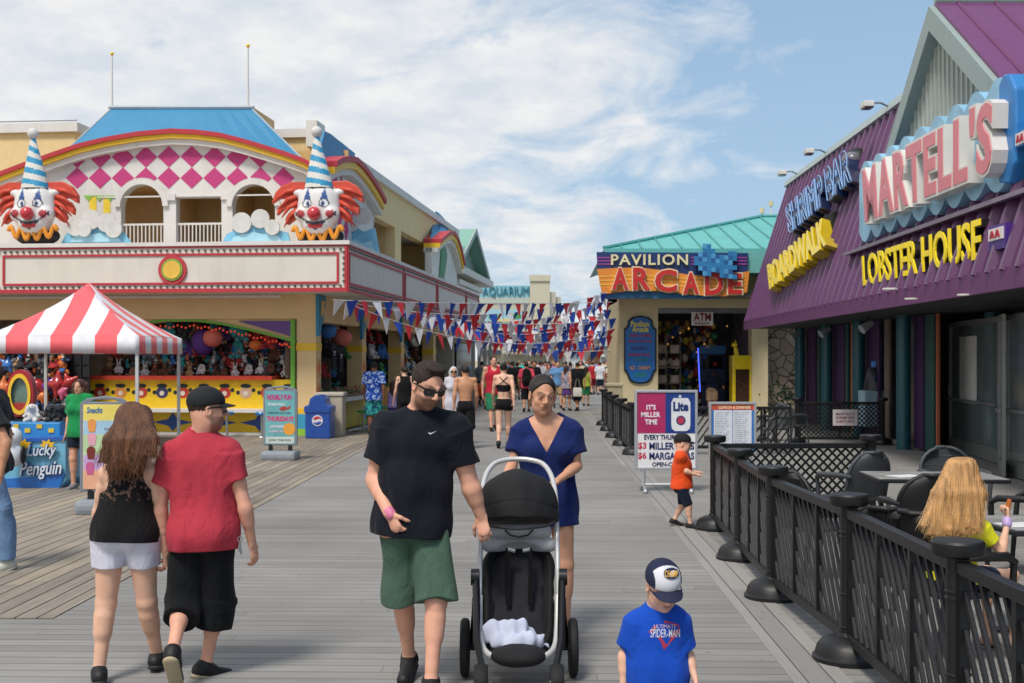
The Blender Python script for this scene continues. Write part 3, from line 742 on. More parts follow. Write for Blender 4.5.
# ------------------------------------------------------------------ the clown building at the left of the boardwalk
LA = math.radians(-6.1); LO = V(-4.64, 28.4, 0); LU = V(math.cos(LA), math.sin(LA), 0); LV = V(-math.sin(LA), math.cos(LA), 0)
def LW(x, y, z=0): return LO+LU*x+LV*y+V(0, 0, z)
def Lf(px, py, ly=0.0):
    p = ray_plane(px, py, LW(0, ly), LV)-LO; return (p.dot(LU), p.z)
def Ls(px, py, lx=0.0):
    p = ray_plane(px, py, LW(lx, 0), LU)-LO; return (p.dot(LV), p.z)
B = thing('amusement_building', 'cream two-storey amusement building with arched harlequin gallery, blue roof and red-trimmed white fascia', 'building', LO, LA)
FR = lambda ly: (lambda u, w_, d: V(u, ly-d, w_))       # front faces, d towards the viewer
SD = lambda lx: (lambda u, w_, d: V(lx+d, u, w_))       # side faces, d towards the boardwalk
# body: back part of both storeys
m = MB(); m.bx(-14, -2.2, 3.2, 22, 3.4, 7.0); m.bx(-14, -3.2, 3.6, 22, 0, 3.4); m.build('rear_wall', tan, B)
m = MB(); m.bx(-14, -.02, 3.1, 22, 7.0, 7.12); m.build('roof', offwhite, B)
m = MB(); m.bx(-13.9, .0, .1, 22, 3.42, 3.5); m.build('balcony_floor', offwhite, B)
# lower beam over the openings, front and side
bz = Lf(200, 319)[1]
m = MB(); m.bx(-14, 0, -.02, .4, bz, 3.4); m.bx(-.42, 0, .4, 21.8, 2.72, 3.4); m.build('beam', cream, B)
m = MB(); m.tube([(-13, -.3, 3.3), (Lf(285, 298)[0], -.3, 3.3)], .04, 8); m.build('light_tube', white, B, smooth=40)
# columns
def column(x0, x1, y0, y1, mt_=cream, deco=True):
    m = MB(); m.bx(x0, x1, y0, y1, 0, 2.9); c = m.build('column', mt_, B)
    zz = [(0.0, .17, mat('#8cc63a', rough=.6)), (.17, .52, mat('#3aa0c4', rough=.6)), (.52, .66, yellow), (2.02, 2.2, yellow)]
    for a_, b_, mm in zz: q = MB(); q.bx(x0-.012, x1+.012, y0-.012, y1+.012, a_, b_); q.build('painted_band', mm, c)
    if deco:
        q = MB()
        for zc in (1.05, 1.6):
            for yy in (-.09, .09):
                q.slab([[(( y0+y1)/2+yy-.08, zc), ((y0+y1)/2+yy, zc-.26), ((y0+y1)/2+yy+.08, zc), ((y0+y1)/2+yy, zc+.26)]], SD(x1), .0, .006)
        q.build('painted_diamonds', mat('#e07a3c', rough=.6), c)
    return c
column(-.46, 0, 0, .46)
for px in (364, 402.5, 434.5): y_ = Ls(px, 360)[0]; column(-.42, 0, y_-.25, y_+.25)
xc = Lf(75, 360)[0]; column(xc-.2, xc+.2, 0, .4, deco=False)
q = MB(); q.slab([[(xc-.16, 1.95), (xc+.1, 1.65), (xc-.16, 1.35)]], FR(0), 0, .006); q.build('painted_arrow', mat('#e58a3c'), B)
# scroll brackets under the fascia at the corner columns
for px in (328, 362, 401):
    y_ = Ls(px, 360)[0] if px != 328 else .25
    q = MB(); q.slab([[(y_-.3, 3.34), (y_+.38, 3.34), (y_+.34, 3.1), (y_+.16, 3.0), (y_+.2, 2.78), (y_-.02, 2.62), (y_-.12, 2.38), (y_-.3, 2.36)]], SD(.0), .01, .08)
    bk = q.build('scroll_bracket', mat('#2f86a8', rough=.6), B)
    q = MB(); q.slab([[(y_-.05, 3.2), (y_+.2, 3.22), (y_+.1, 3.05), (y_+.02, 2.8), (y_-.12, 2.9), (y_-.06, 3.05)]], SD(.0), .082, .095); q.build('scroll_paint', yellow, bk)
# arched trim of the front stall
pts = [Lf(a_, b_) for a_, b_ in ((80, 346), (98, 335), (130, 326), (165, 321.5), (195, 321.5), (222, 325), (250, 331), (278, 338), (296, 343))]
top = [Lf(296, 318.5), Lf(80, 319.5)]
m = MB(); m.slab([pts+top], FR(0), -.3, -.05); m.build('arched_trim', cream, B)
m = MB()
g = [Vector((p[0], -.02, p[1])) for p in pts]
for i in range(len(g)-1): m.slab([[(g[i].x, g[i].z), (g[i+1].x, g[i+1].z), (g[i+1].x, g[i+1].z+.06), (g[i].x, g[i].z+.06)]], FR(0), -.04, .02)
m.build('green_edge', green, B)
m = MB(); m.slab([[Lf(238, 321), Lf(294, 321), Lf(294, 337)]], FR(0), -.03, .03); m.build('purple_spandrel', purple, B)
for px in (81.5, 293.2):
    x_ = Lf(px, 360)[0]; m = MB(); m.bx(x_-.05, x_+.05, -.06, .05, 0, bz-.02); m.build('green_post', green, B)
# inside of the stalls
m = MB(); m.bx(-13.9, -.5, 3.2, 3.3, 0, 3.4); m.bx(-13.9, -.5, .4, 3.2, 3.3, 3.4); m.bx(-.9, -.8, .5, 3.2, 0, 3.3); m.build('stall_lining', mat('#7a685a', rough=.9, var=.4, scale=4), B)
m = MB(); m.bx(-2.6, -2.5, 3.5, 21.8, 0, 3.3); m.bx(-2.5, -.45, .6, 21.8, 3.2, 3.28)
for px in (364, 402.5, 434.5): y_ = Ls(px, 360)[0]; m.bx(-2.5, -.45, y_-.05, y_+.05, 0, 3.2)
m.build('side_stall_lining', mat('#5a4e46', rough=.9, var=.4, scale=4), B)
# a string of red bulbs along the arch
m = MB()
for i in range(60):
    t_ = i/59*(len(pts)-1); k = min(int(t_), len(pts)-2); p0, p1 = pts[k], pts[k+1]; f_ = t_-k
    m.ell((p0[0]+(p1[0]-p0[0])*f_, .06, p0[1]+(p1[1]-p0[1])*f_-.12-.03*math.sin(i*1.7)), .028, n=6, m=4)
m.build('bulb_string', mat('#d8442c', rough=.3, emit=.35), B)
# counter
x0, x1 = Lf(84, 400)[0], Lf(292, 400)[0]
m = MB(); m.bx(x0, x1, .12, .9, 0, 1.33); cnt = m.build('counter', mat('#f2c81c', rough=.5, var=.08), B)
m = MB(); m.bx(x0, Lf(272, 380)[0], -.02, .95, 1.33, 1.42); m.build('counter_top', mat('#d8452c', rough=.5), cnt)
m = MB(); m.bx(x0+.4, Lf(276, 400)[0], -.35, .12, .56, .64); m.build('shelf', white, cnt)
m = MB(); m.bx(x0, x1, -.02, .12, 0, .07); m.build('kickboard', white, cnt)
for i in range(5):      # painted blue four-pointed stars below the shelf
    cx_ = x0+1.1+i*1.08; q = MB()
    q.slab([[(cx_-.5, .3), (cx_-.12, .38), (cx_, .54), (cx_+.12, .38), (cx_+.5, .3), (cx_+.12, .22), (cx_, .09), (cx_-.12, .22)]], FR(.12), 0, .01); q.build('painted_star', mat('#2b4f9a', rough=.5), cnt)
# prize pictures on the yellow counter: plain round figures and balloons
pc = ['#c23a2c', '#e09040', '#c23a2c', '#3a3a6a', '#c23a2c', '#d8d8d0', '#c23a2c', '#d8b090', '#c23a2c', '#3a4a7a']
for i, c in enumerate(pc):
    cx_ = x0+.35+i*.52; q = MB(); q.slab([circ(cx_, 1.02, .15, 16, .14)], FR(.12), 0, .008); a_ = q.build('painted_prize', mat(c, rough=.5), cnt)
    q = MB(); q.slab([circ(cx_, 1.18, .13, 14, .05)], FR(.12), .009, .014); q.slab([circ(cx_-.19, 1.02, .05, 10)], FR(.12), 0, .008); q.slab([circ(cx_+.19, 1.08, .05, 10)], FR(.12), 0, .008); q.build('painted_detail', mat('#20302c'), a_)
    q = MB(); q.slab([circ(cx_, 1.0, .06, 12)], FR(.12), .012, .018); q.build('painted_face', mat('#e8d8c8'), a_)
# fascia with red frames and bulbs
fz0 = 3.36; fz1 = 4.40; fy = -1.29; fx = 1.08; FE = 20.8
m = MB(); m.bx(-14, fx, fy, .3, fz0, fz1); m.bx(-.2, fx, .3, FE, fz0, fz1); fas = m.build('fascia', offwhite, B)
m = MB(); m.bx(-14, fx+.06, fy-.06, .1, fz1, fz1+.09); m.bx(.2, fx+.06, .1, FE, fz1, fz1+.09); m.build('fascia_cap', white, fas)
def ring(u0, u1, w0, w1, t): return [rect(u0, u1, w0, w1), rect(u0+t, u1-t, w0+t, w1-t)[::-1]]
xe = Lf(339, 270, fy)[0]; xs = Lf(3, 270, fy)[0]
m = MB(); m.slab(ring(xs, xe, fz0+.16, fz1-.17, .05), FR(fy), 0, .03)
m.slab([rect(-14, fx, fz0-.02, fz0+.07)], FR(fy), 0, .035); m.slab([rect(-14, fx, fz1-.04, fz1-.0)], FR(fy), 0, .03); m.slab([rect(fx-.06, fx, fz0+.07, fz1-.04)], FR(fy), 0, .03)
m.slab([rect(-14, xs-.15, fz0+.16, fz1-.17)], FR(fy), 0, .03)
m.build('red_frame', red, fas)
m = MB(); m.slab([rect(fy, FE, fz0-.02, fz0+.05)], SD(fx), 0, .035); m.slab([rect(fy, FE, fz1-.04, fz1)], SD(fx), 0, .03)
ys = [fy]+[Ls(px, 300, fx)[0] for px in (404, 437, 466)]+[FE]
for i in range(4): m.slab(ring(ys[i]+.12, ys[i+1]-.18, fz0+.14, fz1-.15, .05), SD(fx), 0, .03); m.slab([rect(ys[i+1]-.1, ys[i+1]-.04, fz0+.05, fz1-.04)], SD(fx), 0, .03)
m.slab([rect(fy, fy+.05, fz0+.05, fz1-.04)], SD(fx), 0, .03)
m.build('red_frame', red, fas)
m = MB()
x_ = -12.0
while x_ < fx-.05:
    for z_ in (fz0+.115, fz1-.105): m.bx(x_, x_+.045, fy-.05, fy, z_-.022, z_+.022)
    x_ += .15
z_ = fz0+.2
while z_ < fz1-.12:
    m.bx(xe+.09, xe+.13, fy-.05, fy, z_, z_+.045); z_ += .13
for yb in ys[1:4]:
    z_ = fz0+.1
    while z_ < fz1-.1: m.bx(fx, fx+.04, yb-.02, yb+.04, z_, z_+.045); z_ += .12
y_ = fy+.1
while y_ < FE: 
    for z_ in (fz0+.09, fz1-.09): m.bx(fx, fx+.03, y_, y_+.05, z_-.02, z_+.02)
    y_ += .2
bo = m.build('bulb_sockets', mat('#5c5650', rough=.6), fas); tag(bo, kind='stuff')
ec, ez = Lf(173, 270, fy)
m = MB(); m.slab([circ(ec, ez, .335)], FR(fy), 0, .05); em = m.build('round_emblem', mat('#bc3a42'), fas)
m = MB(); m.slab([circ(ec, ez, .25)], FR(fy), .05, .075); m.build('emblem_ring', mat('#7fae48'), em)
m = MB(); m.slab([circ(ec, ez, .205)], FR(fy), .075, .09); m.build('emblem_center', mat('#e6bc4c'), em)
# upper gallery wall with arches
UY = .7
U = lambda px, py: Lf(px, py, UY)
bandtop = [(-60, 196), (0, 176), (30, 164.5), (62.6, 153), (85, 145.5), (110, 139.5), (142, 134), (175, 131), (200, 132), (224, 135), (246, 140.5), (268, 147), (288, 153.2), (305, 159.3), (318, 166)]
bt = [U(*p) for p in bandtop]
def arch(pl, pr, ytop, ybot, n=14):
    (xl, zb), (xr, _) = U(pl, ybot), U(pr, ybot); zt = U((pl+pr)/2, ytop)[1]; r = (xr-xl)/2; ry = min(r, zt-zb-.1); cz = zt-ry
    return [(xl, zb), (xr, zb)]+[((xl+xr)/2+r*math.cos(math.pi*i/n), cz+ry*math.sin(math.pi*i/n)) for i in range(n+1)]
def rct(pl, pr, yt, yb): (xl, zb), (xr, zt) = U(pl, yb), U(pr, yt); return [(xl, zb), (xr, zb), (xr, zt), (xl, zt)]
zb_ = 3.5
wall_o = [(bt[0][0], zb_)]+[(p[0], p[1]-.3) for p in bt]+[(bt[-1][0], zb_)]
holes = [arch(121, 163.5, 184.5, 247), rct(176, 221.5, 197, 247), arch(232.5, 275, 184.5, 247)]
m = MB(); m.slab([wall_o]+[h_[::-1] for h_ in holes], FR(UY), -.25, 0); gal = m.build('gallery_wall', white, B)
def band(o0, o1, d0, d1, name, mt_, off=0):
    m = MB()
    for i in range(len(bt)-1):
        a_, b_ = bt[i], bt[i+1]; m.slab([[(a_[0], a_[1]-o1), (b_[0], b_[1]-o1), (b_[0], b_[1]-o0), (a_[0], a_[1]-o0)]], FR(UY), d0, d1)
    return m.build(name, mt_, gal)
band(0, .11, -.3, .34, 'red_band', red); band(.11, .22, -.25, .28, 'yellow_band', yellow); band(.22, .36, -.2, .2, 'white_band', white)
# pink harlequin diamonds
dx = 22.9; m = MB(); 
def clipd(cx_, cy_, h_=10.8):
    """a diamond in pixels, cut by the curved band above and by the arch hood below"""
    xs_ = np.linspace(cx_-11, cx_+11, 19); up_, lo_ = [], []
    for x_ in xs_:
        hh = 10.6*(1-abs(x_-cx_)/11.2)
        bl_ = np.interp(x_, [p[0] for p in bandtop], [p[1] for p in bandtop])+14.5
        t_ = max(cy_-hh, bl_); b_ = cy_+hh
        for ac in (142.2, 253.8):
            if abs(x_-ac) < 26.5: b_ = min(b_, 204-math.sqrt(max(0, 26.5**2-(x_-ac)**2)))
        if b_ > t_+.25: up_.append((x_, t_)); lo_.append((x_, b_))
    if len(up_) < 3: return
    for i in range(len(up_)-1):
        m.slab([[U(*lo_[i]), U(*lo_[i+1]), U(*up_[i+1]), U(*up_[i])]], FR(UY), 0, .012)
cxs = 191.8
for i in range(-5, 5):
    clipd(cxs+dx*i, 156.5+abs(i)*.2); clipd(cxs+dx*i, 178)
for i in range(-6, 6): pass
m.build('harlequin_diamonds', pink, gal)
for pl, pr in ((121, 163.5), (232.5, 275)):   # raised hoods over the arches
    (xl, zb0), (xr, _) = U(pl, 205), U(pr, 205); c_ = (xl+xr)/2; r_ = (xr-xl)/2; zt = U((pl+pr)/2, 184.5)[1]; cz = zt-r_
    o_ = [(c_+(r_+.14)*math.cos(math.pi*i/18), cz+(r_+.14)*math.sin(math.pi*i/18)) for i in range(19)]; i_ = [(c_+r_*math.cos(math.pi*i/18), cz+r_*math.sin(math.pi*i/18)) for i in range(19)][::-1]
    m = MB(); 
    for k in range(18): m.slab([[o_[k], o_[k+1], i_[17-k], i_[18-k]]], FR(UY), .0, .07)
    m.build('arch_hood', white, gal)
m = MB(); z1 = U(150, 196)[1]; m.slab([rect(U(98, 200)[0], U(300, 200)[0], z1-.035, z1+.0)], FR(UY), 0, .03); 
for (a_, b_) in ((163.5, 176), (221.5, 232.5)): m.slab([rect(U(a_, 200)[0], U(b_, 200)[0], z1-.12, z1+.04)], FR(UY), 0, .06)
m.build('cornice_line', white, gal)
m = MB(); xa, xb = U(60, 200)[0], U(330, 200)[0]; m.bx(xa, xb, 2.5, 2.6, 3.5, 7.2); m.bx(xa, xb, UY+.3, 2.5, 6.15, 6.25); m.bx(U(169, 200)[0]-.1, U(169, 200)[0]+.1, UY+.3, 2.5, 3.5, 6.2); m.bx(U(227, 200)[0]-.1, U(227, 200)[0]+.1, UY+.3, 2.5, 3.5, 6.2); m.build('gallery_back_wall', mat('#d6b078', rough=.85, var=.06), B)
m = MB(); a_ = Lf(129, 200, 2.5)[0]; b_ = Lf(164, 200, 2.5)[0]; m.bx(a_, b_, 2.42, 2.5, 3.5, 5.75); m.build('shutter', mat('#a89a88', rough=.7), B)
for (pl, pr) in ((121, 163.5), (176, 221.5), (232.5, 275)):
    xl, xr = U(pl, 230)[0], U(pr, 230)[0]; zt = U(150, 223)[1]; m = MB(); m.bx(xl, xr, UY+.08, UY+.12, zt-.05, zt); m.bx(xl, xr, UY+.08, UY+.12, 4.5, 4.54)
    n_ = 11 if pr-pl < 44 else 12
    for i in range(n_+1): x_ = xl+(xr-xl)*i/n_; m.bx(x_-.014, x_+.014, UY+.085, UY+.115, 3.6, zt-.02)
    m.build('railing', white, B)
# green and yellow pennant painting beside the first arch
m = MB(); 
for i in range(3): p = 84+i*10.5; m.slab([[U(p, 195.5), U(p+10, 195.5), U(p+5, 201.5)]], FR(UY), 0, .02)
m.build('green_pennants', mat('#8cbc4a'), gal)
m = MB(); 
for i in range(2): p = 89.5+i*14; m.slab([[U(p, 213), U(p+7, 213), U(p+7, 197), U(p, 197)]], FR(UY), .0, .012)
m.build('yellow_stripes', mat('#eccb3a'), gal)
# blue mansard roof of the gallery
def strip(nm, lo, hi, mt_, par, th=.06, seam=0):
    m = MB(); n = len(lo); vs = [Vector(p) for p in lo]+[Vector(p) for p in hi]; m.add(vs, [(i, i+1, n+i+1, n+i) for i in range(n-1)])
    o = m.build(nm, mt_, par); s_ = o.modifiers.new('thickness', 'SOLIDIFY'); s_.thickness = th; return o
lo, hi = [], []
for i in range(13):
    px = 62.6+(303-62.6)*i/12; py = np.interp(px, [p[0] for p in bandtop], [p[1] for p in bandtop]); x_, z_ = Lf(px, py+1, UY+.25); lo.append((x_, UY+.25, z_))
    px2 = 111+(252-111)*i/12; x_, z_ = Lf(px2, 109, UY+1.6); hi.append((x_, UY+1.6, z_))
rf = strip('mansard_roof', lo, hi, blueroof, B)
m = MB(); m.tube([(hi[0][0]-.05, UY+1.6, hi[0][2]+.04), (hi[-1][0]+.05, UY+1.6, hi[-1][2]+.04)], .055, 6); m.tube([hi[0], lo[0]], .025, 6); m.tube([hi[-1], lo[-1]], .025, 6); m.build('ridge_cap', mat('#a8b4ba', rough=.6), rf)
m = MB(); m.bx(hi[0][0], hi[-1][0], UY+1.65, UY+3.5, 3.6, hi[0][2]-.02); m.build('roof_block', tan, B)
# yellow blocks behind, with parapets
xl = Lf(-60, 200, 3.0)[0]; xr = Lf(75, 200, 3.0)[0]; zt = Lf(30, 133, 3.0)[1]
m = MB(); m.bx(xl, xr, 3.0, 8, 3.5, zt); m.build('side_block', mat('#e6ca94', rough=.8, var=.05, dirt=.05), B)
m = MB(); m.bx(xl-.1, xr+.12, 2.88, 8.1, zt, zt+.24); m.build('parapet', white, B)
m = MB(); m.tube([(xl, 2.9, zt+.3), (xr+.1, 2.9, zt+.3)], .02, 6); m.build('parapet_pipe', steel, B)
xl = Lf(272, 160, 3.0)[0]; xr = Lf(309, 160, 3.0)[0]; zt = Lf(290, 138, 3.0)[1]
xq = Lf(314, 160, 3.0)[0]; m = MB(); m.bx(xl, xq, 3.0, 5.5, 3.5, zt); m.build('side_block', mat('#e6ca94', rough=.8, var=.05, dirt=.05), B)
m = MB(); m.bx(xl-.1, xq+.05, 2.9, 5.6, zt, zt+.22); m.bx(Lf(307, 130, 2.7)[0], Lf(318, 130, 2.7)[0], 2.6, 3.4, zt-.3, Lf(310, 121, 2.7)[1]); m.build('parapet', white, B)
# upper side wall with two recessed balconies
S_ = lambda px, py, lx=0: Ls(px, py, lx)
y1a, y1b, y2a, y2b = S_(366, 300)[0], S_(395, 300)[0], S_(401, 300)[0], S_(431, 300)[0]; yE = S_(434, 300)[0]
outer = rect(UY, 21.8, 3.5, 7.0); hs = [rect(y1a, y1b, 3.7, 5.95)[::-1], rect(y2a, y2b, 3.7, 5.95)[::-1]]
m = MB(); m.slab([outer]+hs, SD(0), -.3, 0); sw = m.build('side_wall', mat('#e8cd96', rough=.8, var=.05, dirt=.08), B)
m = MB(); m.bx(-.35, .12, UY+3, 21.8, 7.0, 7.22); m.build('side_parapet', white, B)
m = MB(); m.bx(-2.1, -2.0, 3, 21.8, 3.5, 6.9); m.bx(-2.0, -.3, y1b, y2a, 3.5, 6.9); m.bx(-2.0, -.3, y2b, y2b+.1, 3.5, 6.9); m.build('recess_wall', mat('#e2c088', rough=.85), B)
m = MB(); m.bx(-2.0, -.3, 3, 21.8, 6.0, 6.08); m.build('recess_ceiling', mat('#b0a496', rough=.85), B)
for yy in (y1a+2.4, y1a+3.6): 
    m = MB(); m.bx(-2.0, -1.96, yy-.25, yy+.25, 4.5, 5.4); wd = m.build('window', mat('#54606a', rough=.2), B)
    m = MB(); m.bx(-1.97, -1.93, yy-.28, yy+.28, 5.38, 5.44); m.bx(-1.96, -1.92, yy-.02, yy+.02, 4.5, 5.4); m.bx(-1.96, -1.92, yy-.29, yy-.24, 4.5, 5.4); m.bx(-1.96, -1.92, yy+.24, yy+.29, 4.5, 5.4); m.build('window_frame', white, wd)
# curved hoods on the side: red, yellow and white bands over pink and white
def side_hood(bp, lx, fillbot, nm):
    b3 = [Ls(p[0], p[1], lx) for p in bp]; g = MB()
    g.slab([[(b3[0][0], fillbot)]+[(p[0], p[1]-.3) for p in b3]+[(b3[-1][0]-.25, fillbot+.9), (b3[-1][0]-1.0, fillbot+.5), (b3[-1][0]-1.2, fillbot)]], SD(lx), -.25, 0) if nm == 'a' else g.slab([[(b3[0][0], fillbot)]+[(p[0], p[1]-.3) for p in b3]+[(b3[-1][0], fillbot)]], SD(lx), -.25, 0)
    g_ = g.build('curved_gable', white, B)
    for o0, o1, d1, nm2, mt_ in ((0, .14, .34, 'red_band', red), (.14, .3, .28, 'yellow_band', yellow), (.3, .46, .2, 'white_band', white)):
        g = MB()
        for i in range(len(b3)-1): a_, b_ = b3[i], b3[i+1]; g.slab([[(a_[0], a_[1]-o1), (b_[0], b_[1]-o1), (b_[0], b_[1]-o0), (a_[0], a_[1]-o0)]], SD(lx), -.3, d1)
        g.build(nm2, mt_, g_)
    return g_, b3
g1, b3 = side_hood([(323, 161), (329, 157.5), (337, 156), (345, 157.5), (353, 165), (361, 175.5), (369, 188), (375, 199)], .25, 4.4, 'a')
g = MB()
for yy, zz, h_ in ((b3[0][0]+.5, 6.1, .42), (b3[0][0]+1.1, 6.1, .42), (b3[0][0]+1.7, 6.0, .4), (b3[0][0]+2.3, 5.8, .36), (b3[0][0]+2.9, 5.35, .3), (b3[0][0]+1.5, 5.3, .3), (b3[0][0]+2.2, 5.1, .3)):
    g.slab([[(yy-.26, zz), (yy, zz-h_), (yy+.26, zz), (yy, zz+h_)]], SD(.25), 0, .012)
g.build('harlequin_diamonds', pink, g1)
lo = [(.1, b3[i][0], b3[i][1]) for i in range(0, 6)]; hiy = [Ls(p, q, .0) for p, q in ((325, 131), (331, 134), (337, 139), (343, 143.5), (349, 148.5), (355, 153))]
strip('side_mansard', lo, [(.0, a_, b_) for a_, b_ in hiy], blueroof, B)
g2, b4 = side_hood([(432, 239), (437, 235), (441, 231.5), (446, 231), (450, 236), (454, 248), (457, 262)], .35, 4.4, 'b')
lo = [(.3, p[0], p[1]) for p in b4[:5]]; hiy = [Ls(p, q, -.3) for p, q in ((436, 211), (439, 213), (442, 216), (445, 219.5), (447, 223))]
strip('side_mansard', lo, [(-.3, a_, b_) for a_, b_ in hiy], blueroof, B)
c4 = Ls(444, 266, .4); g = MB(); g.slab([[(c4[0]-.9, c4[1]-.5), (c4[0]-.3, c4[1]-.9), (c4[0]+.3, c4[1]-.2), (c4[0]+.8, c4[1]+.5), (c4[0]+.1, c4[1]+.9), (c4[0]-.5, c4[1]+.6)]], SD(.35), 0, .05); g.build('painted_fish', mat('#4a8a5c'), g2)
g = MB(); g.slab([[(c4[0]-1.2, c4[1]+.9), (c4[0]+1, c4[1]+1.3), (c4[0]+1, c4[1]+.95), (c4[0]-1.2, c4[1]+.6)]], SD(.35), 0, .04); g.build('pink_wave', mat('#c88ab0'), g2)
# flag poles
for px, pt, lb in ((112, 55, 'thin white flagpole rising from the left end of the blue gallery roof'), (248, 47, 'thin white flagpole rising from the right end of the blue gallery roof')):
    x_, z0 = Lf(px, 109, UY+1.7); z1 = Lf(px, pt, UY+1.7)[1]; p = LW(x_, UY+1.7, z0-.3)
    T = thing('flagpole', lb, 'flagpole', p, 0, 'flagpoles on the blue roof'); m = MB(); m.tube([(0, 0, 0), (0, 0, z1-z0+.3)], [.035, .022], 8); m.build('pole', white, T, smooth=40)
    m = MB(); m.ell((0, 0, z1-z0+.33), .05, n=10, m=8); m.build('finial', yellow, T, smooth=True)
# green gabled house beyond
G = thing('gabled_house', 'house with pale green metal gable roof and white eaves beyond the clown building', 'house', LO, LA)
ya, za = Ls(467, 229, 0); yr, zr = Ls(482, 281, 0); yl = 2*ya-yr
gr_m = mat('#7fae9c', rough=.5, var=.06)
m = MB(); m.slab([[(yl, zr), (yr, zr), (ya, za-.12)]], SD(-.1), -.2, 0); m.build('gable', mat('#6f8f86', rough=.6), G)
for a_, b_ in ((yl, zr), (yr, zr)):
    m = MB(); d = .18; m.add([(0.35, a_, b_), (0.35, ya, za), (-9, ya, za), (-9, a_, b_), (0.35, a_, b_-d), (0.35, ya, za-d), (-9, ya, za-d), (-9, a_, b_-d)], [(0, 1, 2, 3), (7, 6, 5, 4), (0, 4, 5, 1), (3, 2, 6, 7), (0, 3, 7, 4), (1, 5, 6, 2)]); r_ = m.build('roof', gr_m, G)
    m = MB(); m.add([(.37, a_, b_-.2), (.37, ya, za-.2), (.37, ya, za+.03), (.37, a_, b_+.03), (.44, a_, b_-.2), (.44, ya, za-.2), (.44, ya, za+.03), (.44, a_, b_+.03)], [(0, 1, 2, 3), (4, 5, 6, 7), (0, 1, 5, 4), (1, 2, 6, 5), (2, 3, 7, 6), (3, 0, 4, 7)]); m.build('bargeboard', mat('#a9b8b2', rough=.6), r_)
m = MB(); m.bx(-9, -.15, 21.9, 27.6, 0, zr-.2); m.build('wall', mat('#d6cdb4', rough=.8, dirt=.1), G)
m = MB(); m.bx(-.15, .55, yl+.3, yr+.1, zr-.32, zr-.04); m.bx(-.15, .4, yl+.3, yr-2.6, zr-.75, zr-.55); m.bx(-.15, .3, 22, 27.6, zr-1.6, zr-1.3); m.build('cornice', mat('#d8d6ca', rough=.6), G)
m = MB()
for i in range(3): m.bx(-.15, -.08, 22.5+i*1.8, 23.5+i*1.8, 4.2, 5.0)
m.build('window', mat('#5c6a72', rough=.2), G)
m = MB(); m.bx(-.15, .8, 21.9, 28, 2.7, 3.0); m.build('canopy_edge', mat('#e2ddd0'), G)
m = MB()
for i in range(4): m = MB(); m.bx(.6, .75, 22.0+i*1.9, 22.15+i*1.9, 0, 2.7); m.build('porch_post', mat('#b9b6ac'), G)
m = MB(); m.bx(-.14, -.05, 22.2, 27.5, .1, 2.5); m.build('shop_glass', mat('#20282c', rough=.15), G)
# blue awning that hangs over the walk
AW = thing('awning', 'bright blue slanted shop awning below the far gabled house', 'awning', LW(.7, 30.5, 0), LA)
m = MB(); m.add([(0, -2.4, 3.1), (0, 2.4, 3.1), (1.5, 2.4, 2.4), (1.5, -2.4, 2.4), (0, -2.4, 3.04), (0, 2.4, 3.04), (1.5, 2.4, 2.34), (1.5, -2.4, 2.34)], [(0, 1, 2, 3), (4, 5, 6, 7), (0, 4, 7, 3), (1, 2, 6, 5)]); m.bx(1.48, 1.5, -2.4, 2.4, 2.1, 2.36)
m.build('canvas', mat('#1f58ac', rough=.7), AW); m = MB(); m.tube([(0, -2.3, 2.2), (1.45, -2.3, 2.3)], .02, 6); m.tube([(0, 2.3, 2.2), (1.45, 2.3, 2.3)], .02, 6); m.build('strut', steel, AW)
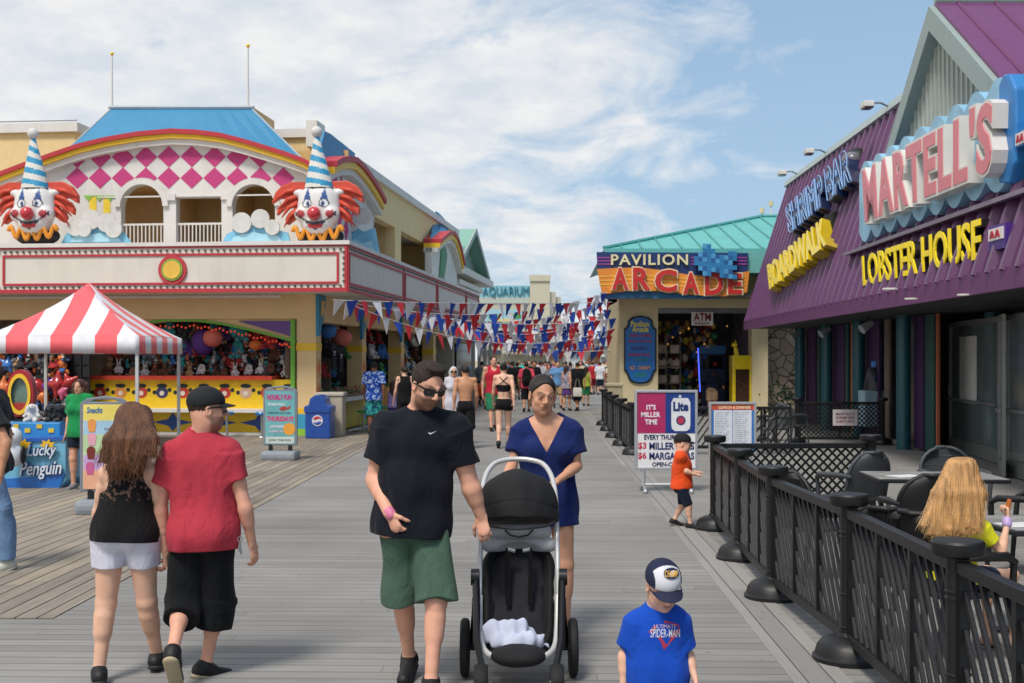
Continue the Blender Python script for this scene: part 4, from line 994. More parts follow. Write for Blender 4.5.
# ------------------------------------------------------------------ clown figures and wave cut-outs on the balcony edge
def clown(loc, label):
    T = thing('clown_figure', label, 'clown figure', loc, LA, 'clown figures on the balcony edge')
    S = Sculpt(.022); FS = 1.22; S.ell((0, 0, 0), (.44, .26, .50), k=.05); S.ell((0, .02, .22), (.40, .2, .24), k=.08); S.ell((0, -.03, -.30), (.34, .24, .24), k=.08)
    for q in (-1, 1): S.ell((q*.29, -.12, -.13), (.17, .15, .15), k=.06); S.ell((q*.43, .02, .30), (.10, .1, .08), k=.06)
    S.ell((0, -.2, -.33), (.2, .1, .07), k=.05)
    pos, f = S.run(); x, y, z = pos.T; ax = np.abs(x); col = np.tile(npv(lin('#dcd9d6')), (len(pos), 1)); fr_ = y < -.02
    def pt(mask, c): col[mask & fr_] = lin(c)
    pt((z > .14) & (z < .14+.24*(1-np.abs(ax-.17)/.08)) & (np.abs(ax-.17) < .085), '#2c4f8e')
    e_ = ((ax-.17)/.105)**2+((z-.07)/.085)**2; pt(e_ < 1, '#1c2430'); pt(e_ < .62, '#e6e6ea'); pt(((ax-.15)/.035)**2+((z-.06)/.05)**2 < 1, '#2c3c6a')
    pt((np.abs(z-(.40-2.4*(ax-.19)**2)) < .022) & (np.abs(ax-.19) < .13), '#23242c')
    pt(((ax-.30)/.085)**2+((z+.13)/.085)**2 < 1, '#a8323c')
    sm = -.34+1.15*ax**2
    pt((np.abs(z-sm-.04) < .016) & (ax < .40), '#23242c'); pt((z < sm+.03) & (z > sm-.10+.5*ax) & (ax < .2), '#23242c'); pt((z < sm-.0) & (z > -.41+1.0*ax**2) & (ax < .15), '#c03038'); pt((np.abs(ax-.40) < .018) & (np.abs(z+.13) < .045), '#23242c')
    FS = 1.15; pos = pos*np.array([FS, 1.15, 1.2])+np.array([0, 0, -.02])
    mesh_from('face', pos, f, mat('#dcd9d6', rough=.35, attr=True, var=.04, dirt=.06, coat=.3), T, col)
    m = MB(); m.ell((0, -.38, -.18), .155, n=24, m=16); m.build('nose', mat('#c8323c', rough=.25, var=.04, coat=.5), T, smooth=True)
    K = 1/197; P = lambda u, w_, d: V(u, .08-d, w_)
    L_ = [(560, 362), (500, 360), (450, 378), (420, 410), (403, 458), (440, 436), (500, 434), (455, 455), (432, 480), (428, 512), (462, 484), (520, 474), (482, 505), (468, 530), (478, 556), (500, 540), (530, 520), (600, 520)]
    R__ = [(690, 362), (760, 360), (805, 385), (832, 425), (832, 462), (792, 438), (742, 434), (795, 455), (815, 485), (812, 516), (778, 486), (730, 474), (768, 500), (780, 525), (768, 552), (745, 540), (715, 515), (650, 520)]
    hm = mat('#cf4a33', rough=.5, var=.1, dirt=.08); hd = mat('#a8342a', rough=.5)
    for l, x0 in ((L_, 630), (R__, 630)):
        pg = [((a_-x0)*K, (480-b_)*K) for a_, b_ in l]
        m = MB(); m.slab([pg], P, -.10, .06); h_ = m.build('hair_tuft', hm, T, bevel=.02)
        sg = -1 if l is L_ else 1; m = MB()
        for i in range(4):
            p0 = V(sg*.5, -.0, .42-.15*i); p1 = V(sg*(1.02-.06*i), .02, .22-.22*i); m.tube([p0, (p0+p1)/2+V(0, -.05, .06), p1], [.06, .05, .012], 6)
        m.build('hair_strand', hm, h_, smooth=True)
    # hat: striped cone, leaning
    hatc = [mat('#dcd8d0', rough=.5), mat('#2f93bd', rough=.5)]; m = MB(); n = 20; segs = 72; vs = []
    for i in range(segs+1):
        t_ = i/segs; c = V(.0-.06*t_, .02, .44+1.24*t_)
        for j in range(n): an = 2*math.pi*j/n; r_ = .34*(1-t_)+.045*t_; vs.append(c+V(r_*math.cos(an), r_*math.sin(an)*.8, 0))
    o_ = len(m.v); m.v += [tuple(v) for v in vs]
    for i in range(segs):
        for j in range(n):
            m.f.append([i*n+j, i*n+(j+1) % n, (i+1)*n+(j+1) % n, (i+1)*n+j]); ph = (i/segs*9.4+.45*math.cos(2*math.pi*j/n)) ; m.m.append(int(ph+.6) % 2)
    ht = m.build('hat', hatc, T, smooth=60)
    m = MB(); m.ell((-.06, .02, 1.74), .13, n=16, m=12); m.build('pompom', mat('#d8d4d0', rough=.9), ht, smooth=True)
    m = MB(); m.ell((0, .12, -.66), (.56, .2, .24), n=20, m=12); cl = m.build('collar', mat('#221c1c', rough=.6), T, smooth=True)
    m = MB(); pts = []
    for i in range(61): t_ = i/60; pts.append((-.60+1.2*t_, -.10-.06*math.sin(t_*math.pi), -.66+.12*math.sin(t_*math.pi*9)+.10*(abs(t_-.5)*2)))
    m.tube(pts, .05, 8); m.build('ruffle', mat('#e6952a', rough=.5), cl, smooth=True)
    m = MB(); m.bx(-.3, .3, .0, .3, -.82, -.5); m.build('plinth', dark, T)
    return T
def cw(px, py, ly): x_, z_ = Lf(px, py, ly); return LW(x_, ly, z_)
c0 = clown(cw(35, 207.5, -.9), 'laughing painted clown head with striped party hat standing over the striped tent')
c1 = copy_thing(c0, cw(319, 207.5, -.85), LA-.04, 'laughing painted clown head with striped party hat at the corner above the blue bin')
def waves(loc, label, blobs, base):
    T = thing('wave_cutout', label, 'wave cutout', loc, LA, 'cloud and wave boards on the balcony')
    m = MB(); m.slab([base], lambda u, w_, d: V(u, -d, w_), 0, .06); w_ = m.build('wave', mat('#79b9d6', rough=.6, var=.25, scale=4), T)
    m = MB(); m.slab([[(p[0]*.75, p[1]*.55+.02) for p in base]], lambda u, w_, d: V(u, -d, w_), .062, .075); m.build('inner_wave', mat('#a6d4e4', rough=.6), w_)  # smaller, paler blue wave painted inside the first
    for i, (x_, z_, r_) in enumerate(blobs): m = MB(); m.slab([circ(x_, z_, r_, 26)], lambda u, w_, d: V(u, -d, w_), .08+.012*i, .14+.012*i); m.build('cloud_disc', mat('#d4d2cc', rough=.6, dirt=.1), T, bevel=.015)
K = 1/(4.555*43)
waves(cw(98, 243, -.7), 'painted blue wave with white cloud discs beside the clown over the tent', [((x_-447)*K, (650-y_)*K, r_*K) for x_, y_, r_ in ((350, 580, 40), (425, 545, 46), (500, 560, 44), (535, 590, 40), (395, 590, 34))], [((x_-447)*K, (655-y_)*K) for x_, y_ in ((275, 655), (300, 610), (350, 600), (420, 590), (460, 580), (520, 600), (570, 605), (610, 655))])
waves(cw(256, 243, -.7), 'painted blue wave with white cloud discs left of the corner clown', [((x_-350)*K, (650-y_)*K, r_*K) for x_, y_, r_ in ((290, 560, 47), (378, 543, 43), (435, 583, 35))], [((x_-350)*K, (655-y_)*K) for x_, y_ in ((195, 655), (215, 615), (260, 595), (340, 575), (400, 590), (460, 600), (500, 610), (515, 655))])
waves(LW(.55, 2.6, 4.4), 'small painted wave with white drips at the side of the corner clown', [(-.3, .9, .2), (.0, 1.1, .22)], [(-.6, 0), (-.6, .7), (-.3, .9), (0, .7), (.3, .8), (.45, 0)])
# ------------------------------------------------------------------ arcade pavilion
AP = thing('arcade_pavilion', 'cream arcade pavilion with turquoise seamed metal roof and open front', 'building', at(684, 420, 38)*1)
AP.location.z = 0
A_ = lambda px, py, Y=38.0: at(px, py, Y)
wallc = mat('#d8c8a0', rough=.8, var=.05, dirt=.1); teal = mat('#63b3ae', rough=.45, var=.08, scale=2)
xs_ = [A_(p, 360).x for p in (620, 658, 752, 768)]
def bw(nm, mt_, par, *boxes):
    m = MB()
    for b_ in boxes: m.bx(*b_)
    return m.build(nm, mt_, par, world=True)
bw('pillar', wallc, AP, (xs_[0], xs_[1], 38, 38.6, 0, 3.75)); bw('pillar', wallc, AP, (xs_[2], xs_[3], 38, 38.6, 0, 3.75))
bw('beam', wallc, AP, (xs_[0]-.02, xs_[3]+.4, 37.9, 38.7, A_(0, 308).z, A_(0, 292).z))
bw('side_wall', wallc, AP, (xs_[0], xs_[0]+.3, 38.6, 43, 0, 4.5)); bw('upper_wall', wallc, AP, (xs_[0], 12, 38.2, 43, A_(0, 300).z, 4.9))
bw('soffit', mat('#8a8278', rough=.8), AP, (xs_[0]-.6, 12, 36.9, 38.2, A_(0, 299).z, A_(0, 297).z))
bw('interior', mat('#6a6670', rough=.8, var=.5, scale=3), AP, (xs_[1]-.2, xs_[2]+.2, 42.6, 42.8, 0, 3.8), (xs_[1]-.2, xs_[2]+.2, 38.6, 42.8, 3.76, 3.82), (xs_[2]+.1, xs_[2]+.2, 38.6, 42.6, 0, 3.8))
bw('interior_floor', mat('#4a4640'), AP, (xs_[0], xs_[3], 38.2, 42.6, .0, .03))
bw('roller_shutter_box', mat('#7c7f82', rough=.4, metal=.5), AP, (xs_[1], xs_[2], 38.1, 38.5, A_(0, 313).z, A_(0, 308.2).z))
ev = A_(604, 249, 36.9); er = V(14, 36.9, ev.z); pk = A_(762, 217, 43.5); pr_ = V(14, 43.5, pk.z)
m = MB(); m.add([ev, er, pr_, pk, ev-V(0, 0, .12), er-V(0, 0, .12), pr_-V(0, 0, .12), pk-V(0, 0, .12)], [(0, 1, 2, 3), (4, 7, 6, 5), (0, 4, 5, 1), (0, 3, 7, 4), (1, 5, 6, 2)])
bl_ = V(ev.x+.4, 50, ev.z); m.add([ev, bl_, pk], [(0, 1, 2)]); rf = m.build('roof', teal, AP, world=True)
m = MB(); n_ = 15; f0 = (pk.x-ev.x)
for i in range(n_):
    x_ = ev.x+.55+i*.62; t_ = min(1, (x_-ev.x)/f0); p0 = V(x_, 36.9, ev.z+.03); p1 = V(x_, 36.9+(43.5-36.9)*t_, ev.z+(pk.z-ev.z)*t_+.03); m.tube([p0, p1], .028, 4)
m.tube([ev+V(0, 0, .04), pk+V(0, 0, .04)], .06, 6); m.tube([pk+V(0, 0, .04), pr_+V(0, 0, .04)], .06, 6); m.build('seam', mat('#4f9c98', rough=.45), rf, world=True)
bw('eave_fascia', mat('#6fb3b0', rough=.5), AP, (A_(742, 0, 36.9).x, 12, 36.7, 38.2, A_(0, 273, 36.8).z, A_(0, 251, 36.8).z)); bw('eave_gutter', teal, AP, (ev.x, 12, 36.72, 36.95, ev.z-.2, ev.z-.0))
for px, h_ in ((762, 208), (771, 201)):
    p = A_(px, 217, 43.5); m = MB(); m.tube([p-V(0, 0, .2), at(px, h_+3, 43.5)], .025, 6); q = m.build('vent_pipe', white, AP, world=True); m = MB(); m.tube([at(px, h_+5, 43.5), at(px, h_, 43.5)], .08, 8); m.build('vent_cap', wallc, q, world=True)
# inside the arcade
bw('shelving', mat('#6a6258', rough=.6), AP, (A_(661, 0).x, A_(687, 0).x, 39.6, 40.2, 1.55, 1.62), (A_(661, 0).x, A_(687, 0).x, 39.6, 40.2, 1.0, 1.05), (A_(661, 0).x, A_(687, 0).x, 39.6, 40.2, .45, .5), (A_(661, 0).x-.03, A_(661, 0).x, 39.6, 40.2, 0, 2.6), (A_(674, 0).x-.03, A_(674, 0).x, 39.6, 40.2, 0, 2.6), (A_(687, 0).x, A_(687, 0).x+.03, 39.6, 40.2, 0, 2.6))
m = MB()
for i in range(2):
    for j in range(4): x_ = A_(664+i*13, 0).x; m.rbx(x_, x_+.3, 39.62, 39.9, .52+j*.5-.48*(j > 3), .8+j*.5, .02)
for i in range(12): m.ell((A_(662, 0).x+.07*i, 39.7, 1.75+.05*math.sin(i*2)), .07, n=8, m=6)
m.build('shelf_goods', mat('#b8a690', rough=.7, var=.5, scale=3), AP, world=True)
m = MB()
for i in range(14): m.ell((xs_[1]+.3+random.random()*2.4, 40.5+random.random(), 2.0+random.random()*1.1), .02+.02*random.random(), n=6, m=4)
m.build('lamp_cluster', mat('#e0a050', emit=.5, rough=.4), AP, world=True)
m = MB(); rq = random.Random(8); gm = [mat(c_, rough=.7, var=.3) for c_ in ('#c8a060', '#a83030', '#3060a8', '#c0b8b0', '#503828', '#d8c040', '#3a8a6a')]
for i in range(330): x_ = rq.uniform(xs_[1]+.1, xs_[2]-.7); m.mi = rq.randrange(7); r_ = rq.uniform(.05, .13); m.ell((x_, rq.uniform(40.7, 41.3), rq.uniform(.3, 3.1)), (r_, r_, r_*rq.uniform(.7, 1.5)), n=7, m=5)
o = m.build('arcade_merchandise', gm, None, smooth=True, fix=False); tag(o, 'small mixed prizes and goods stacked across the back of the arcade', 'goods', None, 'stuff')
NB = thing('neon_tube', 'thin blue glowing neon tube standing inside the arcade front', 'neon light', A_(699, 420, 39)); NB.location.z = 0
m = MB(); m.tube([A_(698, 348, 39), A_(700, 392, 39)], .02, 8); m.build('tube', mat('#4a62ff', emit=1.2), NB, world=True)
CB = thing('arcade_cabinet', 'dark blue arcade game cabinet with pale blue marquee inside the pavilion', 'arcade cabinet', V(A_(714, 0, 40.5).x, 40.5, 0))
m = MB(); m.rbx(-.42, .42, 0, .8, 0, 1.5, .03); m.rbx(-.42, .42, .3, .8, 1.5, 2.2, .03); m.build('body', mat('#182c50', rough=.4), CB)
m = MB(); m.rbx(-.44, .44, .2, .5, 2.0, 2.3, .03); m.build('marquee', mat('#3c74ac', rough=.3), CB); m = MB(); m.bx(-.34, .34, .27, .29, 1.5, 1.95); m.build('screen', mat('#101820', rough=.1), CB); m = MB(); m.rbx(-.42, .42, -.2, .3, .95, 1.05, .02); m.build('control_panel', dark, CB)
YR = thing('kiddie_ride', 'yellow giraffe-shaped prize machine with clear belly beside the arcade pillar', 'prize machine', V(A_(741, 0, 38.4).x, 37.2, 0)); YR.location.y = 38.3
Yy = mat('#e4c61c', rough=.35, coat=.3)
m = MB(); m.rbx(-.33, .33, -.2, .4, 0, .12, .02); m.rbx(-.33, -.22, -.2, .4, .12, 1.6, .03); m.rbx(.22, .33, -.2, .4, .12, 1.6, .03); m.rbx(-.33, .33, -.2, .4, 1.5, 1.95, .05); m.build('case', Yy, YR)
m = MB(); m.rbx(-.22, .22, -.1, .35, .12, 1.5, .02); m.build('belly', mat('#503a30', rough=.15, var=.5, scale=12), YR)
m = MB(); m.tube([(-.15, 0, 1.9), (-.2, -.02, 2.2)], [.09, .06], 10); m.ell((-.24, -.06, 2.28), (.10, .13, .08)); m.tube([(-.2, 0, 2.32), (-.19, 0, 2.43)], .02, 6); m.build('head', Yy, YR, smooth=40)
# signs of the pavilion
SG = thing('arcade_sign', 'blue and orange wave-shaped PAVILION ARCADE sign over the arcade entrance', 'sign', at(672, 275, 36.4)); SG.location.z = 3.5
def PX(Y): return lambda u, w_, d: V((u-512)/FOC*(Y-d), Y-d, CAMH+(HOR-w_)/FOC*(Y-d))
P0 = PX(36.5)
m = MB(); m.slab([[(596.5, 252), (748, 253), (747, 274), (720, 277), (690, 276), (660, 270), (630, 269), (597.5, 271.5)]], P0, -.25, 0); bb = m.build('blue_board', mat('#20366c', rough=.4, var=.05), SG, world=True)
m = MB()
for y_ in (257, 260.2, 263.4): m.slab([[(597.5, y_), (611, y_), (611, y_+1.3), (597.5, y_+1.3)]], P0, 0, .02); m.slab([[(691, y_), (747, y_), (747, y_+1.3), (691, y_+1.3)]], P0, 0, .02)
m.build('purple_stripe', mat('#a0489c', rough=.4), bb, world=True)
m = MB(); m.slab([[(597, 269), (615, 268), (640, 267.5), (665, 270.5), (690, 275), (720, 276.5), (749.5, 271), (747, 292), (735, 296), (715, 296.5), (690, 294.5), (665, 291.5), (640, 290), (620, 292), (602, 294.5)]], P0, -.2, .08); ob = m.build('orange_board', mat('#df8a34', rough=.45, var=.1, scale=3), SG, world=True)
m = MB()
for y_ in (276, 280, 284): m.slab([[(599, y_), (640, y_-1.5), (690, y_+2), (745, y_), (745, y_+1.2), (690, y_+3.2), (640, y_-.3), (599, y_+1.2)]], P0, .08, .09)
m.build('gold_stripe', mat('#e9b84c', rough=.45), ob, world=True)
m = MB(); m.slab([[(603, 293), (640, 290.5), (690, 295), (720, 297), (720, 299), (690, 299), (640, 298), (603, 298.5)]], P0, -.2, -.02); m.build('lower_board', mat('#2a6c9c'), ob, world=True)
m = MB(); put_text(m, 'PAVILION', P0, 611, 688, 265, 254.2, .0, .10, bold=.02, space=1.15); m.build('pavilion_letters', mat('#e6dcae', rough=.4), bb, world=True, fix=False)
m1 = MB(); m2 = MB(); m3 = MB()
for ch, u0, u1, w0, w1 in (('A', 612, 628.5, 289.5, 268), ('R', 633, 650.5, 290, 267.5), ('C', 655, 677, 292, 269.5), ('A', 683, 699, 294, 272.5), ('D', 705, 723, 295, 272), ('E', 728, 742, 294, 273.5)):
    put_text(m1, ch, P0, u0-1.3, u1+1.3, w0+1.2, w1-1.2, .09, .2, bold=.07); put_text(m2, ch, P0, u0, u1, w0, w1, .2, .24, bold=.035); 
m1.build('letter_outline', mat('#e4d6b0', rough=.4), ob, world=True, fix=False); m2.build('arcade_letters', mat('#c4302c', rough=.35), ob, world=True, fix=False)
# abstract blocks of blue squares (a plain stand-in for the pixel artwork)
m = MB(); cells = {}
pat = ["..XX......", "..XXX...XX", ".XXXXXXXXX", "XXXXXXXXX.", "XXXXXXXXXX", ".XXXXXXXX.", "..XX..XXXX"]
for r_, row in enumerate(pat):
    for c_, ch in enumerate(row):
        if ch == 'X': m.mi = (r_*3+c_*5+(r_*c_) % 3) % 3; m.slab([rect(694+c_*4.3, 694+c_*4.3+4.25, 242.5+r_*4.6+c_*.5, 247+r_*4.6+c_*.5)], P0, .1, .4)
m.build('pixel_block', [mat('#2f7cb4', rough=.4), mat('#4f9ccc', rough=.4), mat('#2a5f9c', rough=.4)], SG, world=True)
AT = thing('atm_sign', 'white ATM sign with dark red letters hanging in the arcade opening', 'sign', at(702, 325, 37.9)); P1 = PX(37.9)
m = MB(); m.slab([rect(691.5, 713, 312, 325.5)], P1, -.03, 0); sg = m.build('panel', mat('#d8d4cc'), AT, world=True)
m = MB(); put_text(m, 'ATM', P1, 693.5, 711, 321, 313, 0, .015, bold=.03); put_text(m, 'INSIDE', P1, 695, 709.5, 324.6, 322.3, 0, .015, bold=.02); m.build('lettering', mat('#7c1c2c'), sg, world=True, fix=False)
PS = thing('pavilion_menu_board', 'tall blue notched board with yellow Pavilion Arcade lettering on the cream pillar', 'sign', at(640, 383, 37.9)); P1 = PX(37.96)
def plaque(x0, x1, y0, y1, n):
    return [(x0+n, y1-n*.6), (x0+n*1.1, y0+n*.6+0)][:0]+[(x0, y0+13), (x0+2, y0+12), (x0+3.5, y0+9), (x0+4, y0+5), (x0+8, y0+1.5), ((x0+x1)/2, y0), (x1-8, y0+1.5), (x1-4, y0+5), (x1-3.5, y0+9), (x1-2, y0+12), (x1, y0+13), (x1, y1-13), (x1-2, y1-12), (x1-3.5, y1-8), (x1-5, y1-4), (x1-9, y1-1), ((x0+x1)/2, y1), (x0+9, y1-1), (x0+5, y1-4), (x0+3.5, y1-8), (x0+2, y1-12), (x0, y1-13)]
m = MB(); m.slab([plaque(624, 656.5, 315.5, 384, 4)], P1, -.04, .02); bd = m.build('black_border', black, PS, world=True)
m = MB(); m.slab([plaque(625.5, 655, 317, 382.5, 4)], P1, .02, .04); fc = m.build('blue_face', mat('#1e6ab4', rough=.4), bd, world=True)
for txt, u0, u1, w0, w1, c in (('Pavilion', 631, 649, 327, 321, '#f0dc30'), ('Arcade', 632, 648.5, 332, 326.5, '#f0dc30'), ('VIDEO GAMES', 629, 651, 337, 334, '#b03040'), ('PRIZE CENTER', 629, 652, 342.5, 340, '#b03040'), ('SKEE-BALL', 631, 648, 350, 346.5, '#402a80'), ('REDEMPTION', 629, 650, 356, 353.5, '#c03030'), ('SNACKS', 634, 648, 361, 358.5, '#1c8a5a'), ('ICE   CREAM', 630, 650, 369.5, 366, '#d8902c'), ('OPEN', 634, 646, 377, 373, '#1c8a5a')):
    m = MB(); put_text(m, txt, P1, u0, u1, w0, w1, .04, .05, bold=.02); m.build('lettering', mat(c), fc, world=True, fix=False)
# stone-faced wall between the pavilion and the restaurant
SW = thing('stone_wall', 'tan fieldstone wall between the arcade pillar and the purple restaurant', 'wall', V(9.2, 38.8, 0))
st = bpy.data.materials.new('fieldstone'); st.use_nodes = True; n = st.node_tree.nodes; l = st.node_tree.links; tcn = n.new('ShaderNodeTexCoord'); vo = n.new('ShaderNodeTexVoronoi'); vo.inputs['Scale'].default_value = 3.0; l.new(tcn.outputs['Object'], vo.inputs[0])
v2 = n.new('ShaderNodeTexVoronoi'); v2.feature = 'DISTANCE_TO_EDGE'; v2.inputs['Scale'].default_value = 3.0; l.new(tcn.outputs['Object'], v2.inputs[0]); r_ = n.new('ShaderNodeValToRGB'); l.new(v2.outputs['Distance'], r_.inputs[0]); r_.color_ramp.elements[0].color = (.12, .1, .08, 1); r_.color_ramp.elements[0].position = .02; r_.color_ramp.elements[1].position = .06; r_.color_ramp.elements[1].color = (1, 1, 1, 1)
mx = n.new('ShaderNodeMixRGB'); mx.blend_type = 'MIX'; l.new(vo.outputs['Color'], mx.inputs[0]); mx.inputs[1].default_value = (.28, .2, .13, 1); mx.inputs[2].default_value = (.42, .34, .25, 1); mm = n.new('ShaderNodeMixRGB'); mm.blend_type = 'MULTIPLY'; mm.inputs[0].default_value = 1; l.new(mx.outputs[0], mm.inputs[1]); l.new(r_.outputs[0], mm.inputs[2]); l.new(mm.outputs[0], n['Principled BSDF'].inputs['Base Color'])
m = MB(); m.bx(-1.2, 2.6, 0, .3, 0, 4.6); m.build('masonry', st, SW)
# ------------------------------------------------------------------ the purple restaurant
SK = .0305
def MM(c, Y, Z): return V(c+SK*Y, Y, Z)
def mp(px, py, c): a_ = (px-512)/FOC; Y = c/(a_-SK); return Y, CAMH+(HOR-py)/FOC*Y
R = thing('seafood_restaurant', 'purple ribbed-metal restaurant building with grey gable and dark glazed front', 'building', V(9, 20, 0))
pur = mat('#592b5b', rough=.38, var=.12, scale=1.2, spec=.6, dirt=.10); purd = mat('#4a2449', rough=.45, var=.1); trim = mat('#93a39f', rough=.5, var=.06, dirt=.1); siding = mat('#a3ada6', rough=.6, var=.06)
Y0r, Y1r = 3.0, 34.7; ce, ze, cr_, zr_ = 5.68, 2.9, 6.92, 6.77
nrm = V(-(zr_-ze), 0, cr_-ce).normalized()
def RP(Y, t_, d=0): p = MM(ce+(cr_-ce)*t_, Y, ze+(zr_-ze)*t_); return p+nrm*d
m = MB(); prof = []; y_ = Y0r; YG = 21.6
while y_ < Y1r-.5: prof += [(y_, 0), (y_+.30, 0), (y_+.36, .085), (y_+.44, .085)]; y_ += .5
prof.append((Y1r, 0)); n_ = len(prof)
m.add([RP(y, 0, d) for y, d in prof]+[RP(y, (1 if y > YG else .68), d) for y, d in prof], [(i, i+1, n_+i+1, n_+i) for i in range(n_-1)]); rf = m.build('roof', pur, R, world=True)
m = MB(); m.add([RP(YG, 1, .02), RP(Y1r, 1, .02), MM(12, Y1r, zr_+.1), MM(12, YG, zr_+.1)], [(0, 1, 2, 3)]); m.build('roof_deck', grey, R, world=True)
m = MB()
for a_, b_ in ((YG+.6, Y1r+.05),):
    p = [RP(a_, 1, .12), RP(b_, 1, .12), RP(b_, 1.045, .12), RP(a_, 1.045, .12), RP(a_, 1, -.2), RP(b_, 1, -.2), RP(b_, 1.045, -.2), RP(a_, 1.045, -.2)]; m.add(p, [(0, 1, 2, 3), (4, 5, 6, 7), (0, 1, 5, 4), (1, 2, 6, 5), (2, 3, 7, 6), (3, 0, 4, 7)])
m.build('ridge_flashing', mat('#a9b6b6', rough=.5), rf, world=True)
m = MB(); p = [MM(ce-.04, Y0r, 2.67), MM(ce-.04, Y1r, 2.67), MM(ce-.04, Y1r, 2.95), MM(ce-.04, Y0r, 2.95), MM(ce+.05, Y0r, 2.67), MM(ce+.05, Y1r, 2.67), MM(ce+.05, Y1r, 2.95), MM(ce+.05, Y0r, 2.95)]
m.add(p, [(0, 1, 2, 3), (4, 5, 6, 7), (0, 1, 5, 4), (1, 2, 6, 5), (2, 3, 7, 6), (3, 0, 4, 7)]); m.build('eave_band', mat('#683668', rough=.42, spec=.6), R, world=True)
m = MB(); m.add([MM(ce+.05, Y0r, 2.7), MM(ce+.05, Y1r, 2.7), MM(9.5, Y1r, 2.7), MM(9.5, Y0r, 2.7)], [(0, 1, 2, 3)]); m.add([RP(Y1r, 0), RP(Y1r, 1), MM(9.5, Y1r, zr_), MM(9.5, Y1r, 2.7)], [(0, 1, 2, 3)]); m.build('soffit', mat('#2a2c32', rough=.7), R, world=True)
# gable with vertical siding, standing out of the roof
cg = 6.5; ya_, za_ = mp(942, 6, cg); yl_, zl_ = mp(899, 145, cg); yn_, zn_ = mp(1012, 84, cg)
yl_ += .3; zl_ -= .25; yn_ -= 3.0; zn_ -= 2.0
MP = lambda c: (lambda u, w_, d: MM(c-d, u, w_))
m = MB(); m.slab([[(yl_, zl_-1.2), (yl_, zl_), (ya_, za_-.1), (yn_, zn_), (yn_, zn_-1.2)]], MP(cg), -.3, 0); gb = m.build('gable', siding, R, world=True)
m = MB(); y_ = yn_+.1
while y_ < yl_:
    zt = np.interp(y_, [yn_, ya_, yl_], [zn_, za_-.1, zl_])-.1; m.slab([rect(y_, y_+.05, 3.9, zt)], MP(cg), 0, .03); y_ += .22
m.build('siding', mat('#b2bab2', rough=.6), gb, world=True)
for (a_, b_) in ((yl_, zl_), (yn_, zn_)):
    d_ = V(a_-ya_, b_-za_, 0).normalized(); nn = V(-d_.y, d_.x, 0); nn = nn if nn.y < 0 else -nn; w2 = .30
    m = MB(); m.slab([[(ya_, za_), (a_, b_), (a_+nn.x*w2, b_+nn.y*w2), (ya_+0, za_-w2*1.35)]], MP(cg), -.1, .22); m.build('rake_trim', trim, gb, world=True)
    m = MB(); p = [MM(cg-.12, ya_, za_+.06), MM(cg-.12, a_, b_+.06), MM(14, a_, b_+.06), MM(14, ya_, za_+.06)]; q = [x_-V(0, 0, .08) for x_ in p]; m.add(p+q, [(0, 1, 2, 3), (7, 6, 5, 4), (0, 4, 5, 1), (3, 2, 6, 7)])
    gr_ = m.build('gable_roof', mat('#6d3465', rough=.4, var=.1, spec=.6), gb, world=True)
    m = MB()
    for i in range(14): c_ = cg+.25+i*.62; m.tube([MM(c_, ya_, za_+.07), MM(c_, a_, b_+.07)], .03, 4)
    m.build('roof_seam', mat('#6a3060', rough=.4), gr_, world=True)
m = MB(); m.tube([MM(cg-.12, ya_, za_+.08), MM(14, ya_, za_+.08)], .06, 6); m.build('gable_ridge', trim, gb, world=True)
# ledge over the lower sign
m = MB(); p = [MM(c_, y_, z_) for c_, z_ in ((5.78, 3.84), (5.78, 3.90), (6.3, 3.98), (6.3, 3.92)) for y_ in (13.5, 23.6)]
m.add(p, [(0, 1, 3, 2), (2, 3, 5, 4), (4, 5, 7, 6), (6, 7, 1, 0), (0, 2, 4, 6), (1, 7, 5, 3)]); m.build('sign_ledge', mat('#857a8a', rough=.5), R, world=True)
# floodlights along the ridge
for px, py in ((795, 180), (824, 156), (887, 108)):
    c_ = 6.95; Y, Z = mp(px+6, py+2, c_); T = thing('floodlight', {795: 'small white floodlight on the far end of the purple roof ridge', 824: 'small white floodlight on the ridge above the SHRIMP BAR sign', 887: 'small white floodlight on the ridge just before the grey gable'}[px], 'floodlight', MM(c_, Y, zr_+.1), 0, 'floodlights on the purple roof')
    m = MB(); m.tube([(0, 0, 0), (-.25, 0, .12), (-.45, 0, .12)], .02, 6); m.build('arm', steel, T); m = MB(); m.rbx(-.62, -.42, -.16, .16, .02, .14, .02, Matrix.Rotation(.0, 4, 'Y')); hd_ = m.build('lamp_head', white, T); m = MB(); m.bx(-.61, -.43, -.14, .14, -.0, .018); m.build('lamp_glass', mat('#3a3c40', rough=.2), hd_)
# the MARTELL'S sign
S1 = thing('restaurant_name_sign', "large pink and white MARTELL'S letters on a scalloped blue wave board", 'sign', MM(6.2, 19, 4)); 
Yl, Yr = 22.75, 15.35; m = MB(); k = 9; pg = []
for i in range(k*8+1):
    t_ = i/(k*8); pg.append((Yl+(Yr-Yl)*t_, 4.20-.20*abs(math.sin(math.pi*k*t_))))
for i in range(k*8+1):
    t_ = 1-i/(k*8); pg.append((Yl+(Yr-Yl)*t_, 5.30+.20*abs(math.sin(math.pi*k*t_))))
m.slab([pg], MP(5.92), -.15, .03); m.build('wave_board', mat('#8fc0dc', rough=.45, var=.25, scale=2), S1, world=True)
m = MB(); m.slab([[(a_, b_-.1 if b_ < 5 else b_-.12) for a_, b_ in pg]], MP(6.06), -.5, .0); m.build('board_shade_back', mat('#1f5f9c', rough=.45), S1, world=True)  # board's back; deep blue and set lower to paint shade under the scallops
